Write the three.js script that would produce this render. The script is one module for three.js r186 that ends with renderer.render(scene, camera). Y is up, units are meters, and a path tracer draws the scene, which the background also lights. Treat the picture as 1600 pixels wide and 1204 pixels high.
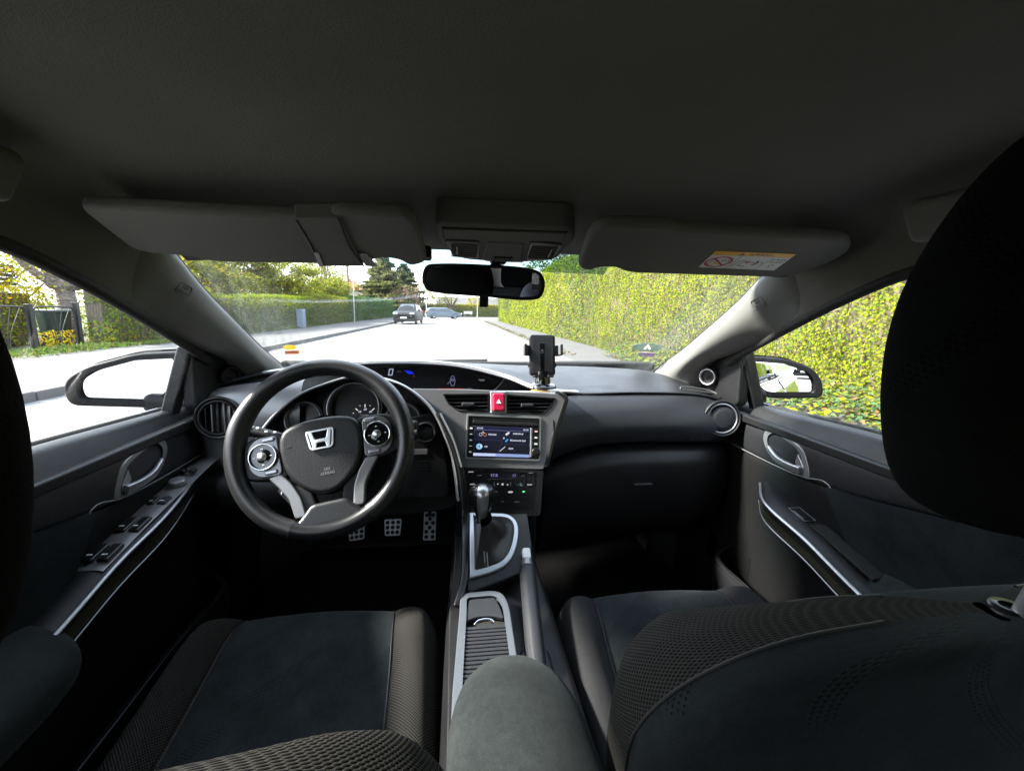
import * as THREE from 'three';
import { mergeGeometries } from 'three/addons/utils/BufferGeometryUtils.js';
import { RoundedBoxGeometry } from 'three/addons/geometries/RoundedBoxGeometry.js';
import { MarchingCubes } from 'three/addons/objects/MarchingCubes.js';
import { FontLoader } from 'three/addons/loaders/FontLoader.js';
import { TextGeometry } from 'three/addons/geometries/TextGeometry.js';

// ---------------------------------------------------------------- camera, sky, sun, exposure
const scene = new THREE.Scene();
const camera = new THREE.PerspectiveCamera(82.2, 1024 / 770, 0.01, 2000);
camera.position.set(-0.079, 1.20, 0);
camera.rotation.order = 'YXZ';
camera.rotation.set(THREE.MathUtils.degToRad(-9.567), THREE.MathUtils.degToRad(-7.288), THREE.MathUtils.degToRad(1.101));
scene.add(camera);

const SUN_DIR = new THREE.Vector3(-0.80, 0.60, -0.07).normalize();
{ // hazy spring sky: pale blue above, milky near the horizon and round the sun
  const w = 512, h = 256, data = new Float32Array(w * h * 4), d = new THREE.Vector3();
  for (let j = 0; j < h; j++) for (let i = 0; i < w; i++) {
    const th = (1 - (j + 0.5) / h) * Math.PI, ph = ((i + 0.5) / w - 0.5) * 2 * Math.PI;
    d.set(Math.sin(th) * Math.cos(ph), Math.cos(th), Math.sin(th) * Math.sin(ph));
    const e = Math.max(d.y, 0), k = Math.exp(-e * 3.2), g = Math.pow(Math.max(0, d.dot(SUN_DIR)), 4) * 0.55;
    const o = (j * w + i) * 4;
    data[o] = 0.44 + 0.27 * k + g; data[o + 1] = 0.53 + 0.19 * k + g * 0.97; data[o + 2] = 0.68 + 0.06 * k + g * 0.9; data[o + 3] = 1;
  }
  const t = new THREE.DataTexture(data, w, h, THREE.RGBAFormat, THREE.FloatType);
  t.mapping = THREE.EquirectangularReflectionMapping; t.magFilter = t.minFilter = THREE.LinearFilter; t.wrapS = THREE.RepeatWrapping; t.needsUpdate = true;
  scene.background = t; scene.environment = t;
}
const sun = new THREE.DirectionalLight(new THREE.Color(1, 0.955, 0.88), 4.2);
sun.position.copy(SUN_DIR).multiplyScalar(60); sun.castShadow = true; sun.shadow.radius = 11;
sun.shadow.mapSize.set(4096, 4096);
Object.assign(sun.shadow.camera, { left: -40, right: 40, top: 40, bottom: -40, near: 1, far: 160 });
scene.add(sun, sun.target);
const renderer = new THREE.WebGLRenderer({ antialias: true });
renderer.toneMapping = THREE.LinearToneMapping; renderer.toneMappingExposure = 7.0;
renderer.shadowMap.enabled = true;
renderer.setSize(1024, 770);

// ---------------------------------------------------------------- helpers
let seed = 20240417;
const rnd = () => { seed |= 0; seed = seed + 0x6D2B79F5 | 0; let t = Math.imul(seed ^ seed >>> 15, 1 | seed); t = t + Math.imul(t ^ t >>> 7, 61 | t) ^ t; return ((t ^ t >>> 14) >>> 0) / 4294967296; };
const rr = (a, b) => a + (b - a) * rnd();
const V = (x, y, z) => new THREE.Vector3(x, y, z), P = a => new THREE.Vector3(a[0], a[1], a[2]);
const R = THREE.MathUtils.degToRad, lerp = (a, b, t) => a + (b - a) * t, clamp = (x, a, b) => Math.min(b, Math.max(a, x));
const hash = (x, y, z = 0) => { let h = Math.imul(x, 374761393) + Math.imul(y, 668265263) + Math.imul(z, 2147483647 ^ 0x5bd1e995); h = Math.imul(h ^ h >>> 13, 1274126177); return ((h ^ h >>> 16) >>> 0) / 4294967296; };
function noise2(x, y, per = 1 << 20, s = 0) { // value noise, periodic
  const x0 = Math.floor(x), y0 = Math.floor(y); let fx = x - x0, fy = y - y0; fx = fx * fx * (3 - 2 * fx); fy = fy * fy * (3 - 2 * fy);
  const m = v => ((v % per) + per) % per, a = hash(m(x0), m(y0), s), b = hash(m(x0 + 1), m(y0), s), c = hash(m(x0), m(y0 + 1), s), d = hash(m(x0 + 1), m(y0 + 1), s);
  return lerp(lerp(a, b, fx), lerp(c, d, fx), fy);
}
const fbm = (x, y, per, o = 4, s = 0) => { let v = 0, a = 0.5, t = 0; for (let i = 0; i < o; i++) { v += a * noise2(x, y, per, s + i); t += a; x *= 2; y *= 2; per *= 2; a *= 0.5; } return v / t; };
function dataTex(n, size, fn, srgb) { // tileable texture that covers size metres
  const d = new Uint8Array(n * n * 4);
  for (let j = 0; j < n; j++) for (let i = 0; i < n; i++) {
    const c = fn(i / n, j / n), o = (j * n + i) * 4, a = Array.isArray(c) ? c : [c, c, c];
    for (let k = 0; k < 3; k++) d[o + k] = clamp(a[k], 0, 1) * 255; d[o + 3] = 255;
  }
  const t = new THREE.DataTexture(d, n, n); t.wrapS = t.wrapT = THREE.RepeatWrapping; t.magFilter = THREE.LinearFilter; t.minFilter = THREE.LinearMipmapLinearFilter; t.generateMipmaps = true;
  if (srgb) t.colorSpace = THREE.SRGBColorSpace; t.repeat.set(1 / size, 1 / size); t.needsUpdate = true; return t;
}
function canvasTex(w, h, draw, srgb = true) {
  const c = document.createElement('canvas'); c.width = w; c.height = h; draw(c.getContext('2d'), w, h);
  const t = new THREE.CanvasTexture(c); if (srgb) t.colorSpace = THREE.SRGBColorSpace; t.magFilter = THREE.LinearFilter; return t;
}
const lin = (r, g, b) => new THREE.Color().setRGB(r, g, b);
const mat = (r, g, b, rough = 0.6, o = {}) => new THREE.MeshPhysicalMaterial({ color: lin(r, g, b), roughness: rough, side: THREE.DoubleSide, ...o });

function clean(g) { g = g.index ? g.toNonIndexed() : g; for (const k of Object.keys(g.attributes)) if (!['position', 'normal', 'uv', 'color'].includes(k)) g.deleteAttribute(k); if (!g.attributes.normal) g.computeVertexNormals(); return g; }
function tri(g) { // box-projected uv in metres
  g = clean(g); const p = g.attributes.position, n = g.attributes.normal, uv = new Float32Array(p.count * 2);
  for (let i = 0; i < p.count; i++) {
    const ax = Math.abs(n.getX(i)), ay = Math.abs(n.getY(i)), az = Math.abs(n.getZ(i)), x = p.getX(i), y = p.getY(i), z = p.getZ(i);
    const q = ay >= ax && ay >= az ? [x, z] : ax >= az ? [z, y] : [x, y]; uv[2 * i] = q[0]; uv[2 * i + 1] = q[1];
  }
  g.setAttribute('uv', new THREE.BufferAttribute(uv, 2)); return g;
}
const merge = l => l.length === 1 ? clean(l[0]) : mergeGeometries(l.map(clean));
const names = new Map();
const numbered = n => { const k = names.get(n) || 0; names.set(n, k + 1); return k ? `${n}_${String(k).padStart(3, '0')}` : n; };
function part(parent, name, geo, m, label) {
  const g = Array.isArray(geo) ? merge(geo) : geo, o = new THREE.Mesh(g, m);
  o.name = name; o.castShadow = o.receiveShadow = true; if (label) o.userData.label = label; parent.add(o); return o;
}
function tag(o, label, category, group, kind) { o.userData.label = label; if (category) o.userData.category = category; if (group) o.userData.group = group; if (kind) o.userData.kind = kind; return o; }
function thing(name, label, category, group) { const o = new THREE.Group(); o.name = numbered(name); scene.add(o); return tag(o, label, category, group); }
function sub(parent, name, label) { const o = new THREE.Group(); o.name = name; if (label) o.userData.label = label; parent.add(o); return o; }
function struct(name, geo, m, label) { const o = part(scene, numbered(name), geo, m); o.userData.kind = 'structure'; if (label) o.userData.label = label; return o; }

// plane frames: origin, x axis, y axis
function frame(o, xa, ya) { const x = P(xa).normalize(), y = P(ya); y.addScaledVector(x, -y.dot(x)).normalize(); const n = x.clone().cross(y); return new THREE.Matrix4().makeBasis(x, y, n).setPosition(P(o)); }
const tr = (x, y, z) => new THREE.Matrix4().makeTranslation(x, y, z);
function at(g, m) { // place a geometry; mirrored frames keep their faces outward
  g.applyMatrix4(m); if (m.determinant() >= 0) return g;
  if (g.index) { const a = g.index.array; for (let i = 0; i < a.length; i += 3) { const t = a[i]; a[i] = a[i + 1]; a[i + 1] = t; } return g; }
  for (const k of Object.keys(g.attributes)) { const b = g.attributes[k], n = b.itemSize, a = b.array; for (let i = 0; i < b.count; i += 3) for (let c = 0; c < n; c++) { const p = i * n + c, q = p + n, t = a[p]; a[p] = a[q]; a[q] = t; } }
  return g;
}
function rounded(pts, r, path) { // polygon with rounded corners
  const s = path || new THREE.Shape(), n = pts.length;
  for (let i = 0; i < n; i++) {
    const a = pts[(i + n - 1) % n], b = pts[i], c = pts[(i + 1) % n], rad = b[2] ?? r;
    const l1 = Math.hypot(a[0] - b[0], a[1] - b[1]), l2 = Math.hypot(c[0] - b[0], c[1] - b[1]), k1 = Math.min(rad, l1 * 0.49) / l1, k2 = Math.min(rad, l2 * 0.49) / l2;
    const p = [lerp(b[0], a[0], k1), lerp(b[1], a[1], k1)], q = [lerp(b[0], c[0], k2), lerp(b[1], c[1], k2)];
    i ? s.lineTo(...p) : s.moveTo(...p); s.quadraticCurveTo(b[0], b[1], ...q);
  }
  s.closePath(); return s;
}
function splineShape(pts, path) { const c = new THREE.CatmullRomCurve3(pts.map(p => V(p[0], p[1], 0)), true, 'centripetal'), s = path || new THREE.Shape(); s.setFromPoints(c.getPoints(pts.length * 6).map(p => new THREE.Vector2(p.x, p.y))); return s; }
function ext(shape, depth, bevel = 0.0015, seg = 2, curve = 8) { // extruded plate; front face at z = 0 after the bevel, body goes to -depth
  const g = new THREE.ExtrudeGeometry(shape, { depth: Math.max(depth - 2 * bevel, 1e-4), bevelEnabled: bevel > 0, bevelThickness: bevel, bevelSize: bevel, bevelOffset: -bevel, bevelSegments: seg, curveSegments: curve });
  g.translate(0, 0, -depth + bevel); return g;
}
const rbox = (w, h, d, r = 0.003, x = 0, y = 0, z = 0, seg = 3) => new RoundedBoxGeometry(w, h, d, seg, Math.min(r, w / 2.01, h / 2.01, d / 2.01)).translate(x, y, z);
const circ = (x, y, r, n = 24) => Array.from({ length: n }, (_, i) => [x + r * Math.cos(i / n * 2 * Math.PI), y + r * Math.sin(i / n * 2 * Math.PI)]);
function cyl(r0, r1, h, n = 24) { return new THREE.CylinderGeometry(r1, r0, h, n).rotateX(Math.PI / 2).translate(0, 0, h / 2); } // along +z from 0
function lathe(prof, n = 32) { return new THREE.LatheGeometry(prof.map(p => new THREE.Vector2(Math.max(p[0], 1e-5), p[1])), n).rotateX(Math.PI / 2); } // axis along +z
function tube(pts, r, n = 32, rs = 8, closed = false) { const c = new THREE.CatmullRomCurve3(pts.map(P), closed, 'centripetal'); return new THREE.TubeGeometry(c, n, r, rs, closed); }
function bar(a, b, r0, r1 = r0, n = 8) { a = P(a); b = P(b); const d = b.clone().sub(a), h = d.length(); const g = new THREE.CylinderGeometry(r1, r0, h, n).translate(0, h / 2, 0); return g.applyQuaternion(new THREE.Quaternion().setFromUnitVectors(V(0, 1, 0), d.normalize())).translate(a.x, a.y, a.z); }
function ribbon(pts, w, h, up = [0, 1, 0], n = 40) { // flat rounded strip swept along a path: w across, h along up
  const c = new THREE.CatmullRomCurve3(pts.map(P), false, 'centripetal'), U = P(up), pos = [], idx = [], m = 12;
  for (let i = 0; i <= n; i++) {
    const p = c.getPoint(i / n), t = c.getTangent(i / n), s = t.clone().cross(U).normalize(), u = s.clone().cross(t).normalize();
    for (let k = 0; k < m; k++) { const a = k / m * 2 * Math.PI, f = (v) => Math.sign(v) * Math.pow(Math.abs(v), 0.55); pos.push(...p.clone().addScaledVector(s, f(Math.cos(a)) * w / 2).addScaledVector(u, f(Math.sin(a)) * h / 2).toArray()); }
  }
  for (let i = 0; i < n; i++) for (let k = 0; k < m; k++) { const a = i * m + k, b = i * m + (k + 1) % m; idx.push(a, b, a + m, b, b + m, a + m); }
  for (const [o, f] of [[0, 1], [n * m, -1]]) for (let k = 1; k < m - 1; k++) f > 0 ? idx.push(o, o + k + 1, o + k) : idx.push(o, o + k, o + k + 1);
  const g = new THREE.BufferGeometry(); g.setAttribute('position', new THREE.Float32BufferAttribute(pos, 3)); g.setIndex(idx); g.computeVertexNormals();
  return tri(g);
}
const cr = (a, b, c, d, t) => 0.5 * (2 * b + (c - a) * t + (2 * a - 5 * b + 4 * c - d) * t * t + (3 * b - a - 3 * c + d) * t * t * t);
function sample(list, t, closed) { // list of arrays of equal length, t in 0..n-1
  const n = list.length, i = Math.min(Math.floor(t), closed ? n - 1 : n - 2), f = t - i, g = k => closed ? list[(k + n) % n] : list[clamp(k, 0, n - 1)];
  const a = g(i - 1), b = g(i), c = g(i + 1), d = g(i + 2); return b.map((_, k) => cr(a[k], b[k], c[k], d[k], f));
}
function surf(rows, nu, nv, o = {}) { // smooth surface through a grid of points; nu steps between columns, nv between rows
  const { closedU = false, flip = false, zones } = o;
  const fine = rows.map(r => { const out = [], m = (r.length - (closedU ? 0 : 1)) * nu; for (let i = 0; i <= m; i++) out.push(sample(r, Math.min(i / nu, closedU ? r.length - 1e-6 : r.length - 1), closedU)); return out; });
  const U = fine[0].length, VV = (rows.length - 1) * nv + 1, pos = [], uv = [];
  for (let j = 0; j < VV; j++) for (let i = 0; i < U; i++) pos.push(...sample(fine.map(r => r[i]), j / nv, false));
  const q = (i, j) => (j * U + i) * 3, dist = (a, b) => Math.hypot(pos[a] - pos[b], pos[a + 1] - pos[b + 1], pos[a + 2] - pos[b + 2]);
  const cu = [0], cv = [0], mj = VV >> 1, mi = U >> 1;
  for (let i = 1; i < U; i++) cu.push(cu[i - 1] + dist(q(i, mj), q(i - 1, mj))); for (let j = 1; j < VV; j++) cv.push(cv[j - 1] + dist(q(mi, j), q(mi, j - 1)));
  for (let j = 0; j < VV; j++) for (let i = 0; i < U; i++) uv.push(cu[i], cv[j]);
  const mk = test => {
    const idx = []; for (let j = 0; j < VV - 1; j++) for (let i = 0; i < U - 1; i++) { if (test && !test(i / nu, j / nv)) continue; const a = j * U + i, b = a + 1, c = a + U, d = c + 1; flip ? idx.push(a, c, b, b, c, d) : idx.push(a, b, c, b, d, c); }
    const g = new THREE.BufferGeometry(); g.setAttribute('position', new THREE.Float32BufferAttribute(pos, 3)); g.setAttribute('uv', new THREE.Float32BufferAttribute(uv, 2)); g.setIndex(idx); return g;
  };
  const whole = mk(); whole.computeVertexNormals();
  if (closedU) { const n = whole.attributes.normal; for (let j = 0; j < VV; j++) { const a = j * U, b = a + U - 1, v = V(n.getX(a) + n.getX(b), n.getY(a) + n.getY(b), n.getZ(a) + n.getZ(b)).normalize(); n.setXYZ(a, v.x, v.y, v.z); n.setXYZ(b, v.x, v.y, v.z); } }
  if (!zones) return whole.toNonIndexed();
  return zones.map(z => { const g = mk(z); g.setAttribute('normal', whole.attributes.normal); return g.toNonIndexed(); });
}
function shell(g, t) { // gives a surface a thickness t against its normals, with a closed rim left open at the hidden back
  const a = clean(g), b = a.clone(), p = b.attributes.position, n = b.attributes.normal;
  for (let i = 0; i < p.count; i++) { p.setXYZ(i, p.getX(i) - n.getX(i) * t, p.getY(i) - n.getY(i) * t, p.getZ(i) - n.getZ(i) * t); n.setXYZ(i, -n.getX(i), -n.getY(i), -n.getZ(i)); }
  return mergeGeometries([a, b]);
}
function flat(poly, m4) { const g = new THREE.ShapeGeometry(poly, 8); return m4 ? at(g, m4) : g; }
function fitUV(g, x0, y0, x1, y1) { const p = g.attributes.position, uv = new Float32Array(p.count * 2); for (let i = 0; i < p.count; i++) { uv[2 * i] = (p.getX(i) - x0) / (x1 - x0); uv[2 * i + 1] = (p.getY(i) - y0) / (y1 - y0); } g.setAttribute('uv', new THREE.BufferAttribute(uv, 2)); return g; }

// ---------------------------------------------------------------- materials
const grainT = dataTex(256, 0.05, (u, v) => { // moulded plastic grain: cells
  let best = 9, n = 26, x = u * n, y = v * n; for (let j = -1; j < 2; j++) for (let i = -1; i < 2; i++) { const cx = Math.floor(x) + i, cy = Math.floor(y) + j, m = k => ((k % n) + n) % n; const px = cx + hash(m(cx), m(cy), 3), py = cy + hash(m(cx), m(cy), 4); best = Math.min(best, (px - x) ** 2 + (py - y) ** 2); }
  return 1 - Math.sqrt(best) * 0.9 + (fbm(u * 64, v * 64, 64, 2) - 0.5) * 0.3; });
const dustT = dataTex(512, 0.5, (u, v) => { const d = hash(Math.floor(u * 512), Math.floor(v * 512), 9) > 0.9985 ? 0.5 : 0, b = fbm(u * 6, v * 6, 6, 5, 20); return 0.72 + 0.28 * b + d; }, false);
const roughT = dataTex(256, 0.35, (u, v) => { const b = fbm(u * 5, v * 5, 5, 5, 33); return [1, 0.75 + 0.4 * b, 1]; });
const linerT = dataTex(256, 0.06, (u, v) => fbm(u * 40, v * 40, 40, 3, 5) * 0.6 + 0.4 * hash(Math.floor(u * 256), Math.floor(v * 256), 6));
const linerC = dataTex(256, 0.9, (u, v) => 0.82 + 0.18 * fbm(u * 9, v * 9, 9, 5, 8));
const knitT = dataTex(64, 0.0095, (u, v) => { const x = u * 2, y = v * 2, f = (a, b) => { const dx = a - Math.floor(a) - 0.5, dy = b - Math.floor(b) - 0.5; return Math.hypot(dx, dy * 1.3); }; const d = Math.min(f(x, y), f(x + 0.5, y + 0.5)); return clamp(d * 3.4 - 0.45, 0.02, 1); });
const knitC = dataTex(64, 0.0095, (u, v) => { const x = u * 2, y = v * 2, f = (a, b) => { const dx = a - Math.floor(a) - 0.5, dy = b - Math.floor(b) - 0.5; return Math.hypot(dx, dy * 1.3); }; const d = Math.min(f(x, y), f(x + 0.5, y + 0.5)), k = clamp(d * 4.5 - 0.9, 0.12, 1); return [k, k * 0.985, k * 0.95]; });
const suedeB = dataTex(256, 0.03, (u, v) => 0.5 * hash(Math.floor(u * 256), Math.floor(v * 256), 11) + 0.5 * fbm(u * 50, v * 50, 50, 2, 12));
function suedeMap(dots, s) { // suede-like cloth: rubbed nap, specks of lint and bands of punched dots
  return (() => { const t = canvasTex(1024, 1024, (c, w, h) => {
    const im = c.createImageData(w, h); for (let j = 0; j < h; j++) for (let i = 0; i < w; i++) {
      const u = i / w, v = j / h, b = fbm(u * 9, v * 9, 9, 6, s), m = fbm(u * 90, v * 70, 90, 3, s + 9), f = hash(i, j, s + 3), l = 150 + 62 * (b - 0.5) + 26 * (m - 0.5) + 36 * (f - 0.5), o = (j * w + i) * 4; im.data[o] = l * 0.97; im.data[o + 1] = l; im.data[o + 2] = l * 1.01; im.data[o + 3] = 255; }
    c.putImageData(im, 0, 0);
    if (dots) { const bands = [[80, 900, 500, 480], [300, 960, 760, 560], [560, 120, 960, 560], [120, 420, 420, 90], [640, 980, 980, 700], [380, 300, 640, 30], [60, 640, 200, 480], [760, 330, 1000, 100]];
      for (const [x0, y0, x1, y1] of bands) { const L = Math.hypot(x1 - x0, y1 - y0), ux = (x1 - x0) / L, uy = (y1 - y0) / L; for (let r = 0; r < 4; r++) for (let a = 0; a < L; a += 12.5) { const f = Math.min(1, 2.2 - Math.abs(a / L - 0.5) * 3); const x = x0 + ux * (a + r % 2 * 6.2) - uy * r * 11, y = y0 + uy * (a + r % 2 * 6.2) + ux * r * 11; c.fillStyle = `rgba(22,24,26,${0.85 * f})`; c.beginPath(); c.arc(x, y, 2.6, 0, 7); c.fill(); c.fillStyle = `rgba(235,240,242,${0.8 * f})`; c.beginPath(); c.arc(x + 1.2, y + 2.8, 1.5, 0, 7); c.fill(); } } }
    for (let k = 0; k < 130; k++) { c.fillStyle = 'rgba(225,222,210,0.5)'; c.fillRect(hash(k, 1, s) * w, hash(k, 2, s) * h, 1.6, 1.6); }
  }); t.wrapS = t.wrapT = THREE.RepeatWrapping; t.repeat.set(1 / 0.42, 1 / 0.42); return t; })();
}
const bumped = (t, s) => ({ bumpMap: t, bumpScale: s });
const M = {
  headliner: mat(0.132, 0.127, 0.112, 0.95, { map: linerC, specularIntensity: 0.3, ...bumped(linerT, 0.0014) }),
  visor: mat(0.126, 0.121, 0.108, 0.8, { map: linerC, ...bumped(grainT, 0.00015) }),
  pillar: mat(0.150, 0.149, 0.140, 0.62, { map: linerC, ...bumped(grainT, 0.00012) }),
  hub: mat(0.011, 0.011, 0.012, 0.48, { specularIntensity: 0.6, roughnessMap: roughT, ...bumped(grainT, 0.0004) }),
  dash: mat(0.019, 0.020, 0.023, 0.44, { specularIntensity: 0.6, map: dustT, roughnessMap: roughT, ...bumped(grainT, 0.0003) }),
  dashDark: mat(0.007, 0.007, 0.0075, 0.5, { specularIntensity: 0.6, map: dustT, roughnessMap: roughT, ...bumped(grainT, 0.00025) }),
  black: mat(0.008, 0.008, 0.009, 0.45, { specularIntensity: 0.6, ...bumped(grainT, 0.0001) }),
  smooth: mat(0.009, 0.009, 0.010, 0.3, { specularIntensity: 0.7 }),
  gloss: mat(0.006, 0.006, 0.007, 0.08, { clearcoat: 0.6, clearcoatRoughness: 0.05 }),
  hole: mat(0.004, 0.004, 0.004, 0.9),
  silver: mat(0.195, 0.195, 0.20, 0.38, { metalness: 0.5, roughnessMap: roughT }),
  bright: mat(0.54, 0.55, 0.565, 0.28, { metalness: 0.85 }),
  chrome: mat(0.82, 0.83, 0.85, 0.09, { metalness: 1 }),
  satin: mat(0.36, 0.365, 0.38, 0.42, { metalness: 0.9, roughnessMap: roughT }),
  leather: mat(0.015, 0.015, 0.0155, 0.36, { roughnessMap: roughT, map: dustT, ...bumped(grainT, 0.0003) }),
  knit: mat(0.034, 0.033, 0.031, 0.85, { specularIntensity: 0.2, map: knitC, ...bumped(knitT, 0.0012) }),
  cloth: mat(0.018, 0.018, 0.019, 0.95, { specularIntensity: 0.2, map: linerC, ...bumped(suedeB, 0.0004) }),
  suede: mat(0.046, 0.052, 0.0545, 0.95, { specularIntensity: 0.15, map: suedeMap(true, 40), sheen: 0.25, sheenRoughness: 0.5, sheenColor: lin(0.5, 0.55, 0.6), ...bumped(suedeB, 0.0004) }),
  suedePlain: mat(0.068, 0.074, 0.073, 0.95, { specularIntensity: 0.15, map: suedeMap(false, 60), sheen: 0.3, sheenRoughness: 0.5, sheenColor: lin(0.5, 0.55, 0.58), ...bumped(suedeB, 0.0004) }),
  headrest: mat(0.020, 0.0205, 0.021, 0.95, { specularIntensity: 0.1, map: suedeMap(true, 80), ...bumped(suedeB, 0.0004) }),
  doorPlastic: mat(0.005, 0.005, 0.0053, 0.6, { specularIntensity: 0.2, ...bumped(grainT, 0.0002) }),
  doorCloth: mat(0.034, 0.038, 0.041, 0.95, { specularIntensity: 0.15, map: suedeMap(true, 95), ...bumped(suedeB, 0.0004) }),
  doorPad: mat(0.0125, 0.013, 0.0145, 0.46, { specularIntensity: 0.6, map: dustT, roughnessMap: roughT, ...bumped(grainT, 0.0003) }),
  mirrorCase: mat(0.005, 0.005, 0.0055, 0.5, { specularIntensity: 0.35 }),
  carpet: mat(0.006, 0.006, 0.006, 1, { specularIntensity: 0.1, ...bumped(linerT, 0.002) }),
  glass: new THREE.MeshPhysicalMaterial({ color: lin(0.96, 0.98, 0.97), roughness: 0, transmission: 1, thickness: 0, ior: 1.5, side: THREE.DoubleSide }),
  tint: new THREE.MeshPhysicalMaterial({ color: lin(0.30, 0.42, 0.44), roughness: 0.02, transmission: 1, thickness: 0, ior: 1.3, side: THREE.DoubleSide }),
  mirror: mat(0.9, 0.91, 0.92, 0.0, { metalness: 1 }),
  red: mat(0.48, 0.012, 0.055, 0.35),
  white: mat(0.78, 0.78, 0.78, 0.5),
  paint: mat(0.014, 0.015, 0.017, 0.22, { clearcoat: 1, clearcoatRoughness: 0.03 }),
  rubber: mat(0.012, 0.012, 0.012, 0.8),
};
// ================================================================ the street outside
const asphaltT = dataTex(512, 5, (u, v) => { const b = fbm(u * 8, v * 8, 8, 6, 50), f = hash(Math.floor(u * 512), Math.floor(v * 512), 51); return 0.70 + 0.25 * b + 0.12 * (f - 0.5); });
const soilT = dataTex(512, 4, (u, v) => { const b = fbm(u * 10, v * 10, 10, 6, 60); return [0.55 + 0.5 * b, 0.55 + 0.5 * b, 0.5 + 0.4 * b]; });
const barkT = dataTex(256, 0.5, (u, v) => fbm(u * 30, v * 6, 30, 4, 70));
const O = {
  road: mat(0.215, 0.21, 0.205, 0.9, { map: asphaltT }),
  pave: mat(0.085, 0.082, 0.079, 0.92, { map: asphaltT }),
  kerb: mat(0.11, 0.108, 0.105, 0.85, { map: asphaltT }),
  ground: mat(0.075, 0.085, 0.035, 1, { map: soilT }),
  leaf: new THREE.MeshPhysicalMaterial({ color: 0xffffff, vertexColors: true, roughness: 0.9, specularIntensity: 0.15, transmission: 0.5, thickness: 0, side: THREE.DoubleSide }),
  core: mat(0.19, 0.155, 0.095, 1, { map: barkT }),
  bark: mat(0.17, 0.13, 0.095, 0.95, { map: barkT, ...bumped(barkT, 0.02) }),
  twig: mat(0.16, 0.12, 0.085, 0.95),
  wood: mat(0.07, 0.055, 0.04, 0.9, { map: barkT }),
  brick: mat(0.32, 0.16, 0.10, 0.9, { map: soilT }),
  roof: mat(0.09, 0.088, 0.092, 0.85, { map: soilT }),
  roofRed: mat(0.36, 0.13, 0.07, 0.85, { map: soilT }),
  wall: mat(0.55, 0.52, 0.46, 0.9, { map: soilT }),
  iron: mat(0.012, 0.013, 0.014, 0.4),
  galv: mat(0.42, 0.44, 0.45, 0.45, { metalness: 0.4 }),
};
// ---- ground, road, pavements
const plane = (x0, z0, x1, z1, y) => { const g = new THREE.PlaneGeometry(x1 - x0, z1 - z0).rotateX(-Math.PI / 2).translate((x0 + x1) / 2, y, (z0 + z1) / 2); return tri(g); };
struct('ground', plane(-400, -400, 400, 400, -0.02), O.ground);
struct('road', plane(-5.2, -66, 2.45, 70, 0.0), O.road);
struct('road', plane(-60, -76, 80, -66, 0.0), O.road);
struct('pavement', tri(rbox(3.2, 0.14, 90, 0.01, -6.95, 0.04, -12, 1)), O.pave);
struct('pavement', tri(rbox(1.75, 0.14, 120, 0.01, 3.5, 0.04, 2, 1)), O.pave);
struct('pavement', tri(rbox(130, 0.14, 2.0, 0.01, 10, 0.04, -77.1, 1)), O.pave);
{ // kerbs: long stones, the nearest ones built one by one
  for (const [x, z0, z1] of [[-5.26, 14, -57], [2.53, 14, -58]]) {
    const k = new THREE.Group(); k.name = numbered('kerb'); k.userData.kind = 'structure'; scene.add(k);
    const g = tri(rbox(0.15, 0.26, 0.985, 0.02, 0, 0, 0, 1));
    for (let z = 2; z > -24; z -= 1) { const o = part(k, 'kerb_stone', g, O.kerb); o.position.set(x + rr(-0.004, 0.004), -0.005 + rr(-0.004, 0.004), z - 0.5); }
    const far = []; for (let z = -24; z > z1; z -= 1) far.push(g.clone().translate(x, -0.005, z - 0.5)); for (let z = 2; z < z0; z += 1) far.push(g.clone().translate(x, -0.005, z + 0.5));
    const o = part(k, 'kerb_run', far, O.kerb); o.userData.kind = 'stuff';
  }
}
// ---- foliage: many single leaves, each a folded kite
class Leaves {
  constructor() { this.p = []; this.n = []; this.c = []; }
  add(x, y, z, size, nx, ny, nz, col, fold = 0.3, asp = 0.55) {
    const nrm = V(nx, ny, nz).normalize(), a = V(rr(-1, 1), rr(-1, 1), rr(-1, 1)).cross(nrm).normalize(), b = nrm.clone().cross(a);
    const L = size, W = size * asp, v = (u, w, h) => [x + a.x * u + b.x * w + nrm.x * h, y + a.y * u + b.y * w + nrm.y * h, z + a.z * u + b.z * w + nrm.z * h];
    const T = v(L / 2, 0, 0), B = v(-L / 2, 0, 0), l = v(0.06 * L, -W / 2, fold * W * 0.5), r = v(0.06 * L, W / 2, fold * W * 0.5);
    this.p.push(...B, ...l, ...T, ...B, ...T, ...r);
    const n1 = nrm.clone().addScaledVector(b, fold).normalize(), n2 = nrm.clone().addScaledVector(b, -fold).normalize();
    for (let i = 0; i < 3; i++) this.n.push(n1.x, n1.y, n1.z); for (let i = 0; i < 3; i++) this.n.push(n2.x, n2.y, n2.z);
    for (let i = 0; i < 6; i++) this.c.push(col[0], col[1], col[2]);
  }
  geo() { const g = new THREE.BufferGeometry(); g.setAttribute('position', new THREE.Float32BufferAttribute(this.p, 3)); g.setAttribute('normal', new THREE.Float32BufferAttribute(this.n, 3)); g.setAttribute('color', new THREE.Float32BufferAttribute(this.c, 3)); return g; }
}
const vary = (c, k = 0.35, h = 0.12) => { const f = 1 + rr(-k, k), q = rr(-h, h); return [c[0] * f * (1 + q), c[1] * f, c[2] * f * (1 - q)]; };
const pick = (pal) => { let t = rnd(); for (const [w, c] of pal) { if ((t -= w) < 0) return vary(c); } return vary(pal[0][1]); };
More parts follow.
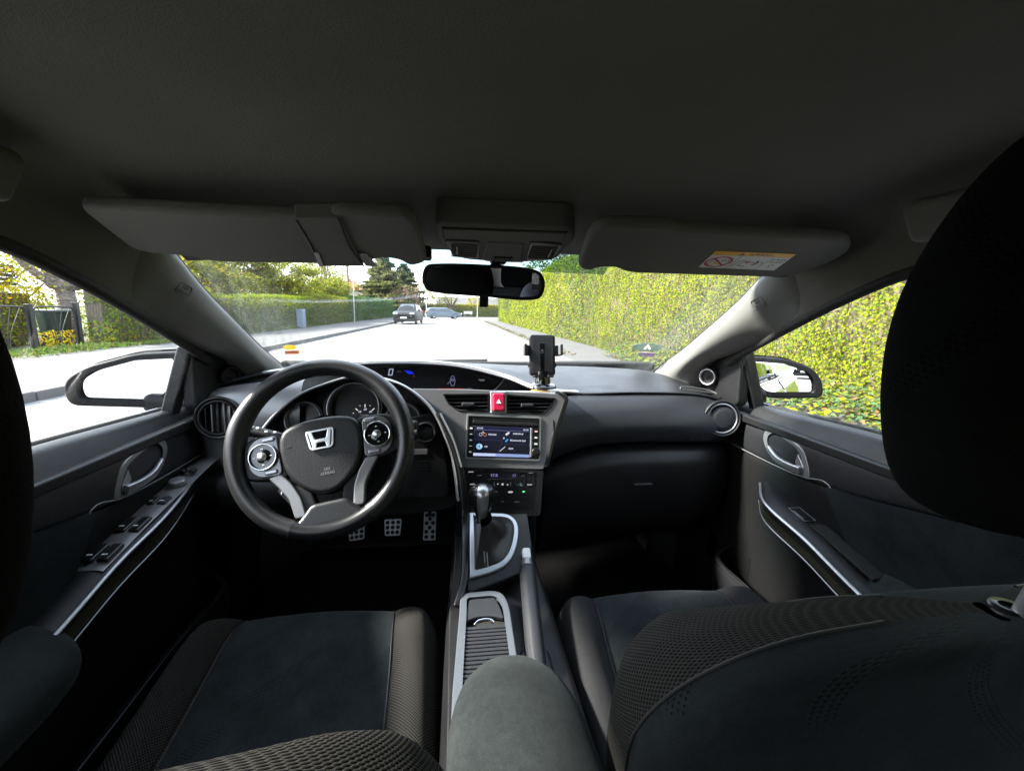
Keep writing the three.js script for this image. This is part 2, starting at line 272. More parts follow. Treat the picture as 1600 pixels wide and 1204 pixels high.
const G = { lime: [0.215, 0.250, 0.010], green: [0.090, 0.165, 0.014], dark: [0.050, 0.095, 0.018], laurel: [0.055, 0.120, 0.045], olive: [0.13, 0.13, 0.035], brown: [0.20, 0.13, 0.06], rust: [0.28, 0.12, 0.05], gold: [0.33, 0.25, 0.008], fir: [0.045, 0.075, 0.040], firTip: [0.13, 0.14, 0.035] };
// hedge along z (dir 'z') at front plane x = xf, facing side f (+1/-1), from z0 to z1
function hedge(name, label, o) {
  const { xf, f, z0, z1, h, depth = 0.9, dens, size, pal, topPal, rough = 0.16, twigs = 0, group, ends = true, lean = 0, foot = 0 } = o;
  const t = thing(name, label, 'hedge', group); const L = new Leaves(), H = z => typeof h === 'function' ? h(z) : h;
  const bumpAt = (z, y) => (fbm(z * 0.7 + 31, y * 0.9 + 7, 9999, 3, 5) - 0.5) * 2 * rough + (fbm(z * 3.1, y * 3.3, 9999, 2, 15) - 0.5) * rough * 0.9;
  const a = Math.min(z0, z1), b = Math.max(z0, z1);
  let z = a; while (z < b) { // front, in slices so that density may change with distance
    const dz = Math.min(0.5, b - z), D = typeof dens === 'function' ? dens(z) : dens, S = typeof size === 'function' ? size(z) : size, hh = H(z), n = Math.round(dz * hh * D);
    for (let i = 0; i < n; i++) {
      const zz = z + rnd() * dz, y = foot + Math.pow(rnd(), 0.92) * (hh - foot), e = bumpAt(zz, y), inn = -Math.abs(rr(0, 1) ** 2) * 0.38, x = xf + f * (e + inn - lean * y / hh - Math.max(0, y / hh - 0.9) * 1.5 * 0.12);
      if (fbm(zz * 1.9, y * 1.9, 9999, 2, 44) < 0.30 && rnd() < 0.45) continue;
      L.add(x, y, zz, S * rr(0.6, 1.25), f * rr(0.2, 1), rr(-0.3, 0.9), rr(-0.8, 0.8), pick(o.band && fbm(zz * 0.45 + 3, y * 0.5, 9999, 3, 77) > 0.55 ? o.band : (topPal && y > hh * (0.66 + rr(-0.12, 0.12)) ? topPal : pal)));
    }
    const nt = Math.round(dz * depth * D * 0.8); for (let i = 0; i < nt; i++) { const zz = z + rnd() * dz, u = rnd(); L.add(xf - f * (lean + u * depth), H(zz) + bumpAt(zz, u * 3) * 0.8 - rr(0, 0.12), zz, S * rr(0.6, 1.25), f * rr(-0.4, 0.6), rr(0.3, 1), rr(-0.6, 0.6), pick(topPal || pal)); }
    z += dz;
  }
  if (ends) for (const ze of [a, b]) { const D = typeof dens === 'function' ? dens(ze) : dens, S = typeof size === 'function' ? size(ze) : size, n = Math.round(depth * H(ze) * D); for (let i = 0; i < n; i++) { const y = rnd() * H(ze); L.add(xf - f * rnd() * depth, y, ze + (ze === b ? 1 : -1) * bumpAt(y * 2, y) - 0, S * rr(0.6, 1.25), rr(-0.6, 0.6), rr(-0.3, 0.9), ze === b ? 1 : -1, pick(topPal && y > H(ze) * 0.7 ? topPal : pal)); } }
  part(t, 'foliage', L.geo(), O.leaf).userData.kind = 'stuff';
  const core = []; for (let zz = a; zz < b - 0.01; zz += 2) { const l = Math.min(2, b - zz), hh = Math.min(H(zz), H(zz + l)) - 0.18; core.push(rbox(depth - 0.36, hh, l, 0.05, xf - f * (depth / 2 + 0.20 + lean * 0.5), hh / 2, zz + l / 2, 1)); }
  part(t, 'inner_branches', core, O.core);
  if (twigs) { const tw = []; for (let i = 0; i < twigs; i++) { const zz = rr(a, Math.min(b, a + (b - a))), y = rr(0.2, H(zz) * 0.98), x = xf + f * (bumpAt(zz, y) + rr(-0.12, 0.05)), d = V(rr(-0.25, 0.25), rr(-0.3, 1), rr(-0.9, 0.9)).normalize().multiplyScalar(rr(0.25, 0.8)); tw.push(bar([x, y, zz], [x + d.x * 0.5, y + d.y, zz + d.z], rr(0.004, 0.010), 0.003, 4)); } part(t, 'bare_twigs', tw, O.twig).userData.kind = 'stuff'; }
  return t;
}
// the tall sunlit hedge beside us: close leaves small and dense, far ones larger
const limePal = [[0.70, G.lime], [0.14, G.green], [0.11, G.olive], [0.02, G.brown], [0.03, G.dark]];
hedge('hedge', 'tall sunlit lime green hedge running along the pavement beside the car', { xf: 4.35, f: -1, z0: -47, z1: 11, depth: 1.2, rough: 0.22, h: z => z < -24 ? lerp(3.35, 2.75, clamp((-24 - z) / 24, 0, 1)) : 3.4, dens: z => z > 1 ? 170 : z > -8 ? 2900 : z > -16 ? 1500 : z > -28 ? 480 : 220, size: z => z > 1 ? 0.11 : z > -8 ? 0.044 : z > -16 ? 0.054 : z > -28 ? 0.095 : 0.14, pal: limePal, band: [[0.30, G.lime], [0.25, G.green], [0.25, G.olive], [0.06, G.brown], [0.14, G.laurel]], twigs: 420, ends: true });
hedge('hedge', 'hedge behind us on the far side of the street', { xf: -8.6, f: 1, z0: 3, z1: 45, h: 2.0, depth: 1.1, rough: 0.15, dens: 120, size: 0.14, pal: [[0.5, G.green], [0.5, G.lime]] });
hedge('hedge', 'hedge behind us continuing the tall one', { xf: 4.5, f: -1, z0: 11.2, z1: 50, h: 3.0, depth: 1.1, rough: 0.15, dens: 110, size: 0.15, pal: [[0.5, G.green], [0.5, G.lime]] });
// hedge seen past the driver window, with the garden gate in front of it
hedge('hedge', 'loose yellow green hedge beside the iron gate', { xf: -9.35, f: 1, z0: -13.6, z1: -18.6, h: z => 1.75 + 0.12 * Math.sin(z * 1.3), depth: 0.8, rough: 0.28, dens: 520, size: 0.085, pal: [[0.42, G.lime], [0.36, G.green], [0.1, G.gold], [0.12, G.dark]], topPal: [[0.8, G.lime], [0.2, G.green]], twigs: 60 });
hedge('hedge', 'low yellow hedge behind the iron gate', { xf: -11.8, f: 1, z0: -5, z1: -14.5, h: 1.62, depth: 1.2, rough: 0.2, dens: 300, size: 0.09, pal: [[0.7, G.lime], [0.15, G.gold], [0.15, G.green]], topPal: [[0.7, G.gold], [0.3, G.lime]] });
hedge('hedge', 'clipped dark green hedge along the pavement, nearest stretch by the cabinet', { xf: -8.45, f: 1, z0: -18.7, z1: -28.0, h: z => 1.62 + (-z - 18) * 0.022, depth: 1.1, rough: 0.12, dens: 430, size: 0.085, pal: [[0.55, G.green], [0.25, G.dark], [0.2, G.olive]], topPal: [[0.7, G.lime], [0.3, G.green]] });
hedge('hedge', 'clipped brownish green hedge between the cabinet and the lamp pole', { xf: -8.35, f: 1, z0: -28.1, z1: -36.0, h: 2.0, depth: 1.1, rough: 0.10, dens: 300, size: 0.10, pal: [[0.4, G.olive], [0.4, G.green], [0.2, G.dark]], topPal: [[0.6, G.lime], [0.4, G.olive]] });
hedge('hedge', 'dark clipped evergreen hedge behind the thin lamp pole', { xf: -8.3, f: 1, z0: -36.1, z1: -43.0, h: 2.15, depth: 1.2, rough: 0.08, dens: 260, size: 0.11, pal: [[0.5, G.laurel], [0.35, G.green], [0.15, G.dark]] });
hedge('hedge', 'glossy dark laurel hedge ending near the parked dark car', { xf: -8.1, f: 1, z0: -43.2, z1: -60.0, h: 2.2, depth: 1.6, rough: 0.25, dens: 200, size: 0.15, pal: [[0.6, G.laurel], [0.3, G.dark], [0.1, G.green]] });
{ // far hedge across the side street: built along x by turning one
  const t = hedge('hedge', 'long clipped green hedge across the end of the street', { xf: 0, f: 1, z0: -14, z1: 22, h: 2.25, depth: 1.2, rough: 0.06, dens: 130, size: 0.16, pal: [[0.55, G.green], [0.35, G.lime], [0.1, G.dark]], topPal: [[0.7, G.lime], [0.3, G.gold]] });
  t.rotation.y = -Math.PI / 2; t.position.set(4, 0, -79.5);
}
// ---- trees and shrubs
function crownTree(name, label, cat, x, z, o) {
  const t = thing(name, label, cat, o.group), L = new Leaves(), tr_ = []; const { h, r, base = 0.3, n, size, pal, trunk = 0.12, limbs = 7, leafy = 1, spread = 0.7 } = o;
  t.position.set(x, 0, z);
  tr_.push(tube([[0, 0, 0], [rr(-0.1, 0.1), h * 0.3, rr(-0.1, 0.1)], [rr(-0.2, 0.2), h * 0.62, rr(-0.2, 0.2)]], trunk, 10, 7));
  const tips = [];
  for (let i = 0; i < limbs; i++) { const a = i / limbs * 6.28 + rr(-0.3, 0.3), y0 = h * rr(base * 0.7, 0.55), l = r * rr(0.6, 1), e = [Math.cos(a) * l * spread, y0 + h * rr(0.18, 0.42), Math.sin(a) * l * spread]; tr_.push(tube([[0, y0, 0], [e[0] * 0.5, lerp(y0, e[1], 0.4), e[2] * 0.5], e], trunk * 0.32, 8, 5)); tips.push(e);
    for (let k = 0; k < 4; k++) { const q = [e[0] + rr(-0.5, 0.5) * r, Math.min(h, e[1] + rr(0.1, 0.35) * h), e[2] + rr(-0.5, 0.5) * r]; tr_.push(bar([e[0] * 0.7, lerp(y0, e[1], 0.75), e[2] * 0.7], q, trunk * 0.16, trunk * 0.05, 4)); tips.push(q); } }
  part(t, 'trunk', tr_, o.barkM || O.bark);
  if (n) { const cl = []; for (let k = 0; k < (o.clumps || 46); k++) { const u = rr(-1, 1), a = rr(0, 6.28), q = Math.sqrt(1 - u * u) * Math.cbrt(rr(0.25, 1)); cl.push([Math.cos(a) * q * r, lerp(h * base, h, 0.5 + 0.5 * u * Math.cbrt(rr(0.4, 1))), Math.sin(a) * q * r, r * rr(0.16, 0.34)]); } for (const tp of tips) cl.push([tp[0], tp[1], tp[2], r * 0.2]);
    for (let i = 0; i < n; i++) { const c = cl[Math.floor(rnd() * cl.length)], d = V(rr(-1, 1), rr(-1, 1), rr(-1, 1)); if (d.length() > 1) { i--; continue; } const e = Math.cbrt(rnd()) ; d.normalize().multiplyScalar(c[3] * e); L.add(c[0] + d.x, Math.max(0.1, c[1] + d.y * 0.8), c[2] + d.z, size * rr(0.6, 1.3), d.x + rr(-0.4, 0.4), d.y + 0.5, d.z + rr(-0.4, 0.4), pick(pal)); }
    part(t, 'crown', L.geo(), O.leaf).userData.kind = 'stuff'; }
  return t;
}
const spring = [[0.75, G.lime], [0.15, G.gold], [0.1, G.olive]];
crownTree('shrub', 'tall bright yellow green shrub above the near hedge', 'shrub', -13.2, -27.5, { h: 5.0, r: 2.4, base: 0.1, n: 11000, size: 0.19, pal: spring });
crownTree('shrub', 'broad pale yellow green shrub behind the clipped hedge', 'shrub', -11.0, -30, { h: 4.2, r: 2.3, base: 0.1, n: 10000, size: 0.18, pal: [[0.6, G.lime], [0.25, G.olive], [0.15, G.gold]] });
crownTree('tree', 'airy young tree with pale spring leaves behind the hedge', 'tree', -17.0, -33, { h: 6.6, r: 2.6, base: 0.3, n: 4000, size: 0.17, pal: [[0.6, G.olive], [0.4, G.lime]], limbs: 10 });
crownTree('tree', 'airy leafing tree next to the bright shrub, twigs showing', 'tree', -15.5, -31, { h: 6.8, r: 2.8, base: 0.25, n: 5500, size: 0.17, pal: [[0.5, G.brown], [0.5, G.lime]], limbs: 12 });
crownTree('shrub', 'soft yellow green shrub sloping down to the brownish hedge', 'shrub', -10.8, -38, { h: 3.3, r: 2.2, base: 0.1, n: 6000, size: 0.2, pal: [[0.55, G.lime], [0.45, G.olive]] });
crownTree('bare_tree', 'tall bare tree with two upright forks', 'tree', -16.0, -58, { h: 13, r: 1.6, base: 0.35, trunk: 0.16, limbs: 6, spread: 0.5, barkM: O.twig, group: 'bare trees' });
crownTree('bare_tree', 'slim bare tree next to the forked one', 'tree', -12.7, -55, { h: 12, r: 1.3, base: 0.4, trunk: 0.13, limbs: 5, spread: 0.45, barkM: O.twig, group: 'bare trees' });
crownTree('shrub', 'pinkish bare shrub left of the street lamp', 'shrub', -8.6, -72, { h: 4.4, r: 3.4, base: 0.1, n: 2600, size: 0.20, pal: [[0.8, [0.34, 0.23, 0.16]], [0.2, G.olive]], limbs: 12 });
crownTree('shrub', 'yellow green bush right of the street lamp', 'shrub', -3.2, -86, { h: 5.0, r: 3.0, base: 0.1, n: 3000, size: 0.22, pal: spring });
crownTree('tree', 'small orange leaved tree behind the street lamp', 'tree', -6.4, -88, { h: 7.2, r: 2.3, base: 0.3, n: 1600, size: 0.22, pal: [[0.7, [0.42, 0.20, 0.07]], [0.3, G.olive]] });
crownTree('shrub', 'yellow bush against the grey roof beyond the far hedge', 'shrub', 3.4, -88, { h: 3.9, r: 1.8, base: 0.05, n: 1500, size: 0.22, pal: [[0.7, G.gold], [0.3, G.lime]] });
crownTree('tree', 'dark green tree rising behind the tall hedge', 'tree', 14.5, -62, { h: 11.5, r: 5, base: 0.2, n: 5200, size: 0.34, pal: [[0.6, G.green], [0.4, G.dark]] });
crownTree('tree', 'green tree far beyond the end hedge', 'tree', 10.5, -100, { h: 6.5, r: 3, base: 0.15, n: 2400, size: 0.28, pal: [[0.6, G.green], [0.4, G.lime]] });
crownTree('tree', 'leafy tree in the gardens behind us', 'tree', -10, 30, { h: 9, r: 4, base: 0.25, n: 3000, size: 0.3, pal: spring });
function conifer(label, x, z, h, r, n, tip) { // tiers of flat drooping sprays
  const t = thing('conifer', label, 'tree'); t.position.set(x, 0, z); const L = new Leaves(), W = [bar([0, 0, 0], [0, h * 0.97, 0], 0.32, 0.05, 8)];
  const tiers = Math.round(h * 2.4); for (let k = 0; k < tiers; k++) { const u = k / tiers, y = h * (0.17 + 0.83 * u), R0 = r * Math.pow(1 - u, 0.72) * rr(0.72, 1.08) + 0.15, m = 6 + Math.floor(5 * (1 - u)); for (let b = 0; b < m; b++) { const a = b / m * 6.28 + k * 1.3 + rr(-0.25, 0.25), l = R0 * rr(0.62, 1.1), lift = rr(-0.02, 0.10) * l; W.push(bar([0, y, 0], [Math.cos(a) * l * 0.9, y + lift, Math.sin(a) * l * 0.9], 0.05, 0.012, 4)); const cnt = Math.round(n * 2.4 * l); for (let i = 0; i < cnt; i++) { const s = Math.pow(rnd(), 0.6), w = (0.10 + 0.34 * s) * l * 0.55, dx = rr(-w, w); L.add(Math.cos(a) * s * l - Math.sin(a) * dx, y + lift * s + rr(-0.16, 0.10) - 0.06 * s * l, Math.sin(a) * s * l + Math.cos(a) * dx, rr(0.22, 0.55), rr(-1, 1), rr(0.1, 1), rr(-0.2, 1.2), vary(rnd() < tip * (0.3 + 0.9 * s) ? G.firTip : G.fir, 0.3), 0.2, 0.6); } } }
  part(t, 'trunk', W, O.bark); part(t, 'crown', L.geo(), O.leaf).userData.kind = 'stuff'; return t;
}
conifer('tall tiered cedar with yellowish sprays beyond the laurel hedge', -11.6, -74, 9.6, 5.8, 26, 0.75);
conifer('bluish narrower conifer standing behind the cedar', -9.0, -80, 9.0, 4.6, 24, 0.35);
{ // pollarded tree by the silver car
  const t = thing('pollarded_tree', 'pollarded bare tree with knobbly limbs behind the silver estate car', 'tree'); t.position.set(-0.9, 0, -77.5); const l = [bar([0, 0, 0], [0, 1.7, 0], 0.24, 0.2, 8)];
  for (let i = 0; i < 8; i++) { const a = i / 8 * 6.28, e = [Math.cos(a) * rr(0.8, 1.4), rr(2.6, 3.2), Math.sin(a) * 1.1]; l.push(bar([0, 1.6, 0], e, 0.15, 0.09, 6)); for (let k = 0; k < 4; k++) l.push(bar(e, [e[0] + rr(-0.5, 0.5), e[1] + rr(0.2, 0.7), e[2] + rr(-0.4, 0.4)], 0.04, 0.01, 4)); }
  part(t, 'trunk', l, O.bark);
}
{ // the big pollard behind the gate
  const t = thing('pollarded_tree', 'thick pollarded tree trunk with smooth grey limbs behind the iron gate', 'tree'); t.position.set(-11.0, 0, -14.15);
  const l = [tube([[0, 0, 0], [0.03, 0.8, 0], [0, 1.5, 0], [0.05, 1.75, 0.05]], 0.21, 14, 12), at(new THREE.SphereGeometry(0.36, 14, 10).scale(1.25, 0.62, 1), tr(0.02, 1.72, 0))];
  const limb = (p, r) => l.push(tube(p, r, 14, 9));
  limb([[0, 1.6, 0.15], [0.05, 2.1, 0.55], [0.0, 2.5, 0.75], [-0.1, 2.75, 1.15]], 0.12); limb([[0, 1.7, 0.05], [-0.1, 2.2, 0.25], [0.05, 3.0, 0.35]], 0.10); limb([[0.05, 1.75, -0.2], [0.1, 2.3, -0.35], [0.1, 3.2, -0.4]], 0.10); limb([[0, 1.7, -0.3], [0, 2.1, -0.75], [-0.1, 3.0, -0.95]], 0.11); limb([[-0.1, 1.6, 0.1], [-0.5, 2.2, 0.5], [-0.6, 2.8, 0.8]], 0.10); limb([[-0.1, 2.7, 1.0], [0.1, 2.78, 1.3], [0.0, 2.6, 1.6], [0.05, 2.72, 1.8]], 0.11);
  part(t, 'trunk', l, mat(0.36, 0.30, 0.25, 0.95, { map: barkT, ...bumped(barkT, 0.03) }));
  const L = new Leaves(); for (let i = 0; i < 900; i++) { const a = rr(0, 6.28), q = rr(0.2, 1.7); L.add(Math.cos(a) * q * 0.6, 1.5 + Math.abs(rr(-1, 1)) * 1.6, Math.sin(a) * q, rr(0.05, 0.11), rr(-1, 1), 0.6, rr(-1, 1), pick([[0.5, G.lime], [0.3, G.gold], [0.2, G.rust]])); }
  part(t, 'young_leaves', L.geo(), O.leaf).userData.kind = 'stuff';
}
crownTree('shrub', 'golden shrub in the garden behind the pollard', 'shrub', -15.5, -14.6, { h: 3.6, r: 2.2, base: 0.1, n: 5200, size: 0.12, pal: [[0.6, G.lime], [0.3, G.gold], [0.1, G.rust]] });
crownTree('shrub', 'pale yellow green shrub far behind the pollard', 'shrub', -19, -21, { h: 4.6, r: 3.2, base: 0.1, n: 5200, size: 0.16, pal: spring });
crownTree('shrub', 'bright bush in the garden beyond the loose hedge', 'shrub', -13.5, -19.5, { h: 3.0, r: 2.2, base: 0.1, n: 4200, size: 0.12, pal: [[0.7, G.lime], [0.3, G.olive]] });
{ // wooden fence in the far garden
  const t = thing('wooden_fence', 'dark horizontal board fence in the garden behind the pollard', 'fence'); for (let k = 0; k < 5; k++) part(t, 'board', tri(rbox(0.03, 0.11, 6, 0.006, -14.2, 1.75 + k * 0.135, -13.5, 1)), O.wood); for (const z of [-11.2, -13.5, -15.8]) part(t, 'post', tri(rbox(0.09, 2.4, 0.09, 0.01, -14.26, 1.2, z, 1)), O.wood);
}
{ // iron gate: two leaves between square posts
  const xg = -9.7; const P0 = (z, h) => { const t = thing('gate_post', z < -12 ? 'square black gate post against the loose hedge' : 'square black gate post between the two gate leaves', 'gate post'); part(t, 'post', tri(rbox(0.10, h, 0.10, 0.012, xg, h / 2, z, 2)), O.iron); part(t, 'post_cap', tri(rbox(0.12, 0.03, 0.12, 0.008, xg, h + 0.012, z, 2)), O.iron); };
  P0(-11.45, 1.12); P0(-12.72, 1.18);
  const leaf = (za, zb, label) => { const t = thing('iron_gate', label, 'gate'); const y0 = 0.12, y1 = 1.08, r = 0.09; part(t, 'gate_frame', tube([[xg, y0 + r, za], [xg, y1 - r, za], [xg, y1 - 0.02, za - 0.03], [xg, y1, za - r], [xg, y1, zb + r], [xg, y1 - 0.02, zb + 0.03], [xg, y1 - r, zb], [xg, y0 + r, zb], [xg, y0 + 0.02, zb + 0.03], [xg, y0, zb + r], [xg, y0, za - r], [xg, y0 + 0.02, za - 0.03]], 0.020, 120, 8, true), O.iron); const c = (za + zb) / 2; for (let k = -2; k <= 2; k++) part(t, 'gate_bar', tube([[xg, y0, c + k * 0.04], [xg, 0.5, c + k * 0.07], [xg, y1, c + k * 0.22]], 0.008, 14, 5), O.iron); };
  leaf(-11.55, -12.62, 'black iron gate leaf with curved bars in front of the bin'); leaf(-10.25, -11.35, 'black iron gate leaf with curved bars, half hidden by the driver head restraint');
  const b = thing('wheelie_bin', 'dark green wheelie bin standing behind the iron gate', 'bin'); const gm = mat(0.008, 0.020, 0.014, 0.5);
  part(b, 'bin_body', tri(new THREE.CylinderGeometry(0.34, 0.27, 0.85, 4, 1).rotateY(Math.PI / 4).translate(-10.62, 0.52, -13.2)), gm); part(b, 'bin_lid', tri(rbox(0.52, 0.07, 0.52, 0.03, -10.60, 0.98, -13.2, 2)), mat(0.10, 0.11, 0.11, 0.5)); for (const z of [-12.9, -13.4]) part(b, 'bin_wheel', at(new THREE.CylinderGeometry(0.1, 0.1, 0.05, 16).rotateX(Math.PI / 2), tr(-10.8, 0.1, z)), M.rubber);
  const d = new Leaves(); for (let i = 0; i < 260; i++) d.add(-9.95 + rr(-0.15, 0.15), rr(0.1, 0.5), -12.3 + rr(-0.5, 0.4), rr(0.05, 0.10), 1, 0.6, rr(-0.6, 0.6), pick([[0.55, G.gold], [0.1, G.rust], [0.35, G.lime]])); const sh = thing('flowering_shrub', 'small golden flowering shrub at the foot of the gate', 'shrub'); part(sh, 'crown', d.geo(), O.leaf).userData.kind = 'stuff';
}
{ // grass verge and leaf litter
  const g = new Leaves(); for (let i = 0; i < 6000; i++) { const z = rr(-9, -30), x = -8.55 + Math.abs(rr(-0.5, 0.5)) * rr(0.2, 1.1) - (z > -13 ? rr(0, 1.0) : 0); const s = rr(0.08, 0.17); g.add(x, s * 0.42 + 0.11, z, s, rr(-1, 1), 0.25, rr(-1, 1), pick([[0.5, [0.07, 0.11, 0.03]], [0.3, G.olive], [0.2, G.green]]), 0.1, 0.28); }
  const o = part(scene, numbered('grass'), g.geo(), O.leaf); tag(o, 'rough grass growing along the foot of the garden hedges', 'grass', null, 'stuff');
  const l = new Leaves(); for (let i = 0; i < 9000; i++) { const z = rr(3, -11), x = 4.28 - Math.pow(rnd(), 1.4) * 0.62, y = 0.115 + (x - 3.7) * 0.35 + rr(0, 0.16); l.add(x, y, z, rr(0.05, 0.10), rr(-0.7, 0.2), 1, rr(-0.5, 0.5), pick([[0.32, [0.10, 0.15, 0.055]], [0.20, G.laurel], [0.10, G.brown], [0.03, G.rust], [0.35, G.lime]])); }
  const q = part(scene, numbered('ivy'), l.geo(), O.leaf); tag(q, 'ivy and fallen leaves at the foot of the tall hedge', 'ground cover', null, 'stuff');
  const v = new Leaves(); for (let i = 0; i < 900; i++) { const z = rr(-11, -45), x = 2.66 + Math.abs(rr(-1, 1)) ** 2 * 0.35; v.add(x, 0.13, z, rr(0.06, 0.15), rr(-1, 1), 0.5, rr(-1, 1), pick([[0.6, [0.15, 0.12, 0.07]], [0.4, G.olive]]), 0.1, 0.35); }
  const w = part(scene, numbered('weeds'), v.geo(), O.leaf); tag(w, 'thin weeds growing along the pavement kerb', 'weeds', null, 'stuff');
}
{ // cabinet, poles, sign
  const c = thing('utility_cabinet', 'blue grey utility cabinet standing in front of the clipped hedge', 'cabinet'); const cm = mat(0.16, 0.21, 0.27, 0.5);
  part(c, 'cabinet_body', tri(rbox(0.30, 0.92, 0.46, 0.02, -8.15, 0.58, -24.6, 2)), cm); part(c, 'cabinet_roof', tri(rbox(0.35, 0.05, 0.52, 0.015, -8.15, 1.06, -24.6, 2)), cm); part(c, 'cabinet_door', tri(rbox(0.02, 0.80, 0.20, 0.006, -7.995, 0.58, -24.49, 1)), mat(0.12, 0.16, 0.22, 0.5)); part(c, 'cabinet_door', tri(rbox(0.02, 0.80, 0.20, 0.006, -7.995, 0.58, -24.71, 1)), mat(0.12, 0.16, 0.22, 0.5));
  const pole = (x, z, h, label, r = 0.055) => { const t = thing('lamp_post', label, 'lamp post'); part(t, 'post', bar([x, 0, z], [x, h, z], r * 1.2, r * 0.7, 10), O.galv); part(t, 'lamp_head', tri(rbox(0.5, 0.10, 0.2, 0.04, x + 0.2, h, z, 2)), O.galv); };
  pole(-8.0, -36.3, 5.2, 'thin lamp post in front of the dark clipped hedge', 0.032); pole(-4.2, -63.5, 5.4, 'grey lamp post beyond the parked cars'); pole(3.0, -66.0, 5.2, 'grey lamp post in front of the end hedge');
  const s = thing('bench', 'small white bench in front of the end hedge', 'bench'); part(s, 'seat', tri(rbox(1.5, 0.08, 0.45, 0.02, 1.9, 0.62, -77.2, 1)), M.white); part(s, 'backrest', tri(rbox(1.4, 0.25, 0.05, 0.02, 1.95, 0.85, -77.4, 1)), M.white); for (const x of [1.4, 2.4]) part(s, 'leg', tri(rbox(0.06, 0.5, 0.4, 0.01, x, 0.36, -77.2, 1)), O.galv);
}
// ---- houses
function house(label, x, z, w, d, hw, hr, turn, wallM, roofM, hip = false) {
  const t = thing('house', label, 'house'); t.position.set(x, 0, z); t.rotation.y = turn;
  part(t, 'wall', tri(rbox(w, hw, d, 0.02, 0, hw / 2, 0, 1)), wallM);
  const ins = hip ? w * 0.22 : 0, o = 0.35, v = [[-w / 2 - o, hw - 0.05, d / 2 + o], [w / 2 + o, hw - 0.05, d / 2 + o], [w / 2 + o, hw - 0.05, -d / 2 - o], [-w / 2 - o, hw - 0.05, -d / 2 - o], [-w / 2 - o + ins, hw + hr, 0], [w / 2 + o - ins, hw + hr, 0]];
  const f = [[0, 1, 5], [0, 5, 4], [1, 2, 5], [2, 3, 4], [2, 4, 5], [3, 0, 4]], g = new THREE.BufferGeometry(); g.setAttribute('position', new THREE.Float32BufferAttribute(f.flat().flatMap(i => v[i]), 3)); g.computeVertexNormals();
  const r = part(t, 'roof', tri(g), roofM); part(r, 'chimney', tri(rbox(0.7, 1.4, 0.5, 0.02, w * 0.2, hw + hr * 0.9, 0, 1)), O.brick);
  for (const k of [-0.3, 0.05, 0.32]) { const wn = part(t, 'window', tri(rbox(1.3, 1.1, 0.08, 0.01, k * w, hw * 0.58, d / 2 + 0.02, 1)), M.white); part(wn, 'pane', tri(rbox(1.1, 0.9, 0.04, 0.005, k * w, hw * 0.58, d / 2 + 0.05, 1)), mat(0.03, 0.04, 0.05, 0.08)); }
  const dr = part(t, 'door', tri(rbox(0.95, 2.05, 0.08, 0.01, -0.12 * w, 1.03, d / 2 + 0.02, 1)), O.wood); part(dr, 'handle', tri(rbox(0.03, 0.14, 0.05, 0.005, -0.12 * w + 0.36, 1.03, d / 2 + 0.08, 1)), O.galv);
}
house('low house with long grey roof beyond the end hedge', 3.0, -100, 14, 8, 2.4, 1.55, 0.06, O.wall, O.roof);
house('house with grey roof behind the dark clipped hedge', -17.5, -72, 11, 8, 2.3, 1.7, 0.5, O.wall, O.roof, true);
house('red roofed house far behind the lamp post', -24, -95, 12, 8, 3.6, 3.0, 0.2, O.brick, O.roofRed, true);
house('pale grey roofed house in the gardens behind us', -24, 75, 12, 8, 3, 2.5, 0, O.wall, O.roof);

